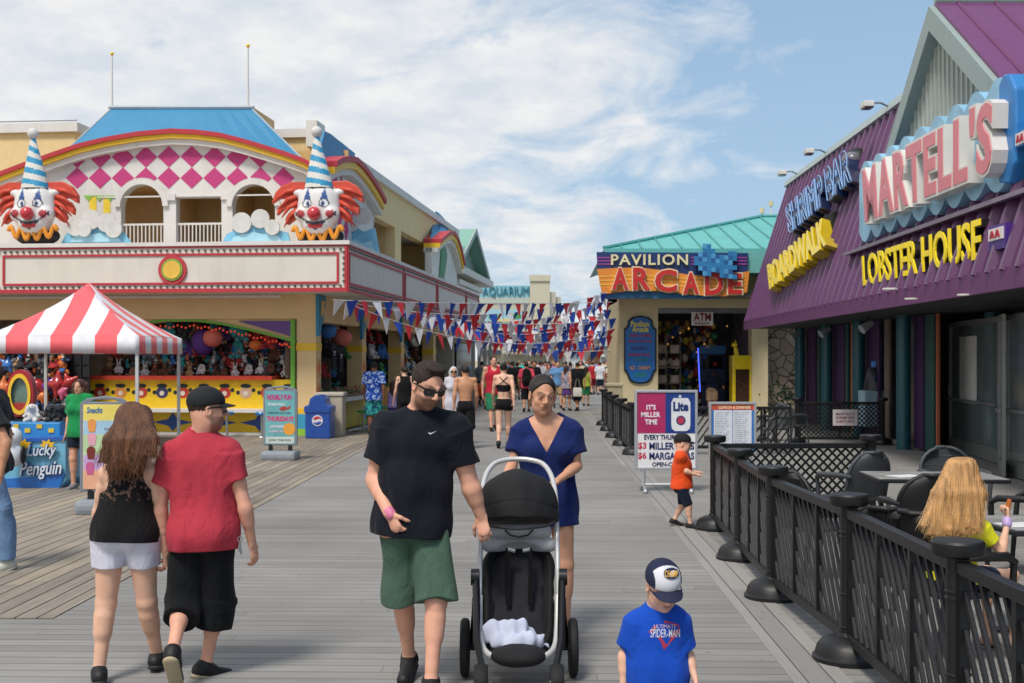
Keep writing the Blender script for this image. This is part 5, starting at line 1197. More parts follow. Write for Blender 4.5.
m = MB(); pg2 = [(Yr+.35, 4.1), (Yr-.0, 4.05), (Yr-.18, 4.3), (Yr-.22, 4.8), (Yr-.18, 5.25), (Yr-.0, 5.46), (Yr+.2, 5.5), (Yr+.35, 5.4)]; m.slab([pg2], MP(5.9), -1.3, .02); m.build('board_end', mat('#2a7cc0', rough=.45, var=.1), S1, world=True, bevel=.04)
c9 = 5.68; bl, br, tl, tr = (MM(c9, *mp(865.5, 223, c9)), MM(c9, *mp(991, 171, c9)), MM(c9, *mp(862, 169, c9)), MM(c9, *mp(993, 97, c9)))
m = MB(); ex = (br-bl).normalized()*.045; ez = V(0, 0, .045); quad_text(m, "MARTELL'S", bl-ex-ez, br+ex-ez, tl-ex+ez, tr+ex+ez, (-1, 0, 0), -.24, .0, bold=.06, space=1.12); lb = m.build('letter_body', mat('#dad6d0', rough=.35, var=.04), S1, world=True, fix=False)
m = MB(); quad_text(m, "MARTELL'S", bl, br, tl, tr, (-1, 0, 0), -.0, .012, bold=.03, space=1.12); m.build('letter_face', mat('#d8727c', rough=.35, var=.05), lb, world=True, fix=False)
# lower sign
S2 = thing('lobster_house_sign', 'yellow LOBSTER HOUSE channel letters under the large name sign', 'sign', MM(5.9, 19, 3.1))
cc = 5.72; bl, br, tl, tr = (MM(cc, *mp(863.5, 286, cc)), MM(cc, *mp(981, 259, cc)), MM(cc, *mp(862, 256, cc)), MM(cc, *mp(980.5, 218, cc)))
m = MB(); quad_text(m, 'LOBSTER HOUSE', bl, br, tl, tr, (-1, 0, 0), -.22, -.01, bold=.03); lb = m.build('letter_body', mat('#1c1618', rough=.5), S2, world=True, fix=False)
m = MB(); quad_text(m, 'LOBSTER HOUSE', bl, br, tl, tr, (-1, 0, 0), -.01, .012, bold=.012); m.build('letter_face', mat('#f2d618', rough=.35, emit=.12), lb, world=True, fix=False)
m = MB(); a_ = mp(860, 0, cc)[0]; b_ = mp(984, 0, cc)[0]; m.slab([rect(b_, a_, 3.22, 3.34)], MP(cc+.23), -.05, .0); m.slab([rect(b_, a_, 3.58, 3.7)], MP(cc+.23), -.05, .0); m.build('raceway', purd, S2, world=True)
for nm, px0, px1, py0, py1, c_ in (('small boxed emblem with red letter beside the LOBSTER HOUSE sign', 989, 1003, 228, 240, 5.7), ('small boxed emblem with red letter on the blue end of the wave board', 1016, 1026, 132, 144, 5.9)):
    ya2, za2 = mp(px0, py1, c_); yb2, zb2 = mp(px1, py0, c_); za2 = mp((px0+px1)/2, py1, c_)[1]; zb2 = mp((px0+px1)/2, py0, c_)[1]
    T = thing('emblem_box', nm, 'sign', MM(c_, ya2, za2)); m = MB(); m.slab([rect(yb2-.05, ya2+.05, za2-.12 if c_ < 5.8 else za2-.02, zb2+.04)], MP(c_), -.3, -.01); bx_ = m.build('box', mat('#4a2c86', rough=.4) if c_ < 5.8 else mat('#2a7cc0'), T, world=True)
    m = MB(); m.slab([rect(yb2, ya2, za2, zb2)], MP(c_), -.01, .01); fc = m.build('face', mat('#e4dcdc'), bx_, world=True)
    m = MB(); w_ = ya2-yb2; h_ = zb2-za2
    for o2 in (.12, .5): m.slab([[(ya2-w_*o2, za2+h_*.2), (ya2-w_*(o2+.12), za2+h_*.8), (ya2-w_*(o2+.22), za2+h_*.8), (ya2-w_*(o2+.36), za2+h_*.2), (ya2-w_*(o2+.24), za2+h_*.2), (ya2-w_*(o2+.17), za2+h_*.5), (ya2-w_*(o2+.12), za2+h_*.2)]], MP(c_), .01, .02)
    m.build('emblem', mat('#b01c34'), fc, world=True)
# roof signs
def roofp(px, py, off): return ray_plane(px, py, RP(20, .5, off), V(nrm.x, -nrm.x*SK, nrm.z).normalized())
for nm, lb_, txt, q4, cols in (('shrimp_bar_sign', 'slanted dark blue SHRIMP BAR letters outlined in pale neon on the purple roof', 'SHRIMP BAR', ((790, 234), (852, 181), (786, 207), (849, 146)), ('#16264a', '#86b4dc')), ('boardwalk_sign', 'slanted yellow channel-letter sign lower on the purple roof below SHRIMP BAR', 'BOARDWALK', ((769.5, 290), (826.5, 245), (767, 265), (823, 217)), ('#8a7410', '#ecd022'))):
    T = thing(nm, lb_, 'sign', roofp(*q4[0], .1)); bl, br, tl, tr = [roofp(*p_, .32) for p_ in q4]
    ex = (br-bl).normalized()*.03
    m = MB()
    if cols[0] == '#16264a':
        quad_text(m, txt, bl, br, tl, tr, nrm, -.26, -.02, bold=.025); b_ = m.build('letter_body', mat(cols[0], rough=.4), T, world=True, fix=False)
        # neon outline: rim of the letters
        uv, fs, _ = text_geo(txt, bold=.03); m = MB()
        cu = {}
        for f_ in fs:
            for i in range(len(f_)):
                e_ = tuple(sorted((f_[i], f_[(i+1) % len(f_)]))); cu[e_] = cu.get(e_, 0)+1
        front = [i for i in range(len(uv)) if uv[i][2] > .5]; fs_ = set(front); ed = {}
        for f_ in fs:
            if all(i in fs_ for i in f_):
                for i in range(len(f_)): e_ = tuple(sorted((f_[i], f_[(i+1) % len(f_)]))); ed[e_] = ed.get(e_, 0)+1
        for (a_, b2), c_ in ed.items():
            if c_ == 1:
                pa, pb = [(bl*(1-uv[i][0])+br*uv[i][0])*(1-uv[i][1])+(tl*(1-uv[i][0])+tr*uv[i][0])*uv[i][1]+nrm*.02 for i in (a_, b2)]
                if (pa-pb).length > 1e-4: m.tube([pa, pb], .012, 4, caps=False)
        m.build('neon_outline', mat('#7aa4d8', rough=.3, emit=.12), b_, world=True, fix=False)
    else:
        quad_text(m, txt, bl, br, tl, tr, nrm, -.3, -.01, bold=.06); b_ = m.build('letter_body', mat('#c4a818', rough=.45), T, world=True, fix=False)
        m = MB(); quad_text(m, txt, bl, br, tl, tr, nrm, -.01, .01, bold=.03); m.build('letter_face', mat(cols[1], rough=.35), b_, world=True, fix=False)
        m = MB(); p = roofp(831, 230, .0); m.rbx(-.1, .3, -.5, .3, -.35, .35, .05, Matrix.Translation(p)); m.build('transformer_box', dark, T, world=True)
T = thing('wall_lamp', 'dark round wall lamp fixed to the purple roof between two signs', 'lamp', roofp(857, 160, .05)); m = MB(); m.ell((0, 0, 0), (.3, .3, .26), n=16, m=10); m.build('housing', black, T, smooth=True); m = MB(); m.ell((-.14, -.12, -.02), (.22, .22, .18), n=16, m=10); m.build('lens', mat('#707078', rough=.2), T, smooth=True)
# glazed front: dark glass, teal tubes and purple curtains
def wallY(px, c): return mp(px, 0, c)[0]
cwall = 7.15
m = MB(); m.slab([rect(24.4, 34.7, 0, 2.7)], MP(cwall+.4), -.2, 0); m.slab([rect(3, 24.4, 0, 2.7)], MP(8.6), -.2, 0); m.add([MM(7.5, 24.45, 0), MM(8.9, 24.45, 0), MM(8.9, 24.45, 2.7), MM(7.5, 24.45, 2.7)], [(0, 1, 2, 3)]); m.build('front_wall', mat('#16181c', rough=.25, var=.3, scale=2), R, world=True)
m = MB(); m.add([MM(cwall+.4, 34.7, 0), MM(9.6, 34.7, 0), MM(9.6, 34.7, 2.7), MM(cwall+.4, 34.7, 2.7)], [(0, 1, 2, 3)]); m.build('end_wall', mat('#3a3a3c'), R, world=True)
tq = mat('#1f5a64', rough=.35, var=.1); pq = mat('#3c1f4c', rough=.6, var=.15); gq = mat('#1c4a44', rough=.5)
for px in (800, 826.7, 858.5, 903.5):
    Y = wallY(px, cwall); p = MM(cwall, Y, 0); m = MB(); m.tube([p, p+V(0, 0, 2.7)], .14, 16); m.build('teal_column', tq, R, world=True, smooth=40)
for p0, p1, mt_ in ((806, 816, pq), (832, 845, pq), (866, 880, pq), (915, 924, pq), (926, 935, gq), (885, 890, mat('#6a5a50')), (851.5, 853, mat('#b0603c')), (937, 938.5, mat('#b0603c')), (818, 820.5, gq), (846, 849, gq)):
    m = MB(); m.slab([rect(wallY(p1, cwall+.2), wallY(p0, cwall+.2), .05, 2.68)], MP(cwall+.2), -.03, .02); m.build('curtain_panel', mt_, R, world=True)
for Y in (22.6, 20.2, 17.6): p = MM(8.35, Y, 0); m = MB(); m.tube([p, p+V(0, 0, 2.7)], .15, 16); m.build('teal_column', tq, R, world=True, smooth=40)
for Y in (21.6, 19.0): m = MB(); m.slab([rect(Y-.3, Y+.3, .05, 2.68)], MP(8.5), -.03, .02); m.build('curtain_panel', pq, R, world=True)
m = MB(); m.slab([rect(3, 24.6, 0, .12)], MP(8.45), -.05, .05); m.slab([rect(24.6, 34.7, 0, .1)], MP(cwall+.3), -.05, .05); m.build('base_trim', mat('#8a8680'), R, world=True)
for px, py in ((890, 288), (964, 294), (911, 298)): p = MM(6.6, 1, 1); Z = 2.69; Y = (Z-1.8)*FOC/(HOR-py); x_ = (px-512)/FOC*Y; m = MB(); m.lathe([(.09, -.02), (.09, .0)], 16, c=(x_, Y, Z)); m.build('ceiling_light', mat('#c8c4bc', emit=.15), R, world=True)
for px, c_ in ((826, 6.5), (868, 6.3), (796, 6.6)): Y = wallY(px, c_); T = thing('spotlight', {826: 'grey spotlight under the purple eave, second from its far end', 868: 'grey spotlight under the purple eave, nearest the camera', 796: 'grey spotlight under the purple eave at its far end'}[px], 'spotlight', MM(c_, Y, 2.66), 0, 'spotlights under the purple eave'); m = MB(); m.tube([(0, 0, 0), (0, 0, -.15)], .02, 6); m.build('stem', black, T); m = MB(); m.tube([(.08, 0, -.12), (-.14, -.05, -.26)], [.06, .1], 12); m.build('lamp_head', grey, T, smooth=40)
# glass doors
def door(a, b, z1, label, par):
    T = thing('glass_door', label, 'door', V(a[0], a[1], 0), 0, 'glass doors of the restaurant'); d = V(b[0]-a[0], b[1]-a[1], 0); Ln = d.length; P = frame((a[0], a[1], 0), d, (0, 0, 1))
    m = MB(); m.slab([rect(0, Ln, .02, z1), rect(.09, Ln-.09, .25, z1-.09)[::-1]], P, -.025, .025); fr_ = m.build('door_frame', mat('#8e9290', rough=.4, metal=.6), T, world=True)
    m = MB(); m.slab([rect(.09, Ln-.09, .25, z1-.09)], P, -.005, .005); m.build('glass', mat('#9aa8a8', rough=.05, alpha=.22, spec=.8, var=.02), fr_, world=True)
    m = MB(); m.slab([rect(.12, Ln-.12, 1.0, 1.05)], P, .04, .08); m.slab([rect(.0, .1, 1.12, 1.3)], P, .026, .04); m.build('push_bar', steel, fr_, world=True)
    return T, P
a1 = ((950-512)/FOC*24.3, 24.3); b1 = ((1000-512)/FOC*20.6, 20.6)
T1, Pd = door(a1, b1, 2.55, 'open glass door with white notice facing the patio tables', R)
m = MB(); m.slab([rect(.9, 2.2, .98, 2.25)], Pd, .01, .02); m.build('notice', mat('#c4c4c0', rough=.7), T1, world=True)
a2 = ((1006-512)/FOC*18.8, 18.8); b2_ = ((1034-512)/FOC*17.4, 17.4)
door(a2, b2_, 2.5, 'half-open glass door at the right edge of the photograph', R)
door(((1000-512)/FOC*18.9, 18.9), ((1004-512)/FOC*18.2, 18.2), 2.5, 'glass door standing edge-on beside the door with the notice', R)
# ------------------------------------------------------------------ far end of the boardwalk
Q = thing('aquarium_building', 'pale aquarium building with tower and blue-lettered AQUARIUM board at the far end', 'building', at(515, 372, 180)); Q.location.z = 0; PQ = PX(180)
pale = mat('#c4bfa8', rough=.8, var=.05); 
m = MB(); m.slab([rect(530, 550, 385, 279)], PQ, -3, 0); m.slab([rect(529.3, 550.7, 281, 275)], PQ, -3.2, .25); m.build('tower', pale, Q, world=True)
m = MB(); m.slab([rect(478, 530, 385, 303)], PQ, -3, -.4); m.slab([rect(550, 556, 385, 292)], PQ, -3, -.5); m.slab([rect(550, 561, 385, 297)], PQ, -4, -1); m.build('wall', mat('#b9b5a4', rough=.8, var=.05), Q, world=True)
m = MB(); m.slab([rect(479, 531, 303, 285.5)], PQ, -.8, -.3); b_ = m.build('sign_board', mat('#8cc2ca', rough=.6), Q, world=True)
m = MB(); m.slab([rect(479, 531, 303, 297.5)], PQ, -.3, -.25); m.build('sign_footing', mat('#b8c0b4'), b_, world=True)
m = MB(); put_text(m, 'AQUARIUM', PQ, 482.5, 529, 297, 286.5, -.3, .0, bold=.0); m.build('sign_letters', mat('#37809a', rough=.5), b_, world=True, fix=False)
m = MB(); m.slab([[(482, 326), (482, 314), (492, 309), (505, 311), (518, 309), (526, 315), (526, 326)]], PQ, -.35, -.2); mu = m.build('mural', mat('#9cc8d8', rough=.6, var=.2), Q, world=True)
m = MB(); m.slab([circ(494, 317, 5.5, 14, 2.8)], PQ, -.2, -.1); m.slab([circ(516, 316, 5.5, 14, 2.6)], PQ, -.2, -.1); m.build('mural_fish', mat('#3fa04a'), mu, world=True); m = MB(); m.slab([circ(505, 320.5, 12, 16, 2.0)], PQ, -.19, -.09); m.build('mural_sand', mat('#d8c890'), mu, world=True)
CN = thing('snack_pavilion', 'low cream canopy-roofed pavilion in the middle of the far boardwalk', 'building', at(533, 378, 100)); CN.location.z = 0; PC_ = PX(100)
m = MB(); m.slab([[(499, 354), (567, 355), (560, 349), (545, 346.5), (520, 345.5), (506, 347)]], PC_, -3, .6); m.build('roof', mat('#a89e84', rough=.8), CN, world=True)
m = MB(); m.slab([rect(501, 565, 378, 354)], PC_, -3, -1.5); m.build('wall', mat('#cfccbe', rough=.8), CN, world=True)
m = MB(); m.slab([rect(563.5, 566.5, 380, 351)], PC_, -.1, .2); m.slab([rect(499.5, 502, 380, 353)], PC_, -.1, .2); m.build('post', white, CN, world=True)
def block(nm, label, cat, px0, px1, py0, Y, c, depth=4, extra=()):
    T = thing(nm, label, cat, V(at((px0+px1)/2, 0, Y).x, Y, 0)); P = PX(Y); m = MB(); hz_ = HOR+CAMH*FOC/Y; m.slab([rect(px0, px1, hz_, py0)], P, -depth, 0); m.build('wall', mat(c, rough=.8, var=.08, dirt=.1), T, world=True)
    m = MB(); m.slab([rect(px0-.6, px1+.6, py0+1, py0-.7)], P, -depth-.2, .25); m.build('roof_edge', mat('#d8d6cc'), T, world=True)
    m = MB(); w_ = (px1-px0)
    k_ = max(2, int(w_/5))
    for i in range(k_): m.slab([rect(px0+w_*(i+.2)/k_, px0+w_*(i+.75)/k_, hz_-1.5, hz_-7)], P, 0, .05)
    m.build('shopfront', mat('#4a5458', rough=.2), T, world=True)
    for (a_, b_, c_, d_, col) in extra: m = MB(); m.slab([rect(a_, b_, d_, c_)], P, .02, .5); m.build('shop_awning', mat(col), T, world=True)
    return T
block('white_shop', 'white shop with blue wave painting right of the far snack pavilion', 'building', 566, 588, 341, 110, '#ccd0cc', extra=((568, 584, 346, 352, '#2a5aa0'),))
block('brick_shop', 'orange-brown shopfront beyond the right-hand bunting', 'building', 585, 602, 344, 95, '#a87a58', extra=((584, 603, 352, 355, '#d8d4c8'),))
block('grey_shop', 'narrow white and grey shopfront next to the arcade pavilion', 'building', 600, 612, 330, 80, '#b8c0bc', extra=((599, 611, 346, 350, '#56665e'), (600, 611, 354, 357, '#c8ccc8')))
block('left_far_shop', 'cream shopfront behind the blue awning on the far left side', 'building', 480, 503, 340, 90, '#c4b89a', extra=((480, 501, 350, 354, '#3a4a5c'),))
block('tan_shop', 'tan two-storey shop rising behind the snack pavilion roof', 'building', 548, 575, 333, 140, '#bcb49c')
# ------------------------------------------------------------------ striped tent
def tent():
    T = thing('canopy_tent', 'red and white striped pop-up tent in front of the prize stall', 'tent', V(-8.85, 25.1, 0))
    W2 = 1.53; e0, e1, pz = 2.27, 1.93, 3.42; sc = [mat('#dcdce2', rough=.7, sheen=.2), mat('#ea5c62', rough=.7, sheen=.2)]
    m = MB(); mv = MB()
    for side in range(4):
        n = 7 if side % 2 == 0 else 8; Rz = Matrix.Rotation(math.pi/2*side, 3, 'Z'); sub_ = 4; st0 = 0 if side % 2 == 0 else 1
        def pt(u, t): return Rz @ V(-W2+2*W2*u, -W2*(1-t), e0+(pz-e0)*(t**1.12)*(1-.10*math.sin(math.pi*t)*1.0))
        N_ = n*sub_
        for i in range(N_):
            u0, u1 = i/N_, (i+1)/N_; tm = [min(u, 1-u)*2 for u in (u0, u1)]; m.mi = mv.mi = ((i//sub_)+st0) % 2
            for j in range(10):
                a_ = [tm[0]*j/10, tm[1]*j/10, tm[1]*(j+1)/10, tm[0]*(j+1)/10]; p = [pt(u0, a_[0]), pt(u1, a_[1]), pt(u1, a_[2]), pt(u0, a_[3])]
                m.add(p, [(0, 1, 2, 3)])
            w0 = w1 = 0
            q = [Rz @ V(-W2+2*W2*u0, -W2-.01-w0, e1), Rz @ V(-W2+2*W2*u1, -W2-.01-w1, e1), Rz @ V(-W2+2*W2*u1, -W2, e0), Rz @ V(-W2+2*W2*u0, -W2, e0)]; mv.add(q, [(0, 1, 2, 3)])
    c = m.build('canopy', sc, T, smooth=30, fix=False); v = mv.build('valance', sc, T, smooth=30, fix=False)
    for o in (c, v):
        bm = bmesh.new(); bm.from_mesh(o.data); bmesh.ops.remove_doubles(bm, verts=bm.verts[:], dist=.002); bmesh.ops.recalc_face_normals(bm, faces=bm.faces[:]); bm.to_mesh(o.data); bm.free(); o.data.polygons.foreach_set('use_smooth', [True]*len(o.data.polygons)); o.data.set_sharp_from_angle(angle=math.radians(28))
    for o in (c, v): s_ = o.modifiers.new('thickness', 'SOLIDIFY'); s_.thickness = .008
    for sx in (-1, 1):
        for sy in (-1, 1): m = MB(); m.bx(sx*(W2-.06)-.03, sx*(W2-.06)+.03, sy*(W2-.06)-.03, sy*(W2-.06)+.03, 0, e0-.02); m.bx(sx*(W2-.06)-.07, sx*(W2-.06)+.07, sy*(W2-.06)-.07, sy*(W2-.06)+.07, 0, .015); m.build('tent_pole', mat('#c8cacc', rough=.4, metal=.3), T)
    m = MB()
    for sx in (-1, 1): m.tube([(sx*(W2-.06), -W2+.06, 2.1), (sx*(W2-.06), W2-.06, 2.25)], .015, 4); m.tube([(-W2+.06, sx*(W2-.06), 2.1), (W2-.06, sx*(W2-.06), 2.25)], .015, 4)
    m.build('truss', steel, T)
tent()
# ------------------------------------------------------------------ prizes
def plush(kind):
    S = Sculpt(.018)
    if kind == 'bear': S.ell((0, 0, .14), (.11, .09, .13)); S.ell((0, -.01, .31), (.10, .085, .09), k=.02)
    elif kind == 'rabbit': S.ell((0, 0, .14), (.10, .085, .14)); S.ell((0, -.01, .31), (.085, .08, .085), k=.02)
    elif kind == 'dog': S.ell((0, .02, .13), (.12, .12, .12)); S.ell((0, -.06, .29), (.09, .10, .085), k=.02)
    for q in (-1, 1):
        if kind == 'bear': S.ell((q*.075, 0, .385), (.035, .025, .035), k=.015)
        elif kind == 'rabbit': S.cap((q*.04, 0, .37), (q*.07, .02, .55), .028, .02, k=.015)
        else: S.cap((q*.08, -.04, .33), (q*.12, -.05, .22), .03, .035, k=.01)
        S.cap((q*.09, -.02, .20), (q*.15, -.08, .12), .04, .035, k=.02); S.cap((q*.07, -.03, .05), (q*.10, -.15, .03), .05, .05, k=.02)
    S.ell((0, -.10 if kind != 'dog' else -.15, .29), (.04, .035, .03), k=.015)
    p, f = S.run(); return p, f
PL = {}
def plush_mesh(kind, size):
    if kind not in PL:
        p, f = plush(kind); o = mesh_from('plush_'+kind, p, f, mat('#c08050', rough=.95)); PL[kind] = [o, 0]
        d = MB(); d.ell((-.035, -.125 if kind != 'dog' else -.14, .335), .012, n=6, m=4); d.ell((.035, -.125 if kind != 'dog' else -.14, .335), .012, n=6, m=4); d.ell((0, -.14 if kind != 'dog' else -.185, .30), .014, n=6, m=4); d.build('face_buttons', black, o, smooth=True)
    return PL[kind]
COLN = {'brown': '#6b432a', 'white': '#d8d6d4', 'pink': '#d8688a', 'red': '#b02c30', 'blue': '#3c78c0', 'purple': '#5a3488', 'green': '#3f9a4a', 'orange': '#e0783a', 'black': '#222226', 'yellow': '#e8c83a', 'teal': '#3aa0a0', 'grey': '#80848c', 'tan': '#b8926a', 'coral': '#e07868'}
used = {}
def put_plush(kind, colr, loc, rz, size, where, group):
    st = plush_mesh(kind, size); lab = f'{colr} plush {kind} {where}'
    if st[1] == 0: o = st[0]; o.location = loc; o.rotation_euler = (0, 0, rz)
    else:
        o = st[0].copy(); COL.objects.link(o); o.location = loc; o.rotation_euler = (0, 0, rz)
        for ch in st[0].children: c = ch.copy(); COL.objects.link(c); c.parent = o
    st[1] += 1; o.scale = (size,)*3; tag(o, lab, 'plush toy', group); o.material_slots[0].link = 'OBJECT'; o.material_slots[0].material = mat(COLN[colr], rough=.95, var=.25, scale=9, bump=.4, bscale=90, sheen=.3)
ORD = ['first', 'second', 'third', 'fourth', 'fifth', 'sixth', 'seventh', 'eighth', 'ninth', 'tenth', 'eleventh', 'twelfth', 'thirteenth', 'fourteenth', 'fifteenth', 'sixteenth']
rnd = random.Random(5)
rows = [('hanging {} in the top row under the arch', 2.28, 13, 1.15, ['bear', 'rabbit', 'dog'], .75), ('hanging {} in the middle row of the big stall', 1.86, 15, 1.05, ['bear', 'dog', 'bear'], .9), ('sitting {} along the red counter top', 1.42, 16, .62, ['dog', 'rabbit'], .45)]
names = list(COLN)
for ri, (wh, z_, n_, sz, kinds, yy) in enumerate(rows):
    for i in range(n_):
        x_ = x0+.35+(x1-x0-.7)*i/(n_-1)
        if ri == 0 and (i < 2 or i > n_-3): z2 = z_-.18
        else: z2 = z_
        c_ = rnd.choice(['brown', 'black', 'purple', 'white', 'teal', 'red', 'brown', 'grey', 'coral', 'blue', 'green'] if ri < 2 else ['white', 'white', 'grey', 'tan', 'white', 'brown'])
        put_plush(kinds[i % len(kinds)], c_, LW(x_, yy+rnd.uniform(-.1, .3), z2+rnd.uniform(-.06, .06)), LA+rnd.uniform(-.5, .5), sz*rnd.uniform(.9, 1.15), wh.format(ORD[i]+' from the left'), 'plush prizes of the big stall')
def ball(colr, loc, r, label, sq=1):
    m = MB(); m.ell((0, 0, 0), (r, r, r*sq), n=20, m=14); o = m.build('party_ball', mat(COLN[colr], rough=.7, var=.1), None, smooth=True); o.location = loc; tag(o, label, 'ball', 'round paper balls hung in the stalls')
for px, py, yy, r, c_, lb, sq in ((213, 338, .45, .24, 'coral', 'large coral paper ball hanging in the big stall', .9), (203, 342, .6, .27, 'purple', 'large purple oval cushion hanging in the big stall', 1.2), (237, 330, .7, .2, 'teal', 'small teal paper ball under the arch of the big stall', 1), (256, 345, .6, .17, 'orange', 'orange paper ball near the green post of the big stall', .8)):
    x_, z_ = Lf(px, py, yy); ball(c_, LW(x_, yy, z_), r, lb, sq)
for px, py, lx, r, c_, lb, sq in ((341, 338, -.35, .3, 'coral', 'coral paper lantern hanging in the side stall by the first column', .8), (328, 331, -.35, .22, 'blue', 'pale blue paper lantern hanging in the side stall by the first column', .9), (351, 347, -.5, .28, 'purple', 'purple cushion ball hanging behind the coral lantern', 1.2)):
    y_, z_ = Ls(px, py, lx); ball(c_, LW(lx, y_, z_), r, lb, sq)
# side stalls: prizes, yellow boards and hanging shirts
for si, (pa, pb, nm) in enumerate(((320, 358, 'first'), (371, 397, 'second'), (408, 430, 'third'))):
    ya3, yb3 = Ls(pa, 360, -.5)[0], Ls(pb, 360, -.5)[0]
    for r_ in range(3):
        for i in range(4):
            y_ = ya3+(yb3-ya3)*(i+.5)/4; z_ = (2.3, 1.85, 1.35)[r_]
            if si == 0 and r_ == 2 and i > 1: continue
            c_ = rnd.choice(['black', 'brown', 'white', 'orange', 'green', 'red', 'grey', 'blue'] if si != 2 else ['white', 'yellow', 'white', 'brown'])
            put_plush(['bear', 'rabbit', 'dog'][(i+r_) % 3], c_, LW(-.45-rnd.uniform(0, .3), y_, z_), LA+math.pi/2+rnd.uniform(-.6, .6), rnd.uniform(.9, 1.25), f"{ORD[i]} from the left in the {('top', 'middle', 'bottom')[r_]} row of the {nm} side stall", 'plush prizes of the side stalls')
    T = thing('prize_counter', f"yellow and green counter front inside the {nm} stall on the building's side", 'counter', LW(-.6, (ya3+yb3)/2, 0), LA, 'counters of the side stalls'); h_ = (yb3-ya3)/2-.1
    m = MB(); m.bx(-.3, .2, -h_, h_, 0, .95); c_ = m.build('front', [mat('#e2c020'), mat('#e0a81c'), mat('#8a7a2c')][si], T); m = MB(); m.bx(-.34, .26, -h_, h_, .95, 1.0); m.build('top', mat('#3f8f38'), c_)
    m = MB(); m.bx(-1.3, -1.25, -h_, h_, 1.0, 2.2); sg = m.build('back_panel', [mat('#7c7a72'), mat('#c8a018', var=.3, scale=5), mat('#2c2a30')][si], T)
    m = MB()
    for i in range(5): m.bx(-1.25, -1.235, -h_*.7, h_*.7, 1.15+i*.2, 1.25+i*.2)
    m.build('price_lines', [mat('#c8c8c0'), mat('#b83020'), mat('#a8a8a0')][si], sg)
for i, (px, py, lb) in enumerate(((333, 352, 'black t-shirt hanging in the first side stall left of its twin'), (340, 355, 'black t-shirt hanging in the first side stall beside the grey price board'))):
    y_, z_ = Ls(px, py, -.3); T = thing('hanging_shirt', lb, 't-shirt', LW(-.3, y_, z_), LA, 'shirts hanging in the side stall')
    m = MB(); m.slab([[(-.2, -.45), (.2, -.45), (.2, .05), (.34, -.02), (.38, .14), (.16, .26), (.06, .22), (-.06, .22), (-.16, .26), (-.38, .14), (-.34, -.02), (-.2, .05)]], lambda u, w_, d: V(d, u, w_), 0, .04); b_ = m.build('cloth', mat('#15161c', rough=.9), T)
    m = MB(); m.slab([rect(-.1, .1, -.02, .02), ], lambda u, w_, d: V(d, u, w_), .041, .045); m.slab([rect(-.07, .07, -.08, -.05)], lambda u, w_, d: V(d, u, w_), .041, .045); m.build('print', mat('#c8c8cc'), b_)
# dart-game prize wall at the left edge: caps and inflatables on a grid
HW = thing('prize_grid', 'black wire prize grid with LARGE PRIZES cards behind the striped tent', 'display rack', LW(Lf(38, 400, -.5)[0], -.5, 0), LA)
xa, xb = Lf(-30, 400, -.5)[0], Lf(72, 400, -.5)[0]
m = MB(); hx = (xb-xa)/2
for i in range(13): x_ = -hx+2*hx*i/12; m.bx(x_-.012, x_+.012, -.012, .012, 0, 2.3)
for i in range(7): m.bx(-hx, hx, -.01, .01, .5+i*.3, .52+i*.3)
m.build('wire_grid', black, HW); m = MB(); m.bx(-hx, hx, .03, .06, 0, 2.4); m.build('backing', mat('#1c1c22', var=.4, scale=6), HW)
for i, (dx_, z_) in enumerate(((.55, 1.62), (-.1, .92), (.25, 1.0))):
    m = MB(); m.bx(dx_-.2, dx_+.2, -.05, -.035, z_-.11, z_+.14); c_ = m.build('price_card', mat('#1a1a1e'), HW)
    m = MB(); P = lambda u, w_, d: V(u, -.05-d, w_); put_text(m, 'LARGE', P, dx_-.16, dx_+.16, z_+.03, z_+.12, 0, .006, bold=.03); put_text(m, 'PRIZES', P, dx_-.18, dx_+.18, z_-.08, z_+.01, 0, .006, bold=.03); m.build('lettering', mat('#d0d0d4'), c_, fix=False)
capm = None
for r_ in range(2):
    for i in range(8):
        x_ = xa+.3+(xb-xa-.6)*i/7; 
        if capm is None:
            S = Sculpt(.02); S.ell((0, 0, 0), (.13, .14, .12)); S.cut((0, 0, -.02), (0, 0, -1)); S.cap((0, -.1, -.01), (0, -.2, -.03), .08, .07, n=(0, 0, 1), f=.2, k=.02); p, f_ = S.run()
            o = mesh_from('display_cap', p, f_, mat('#222228', rough=.8)); capm = o
        else: o = capm.copy(); COL.objects.link(o)
        o.location = LW(x_, -.62, 2.02-.35*r_); o.rotation_euler = (0, .2, LA+rnd.uniform(-.3, .3)); o.scale = (1.4,)*3
        c_ = rnd.choice(['black', 'black', 'grey', 'black', 'red']); tag(o, f"{c_} cap {ORD[i]} from the left in the {('upper', 'lower')[r_]} row of the prize grid", 'cap', 'caps on the prize grid'); o.material_slots[0].link = 'OBJECT'; o.material_slots[0].material = mat(COLN[c_], rough=.8, var=.3, scale=14)
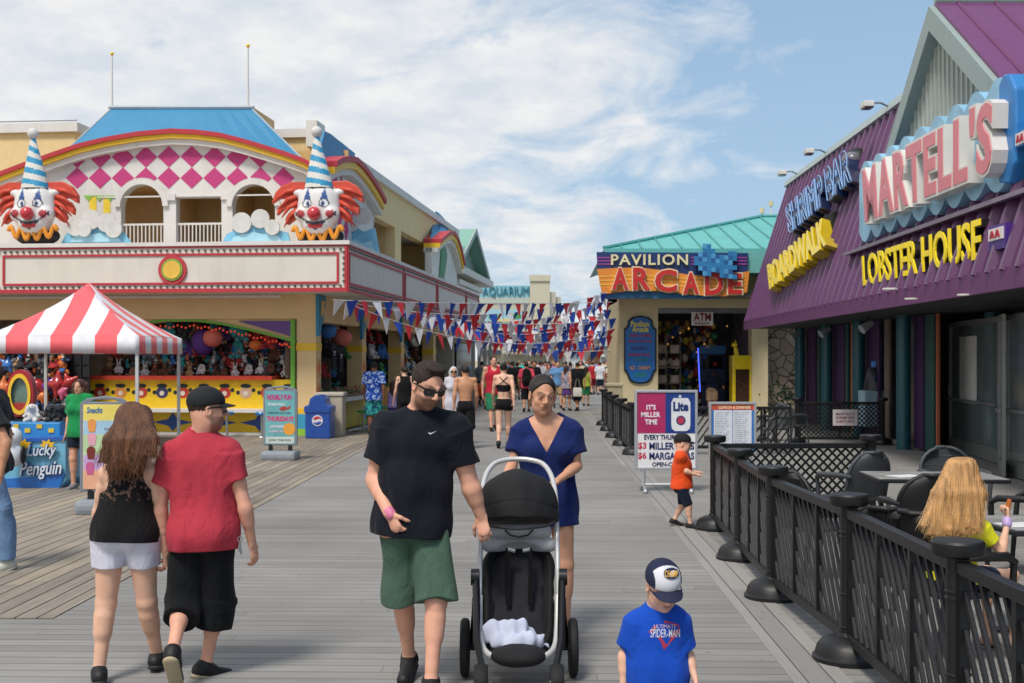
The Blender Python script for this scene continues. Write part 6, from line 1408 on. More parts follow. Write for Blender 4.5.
for i, (px, py, c_, r_) in enumerate(((38, 385, 'red', .3), (48, 386, 'purple', .26), (58, 384, 'red', .32), (69, 382, 'red', .24), (3, 388, 'orange', .3), (8, 365, 'blue', .22), (43, 396, 'orange', .2), (62, 392, 'pink', .2))):
    x_, z_ = Lf(px, py, -.8); S = Sculpt(.025); 
    for k_ in range(5): an = rnd.uniform(0, 6.28); S.cap((0, 0, 0), (r_*math.cos(an), rnd.uniform(-.05, .05), r_*.9*math.sin(an)), r_*.42, r_*.12, k=.04)
    p, f_ = S.run(); o = mesh_from('inflatable_toy', p, f_, mat(COLN[c_], rough=.25, coat=.4, var=.2, scale=6)); o.location = LW(x_, -.8, z_); tag(o, f"shiny {c_} inflatable star toy {['left of centre on the grid', 'between two red ones', 'right of the purple one', 'next to the green-shirted attendant', 'at the left edge of the grid', 'high at the left edge', 'under the first red one', 'low under the row of red ones'][i]}", 'inflatable toy', 'inflatable toys on the prize grid')
# penguin game booth
GB = thing('penguin_game_booth', 'blue and white Lucky Penguin carnival game booth with yellow star splashes', 'game booth', V(-6.85, 17.0, 0), .0)
bl2 = mat('#2f86cc', rough=.35, coat=.3); 
m = MB(); m.slab([[(-1.0, 0), (.5, 0), (.58, .15), (.58, .92), (-1.0, .78)]], lambda u, w_, d: V(u, -.15-d, w_), -.9, 0); bt_ = m.build('front_panel', mat('#7cc4e6', rough=.4, var=.35, scale=2.5), GB)
m = MB(); m.slab([[(-1.0, 0), (.5, 0), (.58, .28), (.2, .22), (-1.0, .12)]], lambda u, w_, d: V(u, -.15-d, w_), 0, .03); m.build('base_wave', mat('#1f6cc0', rough=.35, coat=.3), bt_)
m = MB(); m.slab([[(-1.05, .8), (.6, .92), (.6, .98), (-1.05, .88)]], lambda u, w_, d: V(u, -.1-d, w_), -.4, .08); m.build('rim', mat('#2a5fb4', rough=.35), GB)
m = MB(); m.rbx(-.95, .34, .3, .7, .9, 1.22, .03); up_ = m.build('ledge', mat('#2f8ac4', rough=.4), GB); m = MB()
for i in range(7): m.bx(-.85+i*.17, -.77+i*.17, .285, .3, 1.02+.08*(i % 2), 1.1+.08*(i % 2))
m.build('checker', mat('#e8c030'), up_); m = MB()
for cx_, cz_, r_ in ((-.62, .62, .24), (-.68, .24, .2), (.0, .82, .13), (.34, .82, .12)):
    m.slab([[(cx_+r_*(1 if k_ % 2 else .55)*math.cos(k_*math.pi/7), cz_+r_*(1 if k_ % 2 else .55)*math.sin(k_*math.pi/7)) for k_ in range(14)]], lambda u, w_, d: V(u, -.15-d, w_), .031, .04)
m.build('star_splash', mat('#f0bc28', rough=.4), bt_)
for off, dd, mm_ in ((.0, .055, mat('#24407c', rough=.4)), (0, .075, mat('#d8e4f0', rough=.4))):
    m = MB(); b_ = .07 if dd < .06 else .01; P = lambda u, w_, d: V(u, -.15-d, w_+.06*(u+.4)); put_text(m, 'Lucky', P, .06, .48, .52, .80, .04, dd, bold=b_, shear=.25); put_text(m, 'Penguin', P, -.04, .55, .14, .48, .04, dd, bold=b_, shear=.25); m.build('lettering', mm_, bt_, fix=False)
GB.scale = (1, 1, .74)
T = thing('penguin_figure', 'round white and black penguin figure with orange beak on the booth corner', 'penguin figure', V(-6.95, 16.6, .55)); T.location = at(13, 448, 16.6); T.location.z = .30; T.scale = (.85,)*3
S = Sculpt(.014); S.ell((0, 0, .22), (.17, .15, .2)); S.ell((0, 0, .52), (.15, .14, .15), k=.03); p, f_ = S.run(); c_ = np.tile(npv(lin('#d8dce0')), (len(p), 1)); c_[(p[:, 1] > .02)] = lin('#2a2e3a'); mesh_from('body', p, f_, mat('#d8dce0', attr=True, rough=.4), T, c_)
m = MB(); m.ell((0, -.15, .52), (.05, .09, .03)); m.build('beak', mat('#e88a28'), T, smooth=True); m = MB(); m.ell((-.05, -.125, .57), .018); m.build('eye', black, T, smooth=True); m = MB(); m.ell((.05, -.125, .57), .018); m.build('eye', black, T, smooth=True); m = MB(); m.ell((.18, -.03, .22), (.04, .08, .15)); m.build('wing', black, T, smooth=True)
T = thing('target_mirror', 'oval red and yellow framed target standing on the penguin booth', 'game target', at(21, 410, 17.6)); T.location.z = .95; RX = Matrix.Rotation(math.pi/2, 3, 'X')
m = MB(); 
def oval(r1, r2, n=28): return [(r1*math.cos(2*math.pi*i/n), .35+r2*math.sin(2*math.pi*i/n)) for i in range(n)]
Pd2 = lambda u, w_, d: V(u, -d, w_)
m.slab([oval(.20, .36), oval(.15, .28)[::-1]], Pd2, -.1, .05); a_ = m.build('frame', mat('#a82430', rough=.4), T); m = MB(); m.slab([oval(.165, .30), oval(.125, .24)[::-1]], Pd2, .05, .07); m.build('inner_ring', yellow, a_); m = MB(); m.slab([oval(.15, .28)], Pd2, -.05, 0); m.build('pane', mat('#6a8478', rough=.1, var=.3), T); m = MB(); m.slab([rect(-.1, .1, .12, .22)], Pd2, 0, .03); m.build('label_plate', mat('#a83028'), T); m = MB(); m.bx(-.1, .1, -.05, .05, -.05, .02); m.build('foot', black, T)
for i, (px, py, c_) in enumerate(((33, 427, 'white'), (52, 425, 'black'), (60, 430, 'black'))):
    p = at(px, py, 17.5); p.z = .90; put_plush('dog', c_, p, .3*i, .7, ['on the penguin booth ledge left of the black ones', 'in the middle of the penguin booth ledge', 'at the right end of the penguin booth ledge'][i], 'plush toys on the penguin booth')
# crowded small goods behind the prizes: nobody could count them
def goods(name, boxes, n, cols):
    ms = [mat(COLN[c], rough=.9, var=.3) for c in cols]
    m = MB()
    for i in range(n):
        x0_, x1_, y0_, y1_, z0_, z1_ = rnd.choice(boxes); m.mi = rnd.randrange(len(ms)); r = rnd.uniform(.045, .10); p = V(rnd.uniform(x0_, x1_), rnd.uniform(y0_, y1_), rnd.uniform(z0_, z1_)); m.ell(p, (r, r*.8, r*rnd.uniform(1, 1.5)), n=7, m=5); q = p+V(rnd.uniform(-.03, .03), -.02, r*1.6); m.ell(q, r*.72, n=7, m=5); m.ell(q+V(-r*.6, 0, r*.6), r*.28, n=5, m=4); m.ell(q+V(r*.6, 0, r*.6), r*.28, n=5, m=4); m.mi = (m.mi+3) % len(ms); m.ell(p+V(-r, -.04, -.02), (r*.5, r*.3, r*.3), n=5, m=4); m.ell(p+V(r, -.04, -.02), (r*.5, r*.3, r*.3), n=5, m=4)
    o = m.build(name, ms, None, smooth=True, fix=False); o.location = LO; o.rotation_euler = (0, 0, LA); return tag(o, kind='stuff')
tag(goods('small_prizes', [(x0+.2, x1-.2, .85, 1.5, 1.45, 2.7)], 520, ['brown', 'white', 'grey', 'coral', 'black', 'teal', 'brown', 'red', 'tan', 'blue', 'brown', 'black', 'white']), 'dense heap of small toys filling the back of the big prize stall', 'toys')
sb = [(-1.5, -.75, Ls(a_, 360, -.6)[0], Ls(b_, 360, -.6)[0], .95, 2.7) for a_, b_ in ((322, 357), (372, 396), (409, 429))]
tag(goods('side_prizes', sb, 620, ['yellow', 'teal', 'brown', 'black', 'white', 'orange', 'green', 'red', 'grey', 'blue', 'black']), 'small toys crammed behind the plush in the side stalls', 'toys')
tag(goods('grid_prizes', [(Lf(-30, 400, -.5)[0], Lf(72, 400, -.5)[0], -.75, -.6, .3, 1.9)], 520, ['black', 'white', 'grey', 'red', 'black', 'tan', 'orange', 'blue', 'black', 'brown']), 'small dark souvenirs covering the wire prize grid', 'toys')
# ------------------------------------------------------------------ stools, bins, planters
for i, px in enumerate((128, 227, 262)):
    x_ = Lf(px, 420, -.55)[0]; T = thing('bar_stool', f"blue round stool fixed before the yellow counter, {['near the tent pole', 'left of the pink sandwich board', 'just behind the pink sandwich board'][i]}", 'stool', LW(x_, -.55, 0), 0, 'stools along the yellow counter')
    m = MB(); m.lathe([(.05, .5), (.16, .52), (.17, .56), (.15, .59), (.02, .6)], 18); m.build('seat', mat('#2a78b4', rough=.3, coat=.3), T, smooth=40); m = MB(); m.tube([(0, 0, 0), (0, 0, .52)], .03, 8); m.lathe([(.14, 0), (.13, .02), (.03, .03)], 16); m.build('leg', metal, T, smooth=40)
yS0, yS1 = Ls(343, 400, .35)[0], Ls(372, 400, .35)[0]
T = thing('flower_counter', 'white-topped counter with pink flower boxes beside the side stall', 'counter', LW(.0, (yS0+yS1)/2, 0), LA); h_ = (yS1-yS0)/2
m = MB(); m.bx(-.05, .45, -h_, h_, .78, .86); m.build('top', mat('#cfd2cc', rough=.5), T); m = MB(); m.bx(.0, .12, -h_, h_, .05, .78); m.build('front', mat('#c8b82a', rough=.5, var=.3, scale=2), T)
m = MB(); m.bx(.5, .55, -h_, h_+.3, .04, .09); m.build('foot_rail', mat('#c8cacc', rough=.4), T)
m = MB()
for i in range(260):
    p = V(.1+rnd.uniform(-.12, .12), rnd.uniform(-h_, h_), .98+rnd.uniform(-.1, .14)); s_ = rnd.uniform(.02, .045); a_ = V(rnd.uniform(-1, 1), rnd.uniform(-1, 1), rnd.uniform(-1, 1)).normalized(); b_ = a_.orthogonal().normalized(); m.mi = rnd.choice([0, 0, 0, 1, 1, 2]); m.add([p-a_*s_, p-b_*s_*.5, p+a_*s_, p+b_*s_*.5], [(0, 1, 2, 3)])
FP = thing('flower_box', 'pink and red flowers with green leaves on the white counter', 'flower box', LW(.0, (yS0+yS1)/2, 0), LA); m.build('flowers', [mat('#3f6a34'), mat('#c85a7a'), mat('#b83a3a')], FP); m = MB(); m.rbx(-.02, .2, -h_+.05, h_-.05, .865, .93, .02); m.build('planter', mat('#8a5a48'), FP)
for i, c_ in enumerate(('green', 'blue', 'red', 'green', 'teal')):
    y_ = yS0+.35+(yS1-yS0-.3)*i/4; T = thing('round_stool', f"{c_} topped metal stool, {ORD[i]} from the bins along the flower counter", 'stool', LW(.78, y_, 0), 0, 'stools along the flower counter')
    m = MB(); m.lathe([(.05, .48), (.16, .5), (.165, .54), (.02, .56)], 16); m.build('seat', mat(COLN[c_], rough=.4), T, smooth=40); m = MB(); m.tube([(0, 0, 0), (0, 0, .5)], .028, 8); m.tube([(-.25, 0, .06), (0, 0, .06)], .02, 6); m.build('leg', metal, T, smooth=40)
def bin_blue():
    p = at(320, 437, 27.6); T = thing('recycling_bin', 'blue hooded recycling bin with round red, white and blue emblem', 'bin', V(p.x, 27.6, 0), -.05)
    B_ = mat('#1c4a9c', rough=.4, coat=.2); m = MB(); m.rbx(-.29, .29, -.28, .28, 0, .62, .04); m.build('body', B_, T); m = MB(); m.slab([[(-.31, .60), (.31, .60), (.31, .74), (.2, .78), (.17, .92), (.06, 1.0), (-.06, 1.0), (-.17, .92), (-.2, .78), (-.31, .74)]], lambda u, w_, d: V(u, -d, w_), -.3, .3); hd_ = m.build('hood', B_, T, bevel=.02)
    m = MB(); m.slab([circ(0, .42, .125, 24)], lambda u, w_, d: V(u, -.28-d, w_), 0, .012); em_ = m.build('emblem', mat('#d8dce4'), T)
    m = MB(); m.slab([[(.1*math.cos(a_), .42+.1*math.sin(a_)) for a_ in np.linspace(.25, 2.9, 12)]+[(-.04, .44), (.04, .47)]], lambda u, w_, d: V(u, -.28-d, w_), .012, .018); m.build('emblem_red', mat('#c02c34'), em_)
    m = MB(); m.slab([[(.1*math.cos(a_), .42+.1*math.sin(a_)) for a_ in np.linspace(3.4, 6.0, 12)]+[(.04, .40), (-.04, .37)]], lambda u, w_, d: V(u, -.28-d, w_), .012, .018); m.build('emblem_blue', mat('#24489c'), em_)
bin_blue()
p = at(330, 432, 28.6); T = thing('litter_bin', 'pale stone square litter bin behind the blue recycling bin', 'bin', V(p.x+.05, 28.4, 0)); m = MB(); m.rbx(-.3, .32, -.3, .3, 0, .95, .03); m.build('body', mat('#b4ab98', rough=.85, bump=.4), T); m = MB(); m.rbx(-.33, .35, -.33, .33, .95, 1.04, .03); m.build('lid', mat('#c0b8a8', rough=.8), T)
p = at(614, 400, 34); T = thing('litter_bin', 'beige litter bin at the left foot of the arcade pavilion', 'bin', V(p.x, 34, 0)); m = MB(); m.rbx(-.22, .22, -.25, .25, 0, 1.05, .03); m.build('body', mat('#a89c80', rough=.85, bump=.4), T); m = MB(); m.rbx(-.25, .25, -.28, .28, 1.05, 1.15, .03); m.build('lid', mat('#b0a488', rough=.8), T)
# ------------------------------------------------------------------ sandwich boards on rolling feet
def aboard(px, Y, w_, h_, label, rz, face, base_w=None, z0=.26):
    p = at(px, 0, Y); T = thing('sidewalk_sign', label, 'sign', V(p.x, Y, 0), rz); G_ = mat('#7d828c', rough=.45, var=.06)
    m = MB(); bw_ = base_w or w_*1.15; m.rbx(-bw_/2, bw_/2, -.22, .22, .0, .17, .06); m.build('base', mat('#8f959c', rough=.5), T)
    for s_ in (-1, 1): m = MB(); m.rbx(s_*w_*.32-.035, s_*w_*.32+.035, -.03, .03, .15, z0+.03, .01); m.build('spring_leg', black, T)
    m = MB(); o = [(-w_/2-.03, z0), (w_/2+.03, z0), (w_/2+.03, z0+h_+.01), (w_/2-.05, z0+h_+.07), (.0, z0+h_+.10), (-w_/2+.05, z0+h_+.07), (-w_/2-.03, z0+h_+.01)]; m.slab([o, [(-.16*w_*2, z0+h_+.03), (-.10*w_*2, z0+h_+.055), (.10*w_*2, z0+h_+.055), (.16*w_*2, z0+h_+.03)]], Pd2, -.03, .03); m.build('frame', G_, T, bevel=.008)
    m = MB(); m.slab([rect(-w_/2+.01, w_/2-.01, z0+.03, z0+h_)], Pd2, .031, .036); f_ = m.build('poster', mat(face, rough=.3, var=.2, scale=3), T); return T, f_, z0
T, f_, z0 = aboard(280.5, 21.6, .56, .98, 'grey rolling sandwich board with teal and pink event poster', -.08, '#6fb0b4')
def ln(par, txt, u0, u1, w0, w1, c, d=.036, **k): m = MB(); put_text(m, txt, Pd2, u0, u1, w0, w1, d, d+.003, **k); return m.build('lettering', mat(c, rough=.4), par, fix=False)
ln(f_, 'HOURLY FUN', -.24, .22, 1.08, 1.18, '#c42a80', bold=.05, shear=.2); ln(f_, 'BOARDWALK', -.22, .1, .98, 1.03, '#e0e4e8', bold=.02); ln(f_, 'FIREWORKS AND MORE', -.22, .2, .83, .865, '#30404c'); ln(f_, 'THURSDAYS', -.24, .25, .70, .79, '#d04078', bold=.05, shear=.2); ln(f_, 'LIVE MUSIC', -.18, .1, .58, .63, '#e8dce8', bold=.02); ln(f_, 'ALL SUMMER LONG', -.2, .05, .50, .54, '#e0c8d8', bold=.02)
m = MB(); m.slab([circ(.17, .56, .11, 20)], Pd2, .037, .04); q = m.build('orange_disc', mat('#e8a03c'), f_); m = MB(); m.slab([rect(-.26, .26, .30, .42)], Pd2, .037, .039); q = m.build('footer_strip', mat('#c8d0cc'), f_); ln(q, 'JOIN THE FUN', -.2, .2, .33, .38, '#4c8060', .040, bold=.02)
m = MB(); m.slab([[(-.02, .93), (.06, .97), (.14, .95), (.2, .99), (.18, .92), (.1, .90), (.04, .88)]], Pd2, .037, .04); m.build('kite_drawing', mat('#a83c38'), f_)
T, f_, z0 = aboard(105, 14.1, .50, 1.02, 'grey rolling sandwich board with pastel milkshake and snack pictures', .12, '#ead9a0', base_w=.62)
for (w0, w1, c) in ((.28, .50, '#eeb090'), (.50, .68, '#c8a8d8'), (.68, .92, '#bcd8a8'), (.92, 1.08, '#a8cce4'), (1.08, 1.27, '#f0dc70')): m = MB(); m.slab([rect(-.235, .235, w0+.01, w1+.01)], Pd2, .037, .039); q = m.build('color_panel', mat(c, rough=.35), f_)
ln(f_, 'Snacks', -.2, -.02, 1.18, 1.25, '#3a78b4', .041, bold=.02, shear=.2)
for u, w_, c in ((-.14, 1.06, '#e89a50'), (-.15, .74, '#7c2c24'), (-.14, .90, '#e8a8b8'), (-.16, .56, '#c86090')): m = MB(); m.slab([[(u-.05, w_), (u+.05, w_), (u+.035, w_-.1), (u-.035, w_-.1)]], Pd2, .041, .044); m.slab([circ(u, w_, .05, 14)], Pd2, .041, .043); m.build('cup_drawing', mat(c), f_)
for i in range(6): ln(f_, 'fresh cones', .0, .18, .98-.13*i, 1.01-.13*i, '#8a8a90', .041)
# beer poster stand
def poster_stand(px, Y, w_, z0, z1, label, name='poster_stand', legs=True):
    p = at(px, 0, Y); T = thing(name, label, 'sign', V(p.x, Y, 0), 0); F_ = mat('#b9bcc0', rough=.35, metal=.5)
    m = MB(); m.slab([rect(-w_/2, w_/2, z0, z1), rect(-w_/2+.035, w_/2-.035, z0+.035, z1-.035)[::-1]], Pd2, -.03, .03); m.build('frame', F_, T, bevel=.006)
    m = MB(); m.slab([rect(-w_/2+.03, w_/2-.03, z0+.03, z1-.03)], Pd2, -.02, .01); f_ = m.build('poster', mat('#e0dfe2', rough=.35, var=.03), T)
    if legs:
        for s_ in (-1, 1): m = MB(); m.tube([(s_*w_*.36, .0, z0), (s_*w_*.36, 0, .08)], .03, 8); m.tube([(s_*w_*.36-.0, -.28, .03), (s_*w_*.36, 0, .10), (s_*w_*.36, .28, .03)], .022, 6); m.ell((s_*w_*.36, -.28, .03), .035, n=8, m=6); m.build('foot', F_, T, smooth=40)
        m = MB(); m.tube([(-w_*.36, 0, .1), (w_*.36, 0, .1)], .018, 6); m.build('crossbar', F_, T)
    return T, f_
w_ = .86; T, f_ = poster_stand(666, 16.4, w_, .30, 1.39, 'framed magenta and blue beer poster stand listing $3 MILLER LITE behind the boy in orange')
xl, xr = -w_/2+.035, w_/2-.035; zt = 1.355; zm = .80
m = MB(); m.slab([rect(xl, -.01, zm, zt)], Pd2, .011, .014); a_ = m.build('magenta_field', mat('#a8285c', rough=.35), f_); m = MB(); m.slab([rect(-.01, xr, zm, zt)], Pd2, .011, .014); b_ = m.build('blue_field', mat('#1c3c84', rough=.35), f_)
for t_, u0, u1, w0 in (("IT'S", -.27, -.14, 1.12), ('MILLER', -.34, -.08, 1.02), ('TIME', -.29, -.12, .92)): ln(a_, t_, u0, u1, w0, w0+.07, '#e8e0e8', .0145, bold=.03)
m = MB(); can = [(.08, .86), (.12, .83), (.28, .83), (.32, .86), (.33, .92), (.33, 1.22), (.30, 1.28), (.10, 1.28), (.07, 1.22), (.07, .92)]; m.slab([can], Pd2, .015, .018); c_ = m.build('can_drawing', mat('#dcdee4'), b_); ln(c_, 'Lite', .095, .305, 1.10, 1.23, '#1a3470', .019, bold=.05)
m = MB(); m.slab([circ(.2, .975, .065, 22)], Pd2, .0185, .021); e_ = m.build('round_emblem', mat('#2c2c5c'), c_); m = MB(); m.slab([circ(.2, .975, .047, 20)], Pd2, .021, .023); m.build('emblem_core', mat('#b03050'), e_)
m = MB(); m.slab([circ(.19, 1.30, .02, 12, .025)], Pd2, .015, .018); m.build('pull_tab', mat('#c8ccd4'), b_)
ln(f_, 'EVERY THURSDAY', -.30, .30, .71, .78, '#1c2c50', .012, bold=.03)
for r_, (pr, it, w0) in enumerate((('$3', 'MILLER LITES', .575), ('$6', 'MARGARITAS', .44))): ln(f_, pr, -.385, -.27, w0, w0+.10, '#c0344c', .012, bold=.025); ln(f_, it, -.23, .385, w0, w0+.10, '#1c2c64', .012, bold=.03)
ln(f_, 'OPEN-CLOSE', -.19, .25, .345, .405, '#1c2c50', .012, bold=.03)
T, f_ = poster_stand(732.5, 17.2, .68, .45, 1.2, 'white-framed two-column food menu on a stand behind the lattice fence', 'menu_stand')
m = MB(); m.slab([rect(-.31, .31, 1.085, 1.16)], Pd2, .011, .014); a_ = m.build('header_band', mat('#c8543c', var=.3, scale=8), f_); ln(a_, 'LUNCH & DINNER', -.2, .26, 1.10, 1.14, '#f0dcb0', .0145, bold=.03)
m = MB(); m.slab([rect(-.31, .31, .49, 1.085)], Pd2, .011, .013); bb_ = m.build('blue_margin', mat('#3a74b8'), f_); m = MB(); m.slab([rect(-.27, -.005, .49, 1.08)], Pd2, .0135, .016); m.slab([rect(.005, .27, .49, 1.08)], Pd2, .0135, .016); pg_ = m.build('menu_sheet', mat('#d4dae4'), bb_)
for c_ in range(2):
    m = MB()
    for r_ in range(27): u = -.25+c_*.275; put_text(m, ['Clams  8.95', 'Lobster roll  18.95', 'Shrimp basket  12', 'Chowder cup  6', 'Fish tacos  11.50'][(r_+c_) % 5], Pd2, u, u+.2-.02*(r_ % 3), 1.04-.031*r_, 1.055-.031*r_, .0165, .018)
    m.build('menu_lines', mat('#6a7080'), pg_, fix=False)
# ------------------------------------------------------------------ patio fence
FB = mat('#101114', rough=.46, var=.12, spec=.5, bump=.15, bscale=120)
post0 = None
def stanchion(X, Y, label, group='posts of the black patio fence', s_=1.0):
    global post0
    if post0 is None:
        T = thing('fence_post', label, 'fence post', V(X, Y, 0), 0, group)
        m = MB(); m.lathe([(.215, 0), (.217, .028), (.205, .036), (.20, .05), (.19, .085), (.165, .118), (.12, .14), (.07, .15), (.06, .17)], 32); m.build('base', FB, T, smooth=35)
        m = MB(); m.lathe([(.052, .15), (.052, .93)], 20); 
        for z_ in (.20, .40, .74, .77): m.lathe([(.053, z_-.008), (.058, z_-.004), (.058, z_+.004), (.053, z_+.008)], 20)
        m.bx(-.03, .03, -.062, .062, .16, .92); m.build('pole', FB, T, smooth=35)
        m = MB(); m.lathe([(.09, .925), (.112, .935), (.116, .945), (.116, .988), (.108, .998), (.03, 1.0)], 28); m.build('cap', FB, T, smooth=35); post0 = T; return T
    return copy_thing(post0, V(X, Y, 0), label=label)
def fpanel(a, b, label, name='patio_barrier', style='slat', sections=3, group='panels of the black patio fence', z0=.13, z1=.90):
    d = V(b[0]-a[0], b[1]-a[1], 0); Ln = d.length; d.normalize(); a = V(a[0], a[1], 0)+d*.06; Ln -= .12; T = thing(name, label, 'fence panel', a, math.atan2(d.y, d.x), group)
    m = MB(); m.rbx(0, Ln, -.03, .03, z1-.045, z1+.012, .008); m.build('top_rail', FB, T); m = MB(); m.rbx(0, Ln, -.028, .028, z0-.02, z0+.04, .008); m.build('bottom_rail', FB, T)
    for i in range(sections+1): x_ = Ln*i/sections; m = MB(); m.bx(max(0, x_-.02), min(Ln, x_+.02), -.022, .022, z0+.04, z1-.045); m.build('upright', FB, T)
    m = MB(); za, zb = z0+.035, z1-.04; H_ = zb-za
    if style == 'slat':
        for i in range(sections):
            u0 = Ln*i/sections+.02; u1 = Ln*(i+1)/sections-.02; k_ = .70; run = H_*k_; s0 = -run
            while s0 < (u1-u0):
                # a slanted slat from (u0+s0, za) to (u0+s0+run, zb), clipped to the section
                t0 = max(0, -s0/run); t1 = min(1, ((u1-u0)-s0)/run)
                if t1-t0 > .04: P0_ = (u0+s0+run*t0, za+H_*t0); P1_ = (u0+s0+run*t1, za+H_*t1); w2 = .0165; m.add([(P0_[0]-w2, -.009, P0_[1]), (P0_[0]+w2, -.009, P0_[1]), (P1_[0]+w2, -.009, P1_[1]), (P1_[0]-w2, -.009, P1_[1]), (P0_[0]-w2, .009, P0_[1]), (P0_[0]+w2, .009, P0_[1]), (P1_[0]+w2, .009, P1_[1]), (P1_[0]-w2, .009, P1_[1])], [(0, 1, 2, 3), (7, 6, 5, 4), (0, 4, 5, 1), (1, 5, 6, 2), (2, 6, 7, 3), (3, 7, 4, 0)])
                s0 += .118
    else:
        for dr in (1, -1):
            s0 = -H_ if dr == 1 else 0
            while s0 < Ln+(0 if dr == 1 else H_):
                if dr == 1: t0 = max(0, -s0/H_); t1 = min(1, (Ln-s0)/H_)
                else: t0 = max(0, (s0-Ln)/H_); t1 = min(1, s0/H_)
                if t1-t0 > .03:
                    P0_ = (s0+dr*H_*t0, za+H_*t0); P1_ = (s0+dr*H_*t1, za+H_*t1); w2 = .016; yy = -.006*dr; m.add([(P0_[0]-w2, yy-.005, P0_[1]), (P0_[0]+w2, yy-.005, P0_[1]), (P1_[0]+w2, yy-.005, P1_[1]), (P1_[0]-w2, yy-.005, P1_[1]), (P0_[0]-w2, yy+.005, P0_[1]), (P0_[0]+w2, yy+.005, P0_[1]), (P1_[0]+w2, yy+.005, P1_[1]), (P1_[0]-w2, yy+.005, P1_[1])], [(0, 1, 2, 3), (7, 6, 5, 4), (0, 4, 5, 1), (1, 5, 6, 2), (2, 6, 7, 3), (3, 7, 4, 0)])
                s0 += .098
    m.build('slats' if style == 'slat' else 'lattice', FB, T); return T
fp = [(2.0, 3.5), ((958-512)/FOC*5.35, 5.35), ((849-512)/FOC*7.2, 7.2), ((773-512)/FOC*9.08, 9.08), ((740-512)/FOC*10.85, 10.85), ((715-512)/FOC*12.75, 12.75)]
lbp = ['black fence post just outside the bottom right corner', 'black fence post with wide cap in front of the blonde girl', 'black domed-base fence post standing nearest the bottom middle', 'black fence post second behind the nearest domed-base one', 'black fence post third behind the nearest domed-base one', 'black corner fence post beside the boy in orange']
for (X, Y), lb in list(zip(fp, lbp))[1:]: stanchion(X, Y, lb)
for i in range(5): fpanel(fp[i], fp[i+1], 'black slatted fence panel '+['running out of the picture below the blonde girl', 'between the girl and the nearest domed post', 'in the middle of the patio fence', 'second from the corner post of the patio fence', 'ending at the corner post beside the boy in orange'][i])
stanchion((871-512)/FOC*12.9, 12.9, 'black fence post at the inner end of the lattice panel')
fpanel(fp[5], ((871-512)/FOC*12.9, 12.9), 'black lattice fence panel crossing the patio behind the grey chairs', 'lattice_screen', 'lattice', 1, 'lattice panels of the patio')
far = [((633-512)/FOC*22.8, 22.8), ((622-512)/FOC*25.2, 25.2), ((614-512)/FOC*27.8, 27.8), ((608-512)/FOC*30.4, 30.4), ((603.5-512)/FOC*33, 33)]
for i, (X, Y) in enumerate(far): stanchion(X, Y, f"black fence post {['nearest', 'second', 'third', 'fourth', 'last'][i]} in the far row beside the arcade")
for i in range(4): fpanel(far[i], far[i+1], f"black slatted fence panel {['first', 'second', 'third', 'fourth'][i]} in the far row beside the arcade", sections=4)
for i in range(2): a_ = (far[0][0]+.0+i*1.55, 22.9+.02*i); b_ = (far[0][0]+(i+1)*1.55, 22.9+.02*(i+1)); fpanel(a_, b_, f"dark slatted fence panel {['directly behind the beer poster', 'between the two poster stands', 'behind the right side of the menu stand'][i]}", sections=5)
Ya = 25.5; xa, xb = (797-512)/FOC*Ya, (873-512)/FOC*Ya
T = fpanel((xa, Ya), (xb+.2, Ya), 'black lattice panel with white notice in front of the purple curtains', 'lattice_screen', 'lattice', 2, 'lattice panels of the patio')
stanchion(xa, Ya, 'black fence post at the left end of the noticed lattice panel'); stanchion(xb+.2, Ya, 'black fence post at the right end of the noticed lattice panel')
T = thing('notice_sign', "small white MARTELL'S shrimp bar notice fixed on the lattice panel", 'sign', at(845, 418, Ya-.1)); m = MB(); m.bx(-.26, .26, -.02, 0, -.16, .18); b_ = m.build('board', mat('#d0c8cc'), T)
m = MB(); P = lambda u, w_, d: V(u, -.02-d, w_)
for t_, w0 in (("MARTELL'S", .06), ('SHRIMP BAR', -.02), ('GUESTS ONLY', -.10)): put_text(m, t_, P, -.2, .2, w0, w0+.055, 0, .004, bold=.02)
m.build('lettering', mat('#8a4a50'), b_, fix=False)
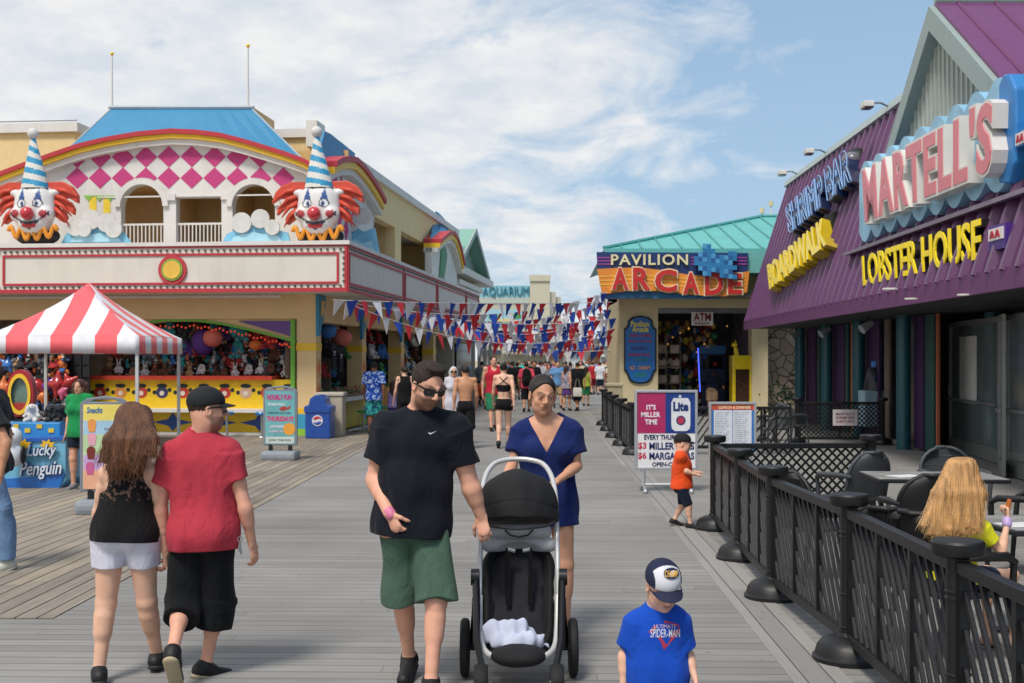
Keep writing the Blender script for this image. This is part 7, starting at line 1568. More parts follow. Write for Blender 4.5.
# ------------------------------------------------------------------ patio furniture
ch0 = {}
def chair(X, Y, rz, label, col='dark'):
    if col in ch0: return copy_thing(ch0[col], V(X, Y, 0), rz, label)
    T = thing('patio_chair', label, 'chair', V(X, Y, 0), rz, 'resin patio chairs'); ch0[col] = T
    C_ = mat('#16171a' if col == 'dark' else '#3c4044', rough=.5, var=.1, bump=.2, bscale=150)
    # faces -Y: the back is at +Y
    m = MB(); m.rbx(-.25, .25, -.24, .24, .41, .445, .015); 
    m.build('seat', C_, T)
    def bp(u, v):   # u -1..1, v 0..1 -> curved oval back
        w2 = .27*(1.0-.0*v)*math.sqrt(max(0, 1-max(0, (v-.45)/.56)**2.2)); return V(u*w2, .23+.10*v-.07*u*u, .44+.46*v)
    m = MB(); rim = [bp(-1, v) for v in np.linspace(0, .985, 14)]+[bp(u, 1.0-.0*abs(u)) if False else V(u*bp(1, .985).x, .33-.07*0, .44+.46*(.985+.012*(1-u*u))) for u in np.linspace(-1, 1, 7)][1:-1]+[bp(1, v) for v in np.linspace(.985, 0, 14)]
    m.tube(rim, .019, 8); bk = m.build('backrest', C_, T, smooth=50)
    m = MB(); nu, nv = 12, 10; vs = []
    for sd_ in (0, 1):
        for j in range(nv+1):
            for i in range(nu+1): p = bp(-1+2*i/nu, min(.97, j/nv)); p.y += .004+.004*sd_; vs.append(p)
    K_ = (nu+1)*(nv+1); m.add(vs, [(sd_*K_+j*(nu+1)+i, sd_*K_+j*(nu+1)+i+1, sd_*K_+(j+1)*(nu+1)+i+1, sd_*K_+(j+1)*(nu+1)+i) for sd_ in (0, 1) for j in range(nv) for i in range(nu)]); m.build('back_shell', C_, bk, smooth=True)
    m = MB()
    for i in range(17):
        u = -.96+1.92*i/26; pts_ = []
        for v in np.linspace(0, 1, 9):
            w2 = .27*math.sqrt(max(0, 1-max(0, (v-.45)/.56)**2.2)); 
            if abs(u)*.27 > w2: break
            pts_.append(V(u*.27, .23+.10*v-.07*u*u, .44+.46*v))
        if len(pts_) > 1: m.tube(pts_, .0105, 4)
    for v in (.2, .4, .6, .8): m.tube([bp(u, v) for u in np.linspace(-1, 1, 9)], .008, 4)
    m.build('back_weave', C_, bk)
    for s_ in (-1, 1):
        m = MB(); m.tube([(s_*.27, .26, .66), (s_*.30, .1, .67), (s_*.30, -.15, .66), (s_*.28, -.22, .62)], [.018, .028, .028, .02], 8); m.build('armrest', C_, T, smooth=50)
        m = MB(); m.tube([(s_*.28, -.21, .64), (s_*.25, -.22, .42), (s_*.27, -.26, 0)], [.02, .024, .018], 8); m.build('leg', C_, T, smooth=50); m = MB(); m.tube([(s_*.24, .22, .44), (s_*.26, .30, 0)], [.024, .018], 8); m.build('leg', C_, T, smooth=50)
    return T
def table(X, Y, w_, d_, rz, label):
    T = thing('patio_table', label, 'table', V(X, Y, 0), rz, 'patio tables'); m = MB(); m.rbx(-w_/2, w_/2, -d_/2, d_/2, .715, .75, .01); m.build('table_edge', mat('#1c1e22', rough=.4), T); m = MB(); m.bx(-w_/2+.015, w_/2-.015, -d_/2+.015, d_/2-.015, .751, .755); m.build('tabletop', mat('#a8a8a6', rough=.25, var=.35, scale=7), T)
    m = MB(); m.tube([(0, 0, .03), (0, 0, .72)], .035, 12); m.build('pedestal', FB, T, smooth=40); m = MB()
    for k_ in range(4): an = math.pi/4+k_*math.pi/2; m.tube([(0, 0, .06), (.34*math.cos(an), .34*math.sin(an), .015)], [.03, .02], 6)
    m.build('foot', FB, T); return T
table((932-512)/FOC*10.9, 10.9, 1.15, .75, -.05, 'marble-topped patio table behind the blonde girl')
table((1040-512)/FOC*7.75, 7.75, .72, .72, .1, 'patio table in front of the blonde girl at the right edge')
chair((853-512)/FOC*12.0, 12.0, math.pi+.5, 'grey oval-backed patio chair at the left end of the marble table', 'grey'); chair((955-512)/FOC*12.1, 12.1, 0.05, 'grey patio chair on the far side of the marble table, behind the girl\'s head', 'grey')
chair((915-512)/FOC*9.9, 9.7, math.pi, 'dark patio chair on the near side of the marble table, back to the camera'); chair(2.5, 9.9, math.pi*.62, 'dark patio chair leaning towards the fence behind its middle posts'); chair(2.30+.12, 7.55, math.pi*.80, 'dark patio chair close to the fence left of the blonde girl')
chair((950-512)/FOC*7.25, 7.2, 1.85, 'dark patio chair the blonde girl sits on')
chair((1020-512)/FOC*10.2, 10.0, math.pi+.8, 'dark patio chair at the right edge beyond the marble table'); chair(5.15, 23.9, -1.2, 'grey patio chair in the far group, just right of the menu stand', 'grey'); chair(5.8, 25.0, 2.2, 'grey patio chair left of the noticed lattice panel', 'grey'); chair(4.45, 24.6, .4, 'grey patio chair behind the menu stand', 'grey')
table(5.6, 26.6, .7, .7, 0, 'small patio table among the far chairs')
T = thing('salt_shaker', 'small clear shaker with white cap on the marble table', 'shaker', V((961-512)/FOC*10.95, 10.95, .755)); m = MB(); m.lathe([(.025, 0), (.03, .01), (.03, .07), (.02, .10)], 14); m.build('bottle', mat('#b8c4c8', rough=.1, alpha=.6), T, smooth=40); m = MB(); m.lathe([(.021, .10), (.022, .13), (.008, .15)], 14); m.build('cap', white, T, smooth=40)
T = thing('paper_menu', 'white paper sheet lying on the marble table', 'paper', V((905-512)/FOC*10.8, 10.8, .7565), .4); m = MB(); m.bx(-.14, .14, -.1, .1, 0, .002); m.build('sheet', mat('#d8d8d8'), T)
T = thing('paper_menu', 'white paper sheet on the table in front of the girl', 'paper', V((1020-512)/FOC*7.6, 7.6, .7565), .2); m = MB(); m.bx(-.12, .12, -.1, .1, 0, .002); m.build('sheet', mat('#d8d8d8'), T)
# drinks station behind the noticed lattice
T = thing('drinks_station', 'dark drinks cooler with round blue badge and blue cap on a pale cloth', 'drinks cooler', V((877-512)/FOC*27, 27, 0)); m = MB(); m.rbx(-.36, .36, -.25, .25, .3, 1.12, .04); m.build('cloth_table', mat('#9ab8c8', rough=.7), T); m = MB(); m.lathe([(.3, 1.12), (.28, 1.3), (.2, 1.6), (.16, 1.64)], 20); m.build('cooler', mat('#202228', rough=.4), T, smooth=40); m = MB(); m.tube([(0, -.22, 1.4), (0, -.27, 1.4)], [.13, .13], 20); q = m.build('badge', mat('#1a2c58'), T); m = MB(); m.tube([(0, -.271, 1.4), (0, -.28, 1.4)], [.06, .06], 16); m.build('badge_core', black, q); m = MB(); m.lathe([(.13, 1.64), (.13, 1.76), (.1, 1.78)], 16); m.build('cap', mat('#3c88d8'), T, smooth=40)
T = thing('potted_plant', 'small green potted plant at the foot of the stone wall', 'plant', V((783-512)/FOC*36, 36, 0)); m = MB()
for i in range(160): p = V(rnd.gauss(0, .22), rnd.gauss(0, .2), .75+rnd.gauss(0, .17)); a_ = V(rnd.uniform(-1, 1), rnd.uniform(-1, 1), rnd.uniform(-1, 1)).normalized(); b_ = a_.orthogonal().normalized(); s_ = .07; m.add([p-a_*s_, p-b_*s_*.5, p+a_*s_, p+b_*s_*.5], [(0, 1, 2, 3)])
m.build('foliage', mat('#3c5a34', var=.4, scale=5), T); m = MB(); m.lathe([(.18, 0), (.24, .5), (.2, .5)], 16); m.build('pot', mat('#4a3a30'), T, smooth=40)
# ------------------------------------------------------------------ bunting across the walk
fm = [mat('#d0303a', rough=.7), mat('#d8d8dc', rough=.7), mat('#2048a8', rough=.7)]; fl = []
for k_ in range(3): m = MB(); m.add([(-.15, 0, 0), (.15, 0, 0), (.02, .03, -.42), (-.15, .004, 0), (.15, .004, 0), (.02, .034, -.42)], [(0, 1, 2), (5, 4, 3), (0, 2, 5, 3), (1, 4, 5, 2), (0, 3, 4, 1)]); fl.append(m)
fmesh = []
def bunting(a, b, sag, n, label, seed):
    T = thing('bunting_string', label, 'bunting', a, 0, 'red, white and blue bunting over the boardwalk'); r = random.Random(seed); d = b-a
    sag *= .6; pf = lambda t: V(d.x*t, d.y*t, d.z*t-4*sag*t*(1-t)); m = MB(); m.tube([pf(i/24) for i in range(25)], .008, 4); m.build('cord', mat('#c8c8c8'), T)
    az = math.atan2(d.y, d.x)
    for i in range(n):
        t = (i+.5)/n; k_ = (i+seed) % 3
        if r.random() < .04: continue
        if len(fmesh) < 3: o = fl[len(fmesh)].build('flag', fm[len(fmesh)], T); fmesh.append(o.data); 
        o = bpy.data.objects.new('flag', fmesh[k_] if len(fmesh) == 3 else fmesh[-1]); COL.objects.link(o); o.parent = T
        o.location = pf(t); o.rotation_euler = (r.uniform(-.5, .5), r.uniform(-.12, .12), az+r.uniform(-.35, .35)); s_ = r.uniform(.8, 1.02); o.scale = (s_, s_*r.uniform(1, 5), s_)
# three meshes first
tmpT = None
for k_ in range(3):
    me_o = fl[k_].build('flag', fm[k_]); fmesh.append(me_o.data); bpy.data.objects.remove(me_o)
def lef(px, py): y_, z_ = Ls(px, py, 1.12); return LW(1.12, y_, z_)
def rig(px, py, Y): return at(px, py, Y)
bl_ = [((333, 300), (612, 302, 36), .10, 30), ((352, 303), (607, 292, 36), .75, 30), ((375, 307), (616, 318, 37), .5, 28), ((392, 306), (609, 300, 38), .9, 28), ((408, 310), (604, 318, 38), 1.0, 26), ((420, 311), (613, 335, 38.5), .9, 26), ((432, 313), (606, 325, 41), 1.0, 26), ((440, 314), (611, 308, 38), 1.1, 24), ((450, 315), (603, 338, 44), .9, 24), ((460, 317), (605, 345, 48), 1.0, 24), ((468, 318), (601, 330, 52), 1.2, 24), ((474, 319), (598, 345, 56), .9, 22)]
bl_ += [((345, 302), (615, 328, 36.5), 1.15, 30), ((436, 313), (610, 350, 40), .75, 26), ((456, 316), (612, 288, 36.5), 1.5, 28), ((465, 317), (608, 312, 47), 1.4, 26)]
for i, (l_, r_, sg, n_) in enumerate(bl_): bunting(lef(*l_), rig(*r_), sg, n_, f"string of red, white and blue pennants, {ORD[i]} counted from the camera", i*2+1)
# ------------------------------------------------------------------ stroller
def stroller():
    T = thing('stroller', 'black and white baby stroller with empty seat pushed by the woman in navy', 'stroller', V((518-512)/FOC*6.9, 6.9, 0))
    fm_ = mat('#c9c9c8', rough=.3, metal=.25, coat=.3, var=.04); bk_ = mat('#121215', rough=.85, bump=.35, bscale=260, var=.25); pl_ = mat('#0c0c0e', rough=.4)
    m = MB(); m.rope([at(*p) for p in ((479.5, 600, 6.86), (480, 560, 6.96), (481, 520, 7.08), (482.5, 492, 7.2), (486, 475, 7.32), (494, 464, 7.4), (505, 460, 7.44), (518, 459, 7.45), (531, 460, 7.44), (543, 464, 7.4), (551, 475, 7.32), (555, 492, 7.2), (556.5, 520, 7.08), (557.5, 560, 6.96), (558, 600, 6.86))], .0155, 12); m.build('handle_frame', fm_, T, world=True, smooth=50)
    m = MB(); m.rope([at(*p) for p in ((480, 596, 6.84), (480, 625, 6.72), (482, 645, 6.62), (490, 655, 6.55), (505, 659, 6.52), (519, 660, 6.51), (533, 659, 6.52), (547, 655, 6.55), (555, 645, 6.62), (557, 625, 6.72), (557.5, 596, 6.84))], .0165, 12); m.build('bumper', fm_, T, world=True, smooth=50)
    b0 = V(*T.location); Wl = lambda *p: npv(at(*p)-b0)
    # canopy
    S = Sculpt(.007); c = Wl(518, 523, 7.08); S.ell(c, (.228, .27, .315), k=.02); S.cap(c+npv((-.085, 0, .135)), c+npv((.085, 0, .135)), .142, k=.05); S.cap(c+npv((-.07, .02, .02)), c+npv((.07, .02, .02)), .16, k=.05); S.ell(c+npv((0, .05, .02)), (.20, .26, .30), k=.001, op='s') if 0 else None
    S.cut(c+npv((0, 0, .005)), (0, -.25, -1)); S.cut(c+npv((0, .20, 0)), (0, 1, 0)); S.noise(folds(.003, 4, (0, 0, 1), 30))
    S.noise(lambda x, y, z: .004*np.exp(-((z-c[2]-.16+.35*(x-c[0])**2*4)/.006)**2)); p, f = S.run(); cn = mesh_from('canopy', p, f, bk_, T)
    m = MB(); m.tube([at(481.5, 522, 6.95), at(490, 526, 6.87), at(504, 528, 6.82), at(518, 529, 6.81), at(532, 528, 6.82), at(546, 526, 6.87), at(555, 522, 6.95)], .008, 8); m.build('canopy_piping', mat('#1c1c20', rough=.7), cn, world=True, smooth=50)
    # pale visor and shell around the seat head
    S = Sculpt(.007); S.cap(Wl(495, 531, 7.0), Wl(544, 531, 7.0), .045, k=.02); S.cap(Wl(488, 545, 7.02), Wl(550, 545, 7.02), .04, k=.03); S.ell(Wl(519, 556, 6.92), (.15, .12, .09), k=.02, op='s'); p, f = S.run(); mesh_from('seat_shell', p, f, mat('#a6a8aa', rough=.4, var=.06), T)
    m = MB(); m.tube([at(505, 530, 6.93), at(510, 535, 6.92), at(519, 537, 6.92), at(528, 535, 6.92), at(533, 530, 6.93)], .006, 6); m.build('seat_grip', pl_, T, world=True, smooth=40)
    # tub
    a_ = Wl(518.5, 570, 7.02); b_ = Wl(518.5, 630, 6.78); n_ = unit(np.cross((1, 0, 0), b_-a_)); n_ = n_ if n_[1] < 0 else -n_
    S = Sculpt(.0065); S.cap(a_, b_, .215, .20, n=n_, f=.62, k=.01); S.cap(a_+n_*.085+npv((0, 0, .01)), b_+n_*.085, .175, .172, n=n_, f=.85, k=.03, op='s'); S.cut(b_+n_*.16, n_); S.cap(Wl(518, 655, 6.62), Wl(518, 655, 6.56), .15, k=.03, n=(0, 0, 1), f=.4); S.noise(folds(.003, 9, (0, 0, 1), 40)); p, f = S.run(); tub = mesh_from('seat_tub', p, f, bk_, T)
    S = Sculpt(.006); S.cap(a_+n_*.0-npv((0, 0, -.02)), b_+n_*.0, .15, .15, n=n_, f=.25, k=.01); S.noise(folds(.005, 12, (0, 0, 1), 45)); p, f = S.run(); mesh_from('seat_pad', p, f, mat('#1b1b22', rough=.9, bump=.4, bscale=300, var=.3, scale=15), T)
    for x_ in (-1, 1):
        m = MB(); q = [at(519+x_*11, 548, 6.90), at(519+x_*12, 575, 6.86), at(519+x_*11, 605, 6.80)]; 
        for i in range(2):
            u = V(.014, 0, 0); d_ = V(0, -.012, 0); m.add([q[i]-u, q[i]+u, q[i+1]+u, q[i+1]-u, q[i]-u+d_, q[i]+u+d_, q[i+1]+u+d_, q[i+1]-u+d_], [(0, 1, 2, 3), (7, 6, 5, 4), (0, 4, 5, 1), (1, 5, 6, 2), (2, 6, 7, 3), (3, 7, 4, 0)])
        m.build('harness_strap', mat('#08080a', rough=.9, spec=.2), T, world=True)
        m = MB(); m.tube([at(519+x_*4, 551, 6.885), at(519+x_*11, 549, 6.885)], .012, 6); m.build('buckle', mat('#8a8c90', rough=.5, var=.5, scale=60), T, world=True)
        # side joints and legs
        X_ = 519+x_*40; m = MB(); m.tube([at(X_, 577, 6.9), at(X_+x_*8, 577, 6.9)], .048, 18); m.build('hinge_joint', pl_, T, world=True, smooth=35); m = MB(); m.tube([at(X_, 605, 6.82), at(X_+x_*7, 605, 6.82)], .04, 16); m.build('leg_joint', pl_, T, world=True, smooth=35)
        m = MB(); m.tube([at(X_+x_*3, 577, 6.9), at(X_+x_*2, 640, 6.55), at(519+x_*37, 668, 6.36)], [.022, .02, .018], 10); m.build('front_leg', pl_, T, world=True, smooth=40)
        m = MB(); m.tube([at(X_+x_*3, 600, 6.85), at(519+x_*47, 647, 6.84)], [.02, .018], 10); m.build('rear_leg', pl_, T, world=True, smooth=40)
        m = MB(); m.tube([at(X_-x_*1, 570, 6.93), at(X_-x_*0, 620, 6.75)], .014, 8); m.build('side_rail', fm_, T, world=True, smooth=40)
        for nm, px, Y, r, hw in (('rear_wheel', 519+x_*54, 6.83, .165, .025), ('front_wheel', 519+x_*38, 6.32, .10, .036)):
            c = at(px, 0, Y); c.z = r; Mx = Matrix.Rotation(math.pi/2, 3, 'Y'); m = MB(); m.lathe([(r*.72, -hw*.7), (r*.9, -hw), (r*.985, -hw*.6), (r, 0), (r*.985, hw*.6), (r*.9, hw), (r*.72, hw*.7)], 36, Mx, c); w_ = m.build(nm, mat('#0d0d0f', rough=.75, bump=.3), T, world=True, smooth=35)
            m = MB(); m.lathe([(r*.72, -hw*.5), (r*.66, -hw*.6), (r*.2, -hw*.4), (r*.16, -hw*1.1), (r*.16, hw*1.1), (r*.2, hw*.4), (r*.66, hw*.6), (r*.72, hw*.5)], 28, Mx, c); m.build('rim', mat('#232428', rough=.35), w_, world=True, smooth=35)
    m = MB(); m.tube([at(466, 648, 6.84), at(572, 648, 6.84)], .014, 8); m.build('rear_axle', pl_, T, world=True)
    m = MB(); m.rbx(-.17, .17, .0, .3, .22, .34, .04); m.build('storage_basket', bk_, T)
    return T
stroller()
T = thing('muslin_cloth', 'crumpled white cloth lying in the foot of the stroller seat', 'cloth', at(519, 640, 6.68)); S = Sculpt(.0045)
r_ = np.random.default_rng(3)
for p in ((-.10, .0, .0, .07), (-.02, .02, .05, .08), (.06, -.01, .01, .08), (.12, .0, -.02, .05), (-.14, .02, .05, .045), (.0, -.03, -.02, .09)): S.ell(p[:3], (p[3], p[3]*.7, p[3]*.55), k=.05)
S.noise(folds(.015, 21, (.3, 0, 1), 44)); p, f = S.run(); mesh_from('folds', p, f, mat('#c0c6da', rough=.9, bump=.2, bscale=300), T)
# ------------------------------------------------------------------ marks printed on cloth follow its surface
from mathutils.bvhtree import BVHTree
def decal(o, parts, name, mt_, off=.0025):
    """parts: list of (points in picture coordinates, faces); each point is dropped on the cloth along the line of sight and lifted a hair"""
    dg = bpy.context.evaluated_depsgraph_get(); bv = BVHTree.FromPolygons([v.co.copy() for v in o.data.vertices], [p.vertices[:] for p in o.data.polygons])
    root = root_of(o); Mi = inv_of(o); org = Mi @ V(0, 0, CAMH); vs = []; fs = []
    for pts, faces in parts:
        b_ = len(vs); bad = False
        for (u, w_) in pts:
            q = Mi @ at(u, w_, 5.0); d = (q-org).normalized(); h = bv.ray_cast(org, d)
            vs.append(h[0]-d*off if h[0] is not None else q)
            bad |= h[0] is None
        if not bad: fs += [[i+b_ for i in f_] for f_ in faces]
    m = MB(); m.add(vs, fs)
    if fs: m.build(name, mt_, o, fix=False)
def flat_text(txt, u0, u1, w0, w1, **k):
    uv, fs, _ = text_geo(txt, **k); keep = [f_ for f_ in fs if all(uv[i][2] > .9 for i in f_)]
    return ([(u0+(u1-u0)*a_, w0+(w1-w0)*b_) for a_, b_, c_ in uv], keep)
def kid(T, nm): return [c for c in T.children if c.name.split('.')[0] == nm][0]
def setJ(J, W, **k):
    for a_, v in k.items():
        if a_ in ('R', 'hs', 'h'): J[a_] = v
        elif isinstance(v, list): J[a_] = [npv(W(*q)) for q in v]
        else: J[a_] = npv(W(*v))
    return J
def base_at(px, Y): b = at(px, 0, Y); b.z = 0; return b
def cloth_mat(c, **k):
    d_ = dict(rough=.9, var=.16, scale=7, bump=.25, bscale=320, spec=.25, sheen=.04); d_.update(k); m_ = mat(c, **d_)
    if 'crease' in m_: return m_
    m_['crease'] = 1; n = m_.node_tree.nodes; l = m_.node_tree.links; b = n['Principled BSDF']; tc = n.new('ShaderNodeTexCoord'); mp_ = n.new('ShaderNodeMapping'); mp_.inputs['Scale'].default_value = (1, 1, .55); mp_.inputs['Rotation'].default_value = (.3, .5, .2); l.new(tc.outputs['Object'], mp_.inputs[0])
    ns = n.new('ShaderNodeTexNoise'); ns.inputs['Scale'].default_value = 9; ns.inputs['Detail'].default_value = 3; ns.inputs['Distortion'].default_value = 1.6; l.new(mp_.outputs[0], ns.inputs[0]); bp = n.new('ShaderNodeBump'); bp.inputs['Strength'].default_value = .55; bp.inputs['Distance'].default_value = .03; l.new(ns.outputs['Fac'], bp.inputs['Height'])
    old = b.inputs['Normal'].links[0].from_node if b.inputs['Normal'].links else None
    if old: l.new(bp.outputs[0], old.inputs['Normal'])
    else: l.new(bp.outputs[0], b.inputs['Normal'])
    return m_
# the man in navy, looking down at the stroller
b = base_at(424, 6.6); W = lambda px, py, dy=0.0: at(px, py, 6.6+dy)-b
J = setJ(pose(1.8, 0), W, head=(428, 386, -.06), hs=1.03, R=headrot(33, 24, 3), neck=(420, 411, .03), pel=(413, 521, .02), sh=[(388, 425, .03), (453, 427, 0)], el=[(375, 479, .04), (471, 487, .02)], wr=[(389, 513, -.14), (481, 516, .06)],
         hip=[(397, 532, 0), (430, 532, 0)], kn=[(403, 600, .08), (436, 603, -.10)], an=[(409, 657, .22), (431, 681, -.20)], toe=[(404, 679, .04), (432, 700, -.38)])
blk = mat('#101013', rough=.6, var=.2); sole_w = mat('#c8c2b8', rough=.7)
A = person(J, 'bearded man in navy t-shirt, green shorts and sunglasses walking beside the stroller', vox=.0047, skin='pink', g=1.13, belly=.035, stubble=.72, armr=1.2,
           cloth=[{'t': 'tee', 'm': cloth_mat('#10141f'), 'off': .02, 'drop': .075, 'slv': .64, 'sr': .066, 'wb': .214, 'wt': .19, 'fl': .72, 'seed': 5, 'amp': .007, 'nr': .074}, {'t': 'shorts', 'm': cloth_mat('#486151'), 'off': .004, 'len': .97, 'rb': .112, 'seed': 8, 'amp': .008, 'waist': -.01}],
           hair={'kind': 'short', 'm': mat('#2b1c14', rough=.75, var=.4, scale=40, bump=.5, bscale=200), 'vol': .008, 'fringe': True, 'amp': .0016, 'freq': 480}, loc=b, shoes=('shoe', blk, mat('#1a1a1c', rough=.7)),
           hands={0: {'fd': (.42, -.15, -.8), 'pn': (.5, .6, .0), 'side': (.5, -.5, .5), 'curl': 1.25}, 1: {'fd': (.18, -.25, -.9), 'pn': (.2, .8, -.2), 'side': (-1, -.1, 0), 'curl': .9}})
sunglasses(A, J['head'], J['R'], J['hs'])
S = Sculpt(.005); S.cap(npv(W(389, 512, -.14)), npv(W(391, 514.5, -.145)), .032, k=.004); p, f = S.run(); mesh_from('wristband', p, f, mat('#d87a9a', rough=.5), A)
sh = kid(A, 'shirt'); decal(sh, [([(428.5, 431.8), (430.2, 433.2), (437, 430.8), (430.3, 434.6), (428.6, 433.4)], [(0, 1, 4), (1, 3, 4), (1, 2, 3)])], 'chest_mark', mat('#c8ccd4'))
# woman in navy dress
b = base_at(547, 7.8); W = lambda px, py, dy=0.0: at(px, py, 7.8+dy)-b
J = setJ(pose(1.7, 0, female=True), W, head=(542.5, 395.5, -.04), hs=1.05, R=headrot(13, 10, 3), neck=(546, 417, .03), pel=(549, 497, .02), sh=[(522, 430, .02), (571, 429, 0)], el=[(512, 466, -.04), (577, 466, -.02)], wr=[(503, 484, -.28), (556, 482, -.28)],
         hip=[(537, 508, 0), (561, 508, 0)], kn=[(538, 563, .0), (565, 565, -.05)], an=[(540, 620, .12), (565, 626, -.08)], toe=[(540, 629, -.05), (564, 640, -.22)])
JB = J
Bw = person(J, 'dark-haired woman in a navy v-neck dress pushing the stroller', vox=.004, sex='f', skin='warm', g=.95,
            cloth=[{'t': 'dress', 'm': cloth_mat('#16275f'), 'slv': .62, 'off': .020, 'drop': .19, 'sr': .080, 'wb': .19, 'wt': .175, 'fl': .7, 'seed': 15, 'amp': .008, 'nr': .088, 'vneck': (.235, .125)}],
            hair={'kind': 'bun', 'm': mat('#1f1611', rough=.5, var=.4, scale=12, bump=.5, bscale=90, stretch=(5, 1, 1)), 'vol': .009, 'bun': (0, .115, .03), 'amp': .0008, 'freq': 600, 'hl': -.004}, loc=b, shoes=('sandal', mat('#3a2a22', rough=.7)),
            hands={0: {'fd': (-.1, -.9, -.3), 'pn': (0, -.2, -1), 'side': (1, 0, 0), 'curl': 1.1}, 1: {'fd': (-.5, -.8, -.2), 'pn': (0, -.2, -1), 'side': (-1, 0, 0), 'curl': 1.1}})
# man in the red polo from behind
b = base_at(203, 6.75); W = lambda px, py, dy=0.0: at(px, py, 6.75+dy)-b
J = setJ(pose(1.66, 180), W, head=(208, 409.5, .0), hs=1.0, R=headrot(112, 2), neck=(202, 434, .02), pel=(204, 527, .0), sh=[(229, 452, .0), (171, 455, 0)], el=[(245, 507, -.02), (160, 508, .02)], wr=[(252, 543, .06), (165, 549, .04)],
         hip=[(218, 538, 0), (189, 538, 0)], kn=[(217, 602, .10), (183, 602, .02)], an=[(206, 664, .10), (173, 650, -.26)], toe=[(226, 674, .20), (177, 678, -.16)])
C_ = person(J, 'man in red polo, black cap and black shorts seen from behind, walking away', vox=.0047, skin='pink', g=1.0, stubble=.65,
            cloth=[{'t': 'tee', 'm': cloth_mat('#b63847'), 'off': .022, 'drop': .135, 'slv': .52, 'sr': .070, 'wb': .19, 'wt': .185, 'fl': .66, 'seed': 25, 'amp': .0065, 'nr': .062}, {'t': 'shorts', 'm': cloth_mat('#0f1114'), 'off': .008, 'len': 1.38, 'rb': .108, 'seed': 28, 'amp': .006, 'waist': -.03}],
            hair={'kind': 'cut', 'm': mat('#3a2418', rough=.8, var=.3, scale=60), 'vol': .002, 'cap': {'col': '#14171a'}}, loc=b, shoes=('shoe', blk, mat('#b8a888', rough=.7)),
            hands={0: {'fd': (.12, .25, -.9), 'pn': (-.8, .3, 0), 'side': (.1, 1, .2), 'curl': .5}, 1: {'fd': (.05, .1, -1), 'pn': (-1, 0, 0), 'side': (0, 1, 0), 'curl': .8}})
S = Sculpt(.005); N_ = J['neck']; 
S.cone(N_+npv((0, -.005, -.022)), N_+npv((0, -.005, .030)), .073, .066, k=.01); S.cap(N_+npv((0, 0, -.06)), N_+npv((0, 0, .08)), .058, k=.004, op='s'); p, f = S.run(); mesh_from('collar', p, f, cloth_mat('#b63847'), kid(C_, 'shirt'))
m = MB(); k0 = at(240, 541, 6.63)
for i in range(5): m.tube([k0, k0+V(.004*(i-2), -.004*(i % 2), -.05-.006*i)], .0045, 5)
m.tube([k0+V(0, 0, .01)+V(.014*math.cos(t), 0, .014*math.sin(t)) for t in np.linspace(0, 6.2, 10)], .003, 5); T = thing('key_ring', "bunch of silver keys clipped at the back pocket of the man in red", 'keys', k0); m.build('keys', steel, T, world=True)
sunglasses(C_, J['head'], J['R'], J['hs'])
# woman with auburn hair
b = base_at(127, 6.75); W = lambda px, py, dy=0.0: at(px, py, 6.75+dy)-b
J = setJ(pose(1.58, 180, female=True), W, head=(134, 424, .02), hs=.98, R=headrot(155, 5), neck=(130, 452, .03), pel=(126, 529, .0), sh=[(153, 471, .0), (107, 474, 0)], el=[(161, 515, .02), (98, 512, .05)], wr=[(166, 553, .04), (99, 549, .16)],
         hip=[(141, 537, 0), (111, 537, 0)], kn=[(147, 602, .06), (106, 604, .0)], an=[(157, 655, .22), (99, 670, -.06)], toe=[(163, 663, .38), (97, 679, .10)])
locks = []
rl = random.Random(4)
for i in range(26):
    t = i/25; u0 = 121+31*t+rl.uniform(-2, 2); u1 = 103+50*t+rl.uniform(-4, 4); v1 = 474-14*abs(t-.35)*2+rl.uniform(-8, 6)
    um = (u0+u1)/2+rl.uniform(-3, 3); a0 = npv(W(u0*.6+134*.4, 413, -.03)); am_ = npv(W(um, 440, -.12)); a1 = npv(W(u1, v1, -.155+rl.uniform(-.01, .02)))
    locks += [(a0, am_, .026, .022), (am_, a1, .022, .007)]
locksD = list(locks)
D_ = person(J, 'woman with long auburn hair, black lace top and white shorts seen from behind', vox=.0047, sex='f', skin='fair', g=1.05, legr=1.08,
            cloth=[{'t': 'tank', 'm': cloth_mat('#111114'), 'off': .008, 'drop': .075, 'wb': .178, 'wt': .15, 'fl': .7, 'seed': 35, 'amp': .003, 'nr': .07}, {'t': 'shorts', 'm': cloth_mat('#d6d4e2'), 'off': .014, 'len': .44, 'rb': .104, 'seed': 38, 'amp': .004, 'waist': .02}],
            hair={'kind': 'long', 'm': mat('#6a4228', rough=.5, var=.6, scale=5, bump=.6, bscale=60, stretch=(6, 6, .8), spec=.5), 'vol': .007, 'locks': locks, 'amp': .0018, 'freq': 520}, loc=b, shoes=('shoe', blk, mat('#2a2a2c', rough=.7)),
            hands={0: {'fd': (.05, .1, -1), 'pn': (1, 0, 0), 'side': (0, 1, 0), 'curl': .7}})
def strands(T, locks, n, mt_, seed, rad=.0013, spread=.02):
    r = random.Random(seed); m = MB(); pr = [(locks[i], locks[i+1]) for i in range(0, len(locks)-1, 2)]
    for i in range(n):
        a_, b_ = r.choice(pr); o1, o2, o3 = [npv([r.gauss(0, spread*q) for _ in range(3)]) for q in (.8, 1.0, 1.15)]
        p = [V(*(a_[0]+o1)), V(*(a_[1]+o2)), V(*(b_[1]+o3+npv((r.gauss(0, .012), 0, -r.uniform(-.01, .03)))))]; m.tube(smooth_line(p, 4), [rad]*8+[rad*.4], 4, caps=False)
    m.build('loose_strands', mt_, kid(T, 'hair'), fix=False)
strands(D_, locksD, 1500, mat('#74492b', rough=.45, var=.6, scale=30), 3, .0010, .016)
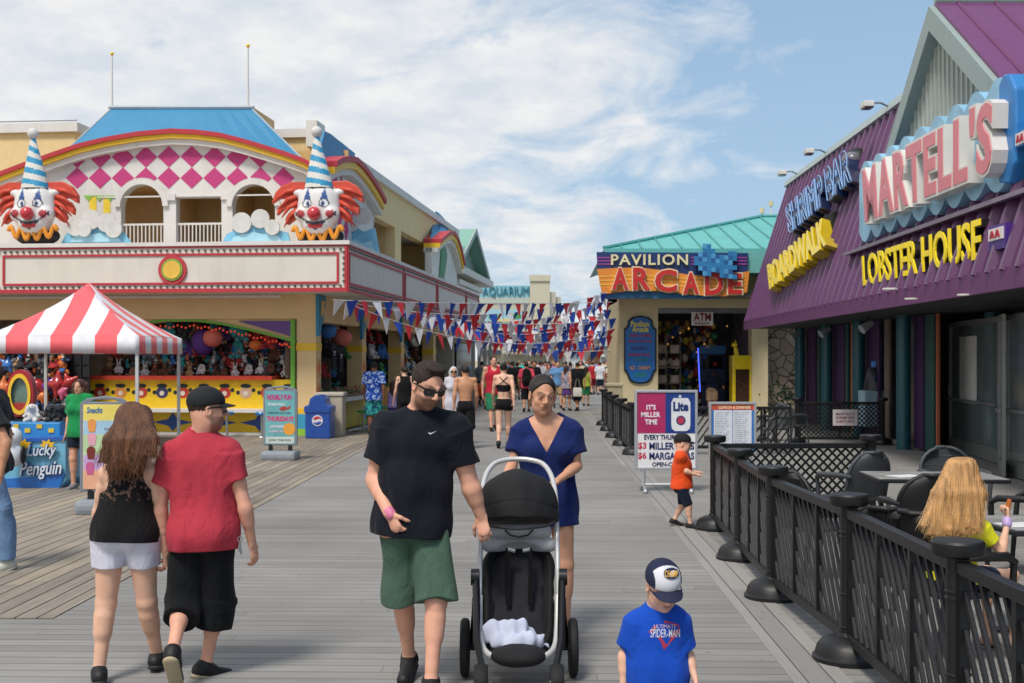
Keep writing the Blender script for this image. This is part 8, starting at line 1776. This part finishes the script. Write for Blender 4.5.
# small boy in the blue shirt
b = base_at(655, 5.4); W = lambda px, py, dy=0.0: at(px, py, 5.4+dy)-b
J = setJ(pose(.94, 0, child=True), W, head=(663, 586, -.03), hs=.90, R=headrot(14, 30, -3), neck=(657, 609, .03), pel=(656, 668, .02), sh=[(636, 620, .02), (677, 620, 0)], el=[(624, 655, .03), (688, 655, .02)], wr=[(623, 690, .0), (695, 678, -.05)],
         hip=[(645, 678, 0), (667, 678, 0)], kn=[(645, 718, 0), (667, 718, -.03)], an=[(645, 752, .02), (667, 752, 0)], toe=[(644, 766, -.1), (668, 766, -.13)])
E_ = person(J, 'toddler boy in bright blue printed shirt and navy and white cap looking down', vox=.0042, skin='fair', g=1.0, child=True,
            cloth=[{'t': 'tee', 'm': cloth_mat('#1149b4'), 'off': .017, 'drop': .11, 'slv': .72, 'sr': .066, 'wb': .135, 'wt': .125, 'fl': .72, 'seed': 45, 'amp': .005, 'nr': .044}, {'t': 'shorts', 'm': cloth_mat('#5a5c62'), 'off': .01, 'len': .9, 'rb': .07}],
            hair={'kind': 'cut', 'm': mat('#6a4a2c', rough=.8, var=.3, scale=60), 'vol': .002, 'cap': {'col': '#141c3c', 'front': '#cfd0d6'}}, loc=b, shoes=('shoe', blk),
            hands={0: {'fd': (.05, -.1, -1), 'pn': (1, 0, 0), 'side': (0, -1, 0)}, 1: {'fd': (.15, -.2, -1), 'pn': (-1, 0, 0), 'side': (0, -1, 0)}})
sh = kid(E_, 'shirt')
decal(sh, [([(648.5, 632), (654, 626), (666, 620.5), (679, 625), (679.5, 632), (672, 641), (664, 650), (660, 640)], [(0, 1, 7), (1, 2, 7), (2, 3, 4), (2, 4, 5), (2, 5, 7), (5, 6, 7)])], 'print_shape', mat('#a82c48'), .002)
decal(sh, [flat_text('SPIDER-MAN', 650.5, 680, 637.5, 629, bold=.005)], 'print_lettering', mat('#c8ccd8'), .0045); decal(sh, [flat_text('ULTIMATE', 654, 676, 628.3, 624.5)], 'print_small_lettering', mat('#d0b8c0'), .0045)
cp = kid(E_, 'cap'); ov = lambda r1, r2: ([(671.5+r1*math.cos(t), 573.5+r2*math.sin(t)) for t in np.linspace(0, 6.283, 21)[:-1]], [list(range(20))])
decal(cp, [ov(9.6, 7.6)], 'oval_patch', mat('#1a2040'), .003); decal(cp, [ov(8.2, 6.2)], 'patch_ring', mat('#a8a8b0'), .005); decal(cp, [ov(7.6, 5.6)], 'patch_core', mat('#1c2444'), .0065); decal(cp, [flat_text('CHAMP', 665, 678, 577, 570.5, bold=.01)], 'patch_lettering', mat('#e8b028'), .009)
# see-through lace across the upper back of the black top
def lace(m_):
    n = m_.node_tree.nodes; l = m_.node_tree.links; b = n['Principled BSDF']; src = b.inputs['Base Color'].links[0].from_socket; tc = n.new('ShaderNodeTexCoord'); sp = n.new('ShaderNodeSeparateXYZ'); l.new(tc.outputs['Object'], sp.inputs[0])
    vo = n.new('ShaderNodeTexNoise'); vo.inputs['Scale'].default_value = 38; vo.inputs['Detail'].default_value = 3; l.new(tc.outputs['Object'], vo.inputs[0])
    def mt(op, a_, b_):
        q = n.new('ShaderNodeMath'); q.operation = op
        for i, v in enumerate((a_, b_)):
            if isinstance(v, (int, float)): q.inputs[i].default_value = v
            else: l.new(v, q.inputs[i])
        return q.outputs[0]
    k_ = mt('MULTIPLY', mt('MULTIPLY', mt('GREATER_THAN', vo.outputs['Fac'], .55), mt('GREATER_THAN', sp.outputs[2], 1.02)), .45)
    mx = n.new('ShaderNodeMixRGB'); l.new(k_, mx.inputs[0]); l.new(src, mx.inputs[1]); mx.inputs[2].default_value = (.28, .16, .11, 1); l.new(mx.outputs[0], b.inputs['Base Color'])
lm = cloth_mat('#131114').copy(); lace(lm); kid(D_, 'tank').data.materials[0] = lm
# boy in orange
b = base_at(682, 12.9); W = lambda px, py, dy=0.0: at(px, py, 12.9+dy)-b
J = pose(1.0, 78, stride=.09, swing=.05, child=True, lead=0); J['R'] = headrot(82, 6); J['hs'] = .88
J['el'][1] = npv(W(686, 471, -.13)); J['wr'][1] = npv(W(694, 474, -.13)); J['el'][0] = npv(W(687, 471, .12)); J['wr'][0] = npv(W(694, 472, .06))
person(J, 'small boy in orange t-shirt, black cap and navy shorts walking past the beer poster', vox=.008, skin='fair', child=True, lod=1, cloth=[{'t': 'tee', 'm': cloth_mat('#e8501c', rough=.8), 'off': .012, 'drop': .06, 'slv': .7, 'sr': .085, 'wb': .135, 'wt': .12, 'fl': .8, 'nr': .05}, {'t': 'shorts', 'm': cloth_mat('#141c30'), 'off': .012, 'len': .95, 'rb': .078}],
       hair={'kind': 'cut', 'm': mat('#5a3a24', rough=.8), 'vol': .003, 'cap': {'col': '#101216'}}, loc=b, shoes=('shoe', blk, mat('#8a8a88')))
# seated blonde girl
b = base_at(955, 7.0); W = lambda px, py, dy=0.0: at(px, py, 7.0+dy)-b
J = setJ(pose(1.35, 150, female=True), W, head=(962, 480, .03), hs=.93, R=headrot(160, 6), neck=(958, 508, .02), pel=(952, 572, .04), sh=[(981, 527, -.02), (932, 527, .06)], el=[(1001, 553, -.02), (926, 560, .12)], wr=[(1008, 520, .10), (948, 570, .34)],
         hip=[(968, 578, .06), (942, 578, .12)], kn=[(1012, 575, .34), (986, 572, .46)], an=[(1014, 640, .36), (988, 636, .50)], toe=[(1022, 648, .46), (998, 644, .60)])
locks = []
for i in range(26):
    t = i/25; u0 = 944+32*t; u1 = 923+54*t+rl.uniform(-2, 2); v1 = 533-8*abs(t-.5)+rl.uniform(-5, 5); a0 = npv(W(u0*.55+962*.45, 466, -.03)); am_ = npv(W((u0+u1)/2+3, 494, -.075)); a1 = npv(W(u1, v1, -.13+rl.uniform(-.01, .01)))
    locks += [(a0, am_, .030, .026), (am_, a1, .026, .008)]
G_ = person(J, 'girl with long blonde hair and yellow shirt sitting at the patio table, seen from behind', vox=.0047, sex='f', skin='fair', child=False, g=.86, armr=.92, legr=.85,
            cloth=[{'t': 'tee', 'm': cloth_mat('#d8d426'), 'off': .012, 'drop': .06, 'slv': .58, 'sr': .08, 'wb': .14, 'wt': .13, 'nr': .06, 'seed': 55}, {'t': 'shorts', 'm': cloth_mat('#30384c'), 'off': .012, 'len': .5, 'rb': .09}],
            hair={'kind': 'long', 'm': mat('#c4935a', rough=.42, var=.5, scale=5, bump=.5, bscale=60, stretch=(7, 7, .6), spec=.6), 'vol': .008, 'locks': locks, 'amp': .0016, 'freq': 430}, loc=b, shoes=('sandal', blk),
            hands={0: {'fd': (.05, .25, 1), 'pn': (-.9, .3, .1), 'side': (-.2, .9, .3), 'curl': 1.1}})
strands(G_, locks, 1500, mat('#d2a468', rough=.42, var=.6, scale=30), 5, .0010, .013)
S = Sculpt(.005); S.cap(npv(W(1007, 524, .08)), npv(W(1007, 521, .09)), .028, k=.004); p, f = S.run(); mesh_from('wristband', p, f, mat('#b8a0d0', rough=.5), G_)
T = thing('food_piece', 'orange-brown piece of fried food held up in the blonde girl\'s hand', 'food', at(1007.5, 504.5, 7.12)); S = Sculpt(.004); S.cap((0, 0, -.03), (.01, 0, .02), .016, .012, k=.01); S.noise(folds(.003, 3)); p, f = S.run(); mesh_from('crust', p, f, mat('#b8642c', rough=.8, bump=.5), T)
# man leaving at the left edge
b = base_at(-9, 10.3); W = lambda px, py, dy=0.0: at(px, py, 10.3+dy)-b
J = pose(1.78, -82, stride=.26, swing=.08, lead=0); J['el'][1] = npv(W(6, 443, -.28)); J['wr'][1] = npv(W(0, 476, -.34)); J['an'][1] = npv(W(7, 561, -.06)); J['kn'][1] = npv(W(4, 508, -.10)); J['toe'][1] = npv(W(-6, 571, -.10)); J['an'][0] = npv(W(-30, 561, .06)); J['toe'][0] = npv(W(-44, 567, .06)); J['kn'][0] = npv(W(-22, 508, .08))
person(J, 'man in charcoal t-shirt and pale blue jeans stepping out at the left edge', vox=.0065, skin='tan', g=1.05, face=False, cloth=[{'t': 'tee', 'm': cloth_mat('#26272b'), 'off': .02, 'drop': .10, 'slv': .7, 'sr': .085, 'wb': .2, 'seed': 61}, {'t': 'pants', 'm': cloth_mat('#6f8db2', var=.3), 'off': .014, 'rb': .082, 'len': .98, 'seed': 62, 'amp': .007}],
       hair={'kind': 'short', 'm': mat('#3a2a20', rough=.8)}, loc=b, shoes=('shoe', mat('#b8b8ac', rough=.6), mat('#8a8a84')), hands={0: False})
# attendant in green
b = base_at(80, 16.7)
J = pose(1.53, -8, female=True, stride=.04, swing=.03); J['R'] = headrot(-12, 4)
person(J, 'young attendant in green t-shirt and dark shorts standing by the penguin booth', vox=.008, sex='f', skin='warm', lod=1, cloth=[{'t': 'tee', 'm': cloth_mat('#1c8a4c'), 'off': .018, 'drop': .10, 'slv': .75, 'sr': .085, 'wb': .17, 'wt': .16}, {'t': 'shorts', 'm': cloth_mat('#16202e'), 'off': .014, 'len': .55, 'rb': .10}],
       hair={'kind': 'long', 'm': mat('#4a2c20', rough=.6, var=.3), 'vol': .012, 'locks': [(J['head']+npv((q*.07, .04, .02)), J['neck']+npv((q*.09, .02, -.08)), .05, .03) for q in (-1, 1)]+[(J['head']+npv((0, .06, 0)), J['neck']+npv((0, .07, -.12)), .06, .04)]}, loc=b, shoes=('shoe', mat('#7a7a80'), mat('#b0b0b0')))
# ------------------------------------------------------------------ people in the middle distance
def mid(px, Y, h, yaw, label, sex, skin, cloth, hairc, hairk='short', stride=.2, swing=.12, lead=0, child=False, vox=.013, shoes=('shoe', blk), g=1.0, extra=None, hd=None, eyes=False):
    b = base_at(px, Y); J = pose(h, yaw, stride=stride, swing=swing, female=(sex == 'f'), lead=lead, child=child)
    hr = {'kind': hairk if hairk != 'ponytail' else 'long', 'm': mat(hairc, rough=.7, var=.25, scale=20), 'vol': .01}
    if hairk in ('long', 'ponytail'):
        bk_ = -npv(J['R'])[:, 1]*-1; hr['locks'] = [(J['head']+bk_*.06, J['neck']+bk_*.075-npv((0, 0, .16 if hairk == 'long' else .1)), .07 if hairk == 'long' else .03, .04 if hairk == 'long' else .02)]
        if hairk == 'long': s_ = npv(J['R'])[:, 0]; hr['locks'] += [(J['head']+bk_*.03+s_*q*.05, J['neck']+bk_*.06+s_*q*.06-npv((0, 0, .12)), .05, .03) for q in (-1, 1)]
    if hd: hr.update(hd)
    return person(J, label, vox=vox, sex=sex, skin=skin, cloth=cloth, hair=hr, loc=b, lod=1, shoes=shoes, child=child, g=g, eyes=False), J, b
tee = lambda c, **k: dict({'t': 'tee', 'm': c if not isinstance(c, str) else cloth_mat(c), 'off': .018, 'drop': .10, 'slv': .75, 'sr': .085, 'wb': .19}, **k)
tank = lambda c, **k: dict({'t': 'tank', 'm': c if not isinstance(c, str) else cloth_mat(c), 'off': .010, 'drop': .08, 'wb': .17}, **k)
shorts = lambda c, l=.9, **k: dict({'t': 'shorts', 'm': c if not isinstance(c, str) else cloth_mat(c), 'off': .014, 'len': l, 'rb': .105}, **k)
def patterned(c1, c2, sc, t=.5):
    m_ = bpy.data.materials.new('printed_cloth'); m_.use_nodes = True; n = m_.node_tree.nodes; l = m_.node_tree.links; tc = n.new('ShaderNodeTexCoord'); ns = n.new('ShaderNodeTexNoise'); ns.inputs['Scale'].default_value = sc; ns.inputs['Detail'].default_value = 2; ns.inputs['Distortion'].default_value = 1.5; l.new(tc.outputs['Object'], ns.inputs[0]); r = n.new('ShaderNodeValToRGB'); l.new(ns.outputs['Fac'], r.inputs[0]); r.color_ramp.interpolation = 'CONSTANT'; r.color_ramp.elements[0].color = (*lin(c1), 1); r.color_ramp.elements[1].position = t; r.color_ramp.elements[1].color = (*lin(c2), 1); l.new(r.outputs[0], n['Principled BSDF'].inputs['Base Color']); n['Principled BSDF'].inputs['Roughness'].default_value = .85; return m_
mid(374, 28.6, 1.76, 176, 'man in blue floral shirt and teal print shorts standing by the flower counter', 'm', 'dark', [tee(patterned('#1c4cb0', '#b8d0ec', 11, .56)), shorts(patterned('#16506a', '#3ab0a8', 14, .5), .95)], '#15110f', stride=.05)
mid(404.5, 27.5, 1.66, 200, 'woman in black strappy top behind the bearded man\'s shoulder', 'f', 'fair', [tank('#121214'), shorts('#141418', .5)], '#2a1a14', 'bun', stride=.1)
mid(393.5, 29.5, 1.3, 170, 'girl in lilac top beside the man in the floral shirt', 'f', 'fair', [tank('#9a8ac0'), shorts('#5a4a8c', .6)], '#3a2018', 'long', stride=.05)
T4, J4, b4_ = mid(453.5, 25.6, 1.66, 8, 'woman in sunglasses with a white towel over her head facing the camera', 'f', 'warm', [{'t': 'dress', 'm': cloth_mat('#c4c2cc'), 'off': .014, 'drop': .30, 'wb': .2, 'slv': .3, 'nr': .06}], '#d0cfd4', 'long', stride=.15, swing=.05); sunglasses(T4, J4['head'], J4['R'], J4['hs'])
mid(465.5, 24.4, 1.68, 188, 'shirtless tanned man in black knee-length shorts walking away', 'm', 'tan', [shorts('#121216', 1.08, rb=.12)], '#17110e', 'cut', stride=.22, swing=.1, lead=1, vox=.010)
T6, J6, b6 = mid(503.5, 24.6, 1.74, 176, 'woman in black bikini with skirted bottom walking away', 'f', 'fair', [{'t': 'bikini', 'm': cloth_mat('#101013'), 'off': .006, 'hang': 0, 'drop': -.235, 'top': .19, 'amp': 0}, {'t': 'briefs', 'm': cloth_mat('#101013'), 'off': .012, 'waist': .09}], '#19120f', 'bun', stride=.20, swing=.2, lead=0, vox=.009, g=1.03, hd={'bun': (0, .09, .07)})
m = MB(); n6 = J6['neck']; q6 = kid(T6, 'bikini_top')
for q in (-1, 1): m.rope([V(n6[0]+q*.13, n6[1]-.085, n6[2]-.20), V(n6[0]+q*.03, n6[1]-.128, n6[2]-.13), V(n6[0]-q*.08, n6[1]-.085, n6[2]-.02)], .008, 5)
m.rope([V(n6[0]-.01, n6[1]-.135, n6[2]-.21), V(n6[0]-.02, n6[1]-.135, n6[2]-.34)], .010, 5); m.build('straps', mat('#101013', rough=.8), q6)
mid(493.5, 30.5, 1.90, 12, 'tall man in red sleeveless shirt and green shorts walking towards the camera', 'm', 'pink', [tank('#c0283a'), shorts('#2a7a58', 1.0)], '#3a2a20', 'cut', stride=.2, swing=.1)
T8, J8, b8 = mid(526.5, 41.5, 1.72, 180, 'man in coral shirt with a black backpack walking away', 'm', 'tan', [tee('#d84a60'), shorts('#15151a', 1.05)], '#141010', stride=.2, vox=.016)
T = thing('backpack', 'black backpack worn by the man in the coral shirt', 'backpack', b8+V(0, -.2, 1.02)); S = Sculpt(.016); S.cap((0, 0, .05), (0, 0, .34), .17, .15, n=(0, 1, 0), f=.6, k=.02); S.ell((0, -.08, .1), (.12, .06, .12), k=.02); S.noise(folds(.005, 3)); p, f = S.run(); mesh_from('pack', p, f, cloth_mat('#121216'), T)
mid(566.5, 42.5, 1.62, 150, 'woman in floral top and purple skirt left of the couple with the white bag', 'f', 'warm', [tank(patterned('#6a7a8c', '#c8a8b0', 12, .5)), {'t': 'skirt', 'm': cloth_mat('#5a3a7c'), 'drop': .32, 'rb': .21}], '#3a2a24', 'long', stride=.08, vox=.016)
T10, J10, b10 = mid(577.5, 42.5, 1.72, 200, 'man in dark shirt and dark trousers carrying a white bag', 'm', 'tan', [tee('#15181e'), shorts('#181c28', 1.3)], '#17120f', stride=.18, vox=.016)
T = thing('shoulder_bag', 'white shopping bag hanging beside the man in dark clothes', 'bag', at(577.5, 391, 42.2)); m = MB(); m.rbx(-.16, .16, -.06, .06, -.2, .12, .05); m.build('bag_body', mat('#d0ccc8', rough=.7), T, smooth=40); m = MB(); m.tube([(-.1, 0, .1), (-.04, 0, .42), (.04, 0, .42), (.1, 0, .1)], .012, 6); m.build('strap', mat('#8a8078'), T)
mid(479, 47, 1.0, 190, 'small child in orange shirt on the left of the far walk', 'm', 'tan', [tee('#e0501e'), shorts('#30303a')], '#17120f', stride=.1, child=True, vox=.02)
mid(487.5, 44, 1.62, 185, 'person in bright green shirt on the left of the far walk', 'f', 'tan', [tee('#2c9a48'), shorts('#8a4a6c', .8)], '#1a1512', 'long', stride=.15, vox=.018)
mid(586, 47, 1.55, 170, 'child in yellow-green top right of the couple with the white bag', 'f', 'tan', [tank('#9ab040'), shorts('#2a7a50', .9)], '#2a1a14', 'long', stride=.1, vox=.018)
mid(592.5, 62, 1.70, 185, 'person in dark red shirt in the right half of the far walk', 'm', 'pink', [tee('#b02834'), shorts('#8a2a34', .9)], '#2a1a14', stride=.2, vox=.02)
# player bending over inside the arcade
b = base_at(712, 38.6); J = pose(1.7, 168, stride=.05)
for k_ in ('neck', 'head'): J[k_] = J[k_]+npv((.12, .30, -.18 if k_ == 'neck' else -.24))
J['sh'] = [q+npv((.12, .28, -.18)) for q in J['sh']]; J['el'] = [q+npv((.2, .35, -.2)) for q in J['el']]; J['wr'] = [q+npv((.2, .55, -.02)) for q in J['wr']]
person(J, 'player in navy shirt leaning over a game inside the arcade', vox=.016, skin='tan', lod=1, cloth=[tee('#1a2038'), shorts('#b89a7c', .9)], hair={'kind': 'short', 'm': mat('#20160f')}, loc=b, shoes=('shoe', blk))
# ------------------------------------------------------------------ the far crowd: a few figures copied with clothes of their own
tm = []
for nm, h, yaw, sex, st, sw_, ld in (('a', 1.74, 180, 'm', .2, .12, 0), ('b', 1.63, 178, 'f', .16, .1, 1), ('c', 1.76, 4, 'm', .2, .12, 1), ('d', 1.62, -5, 'f', .12, .1, 0), ('e', 1.2, 175, 'm', .1, .06, 0), ('f', 1.7, 150, 'm', .05, .03, 0)):
    J = pose(h, yaw, stride=st, swing=sw_, female=(sex == 'f'), lead=ld); bk_ = npv(J['R'])[:, 1]
    hr = {'kind': 'short' if sex == 'm' else 'long', 'm': mat('#1c1410', rough=.8), 'vol': .012, 'locks': [(J['head']+bk_*.05, J['neck']+bk_*.07-npv((0, 0, .1)), .07, .045)]}
    cl_ = [{'t': 'tee', 'm': mat('#888888', rough=.9), 'off': .02, 'drop': .1, 'slv': .7, 'sr': .085, 'wb': .19, 'vox': .02, 'amp': 0}, {'t': 'shorts', 'm': mat('#333333', rough=.9), 'off': .016, 'len': .95 if sex == 'm' else .6, 'rb': .105, 'vox': .02, 'amp': 0}]
    tm.append(dict(J=J, hr=hr, cl=cl_, sex=sex, used=False))
cc_ = [('teal', '#2a9a98'), ('black', '#17171b'), ('white', '#cfcfd2'), ('red', '#b02430'), ('pink', '#d06a88'), ('navy', '#1c2848'), ('grey', '#7c7f86'), ('dark green', '#245038'), ('turquoise', '#4ab8b0'), ('maroon', '#6a2030'), ('sky blue', '#6a9ad0'), ('charcoal', '#303238'), ('orange', '#d8642c'), ('cream', '#cbbfa4'), ('purple', '#5a3a80')]
bc_ = [('black', '#141417'), ('denim', '#4a628a'), ('khaki', '#a08c68'), ('grey', '#6a6c72'), ('navy', '#1a2238')]
rc = random.Random(11); spots = []
for px, Y in ((482, 52), (485, 60), (492, 55), (512, 52), (517, 58), (508, 66), (520, 70), (534, 50), (540, 56), (545, 62), (536, 68), (550, 52), (555, 60), (560, 72), (530, 80), (525, 88), (543, 84), (552, 90), (513, 76), (505, 84), (558, 48), (571, 58), (576, 68), (581, 60), (584, 76), (588, 84), (596, 74), (600, 66), (604, 80), (603, 92), (594, 96), (608, 72), (611, 88), (579, 92), (570, 86), (499, 72), (494, 92), (565, 64), (548, 74), (598, 88), (590, 70), (610, 62), (533, 60), (541, 70), (562, 54)):
    spots.append((px+rc.uniform(-.8, .8), Y*.93))
for i in range(34): spots.append((rc.uniform(500, 608), rc.uniform(64, 125)))
spots.sort(); seen = {}
where = lambda px, Y: ('left' if px < 510 else 'middle' if px < 562 else 'right')+' part of far walk, '+('near' if Y < 52 else 'halfway along' if Y < 66 else 'deep')
for px, Y in spots:
    t = rc.choice(tm) if rc.random() < .8 else tm[0]; k_ = 0
    while True:
        sc_ = rc.choice(cc_+[cc_[1], cc_[5], cc_[6], cc_[11], cc_[2]]*2); bt = rc.choice(bc_); key = (sc_[0], bt[0], where(px, Y))
        if key not in seen: break
    seen[key] = 1; lab = f"walker in {sc_[0]} top and {bt[0]} shorts, {where(px, Y)}"
    b = base_at(px, Y); sk = rc.choice(['#c88c6c', '#d8a486', '#a86a4c', '#7c4c36', '#d09478'])
    if not t['used']:
        t['T'] = person(t['J'], lab, group='walkers in the far crowd', vox=.02, sex=t['sex'], lod=2, face=False, cloth=t['cl'], hair=t['hr'], loc=b, shoes=('shoe', blk), eyes=False); t['used'] = True; T = t['T']
        for c in T.children:
            st = c.name.split('.')[0]
            if st in ('shirt', 'shorts'): c.material_slots[0].link = 'OBJECT'; c.material_slots[0].material = cloth_mat(sc_[1] if st == 'shirt' else bt[1])
    else: copy_thing(t['T'], b, rc.uniform(-.5, .5), lab, {'shirt': cloth_mat(sc_[1]), 'shorts': cloth_mat(bt[1]), 'body': mat(sk, rough=.6), 'hair': mat(rc.choice(['#17110e', '#2a1c14', '#4a3020', '#17110e', '#8a6a44']), rough=.8)})
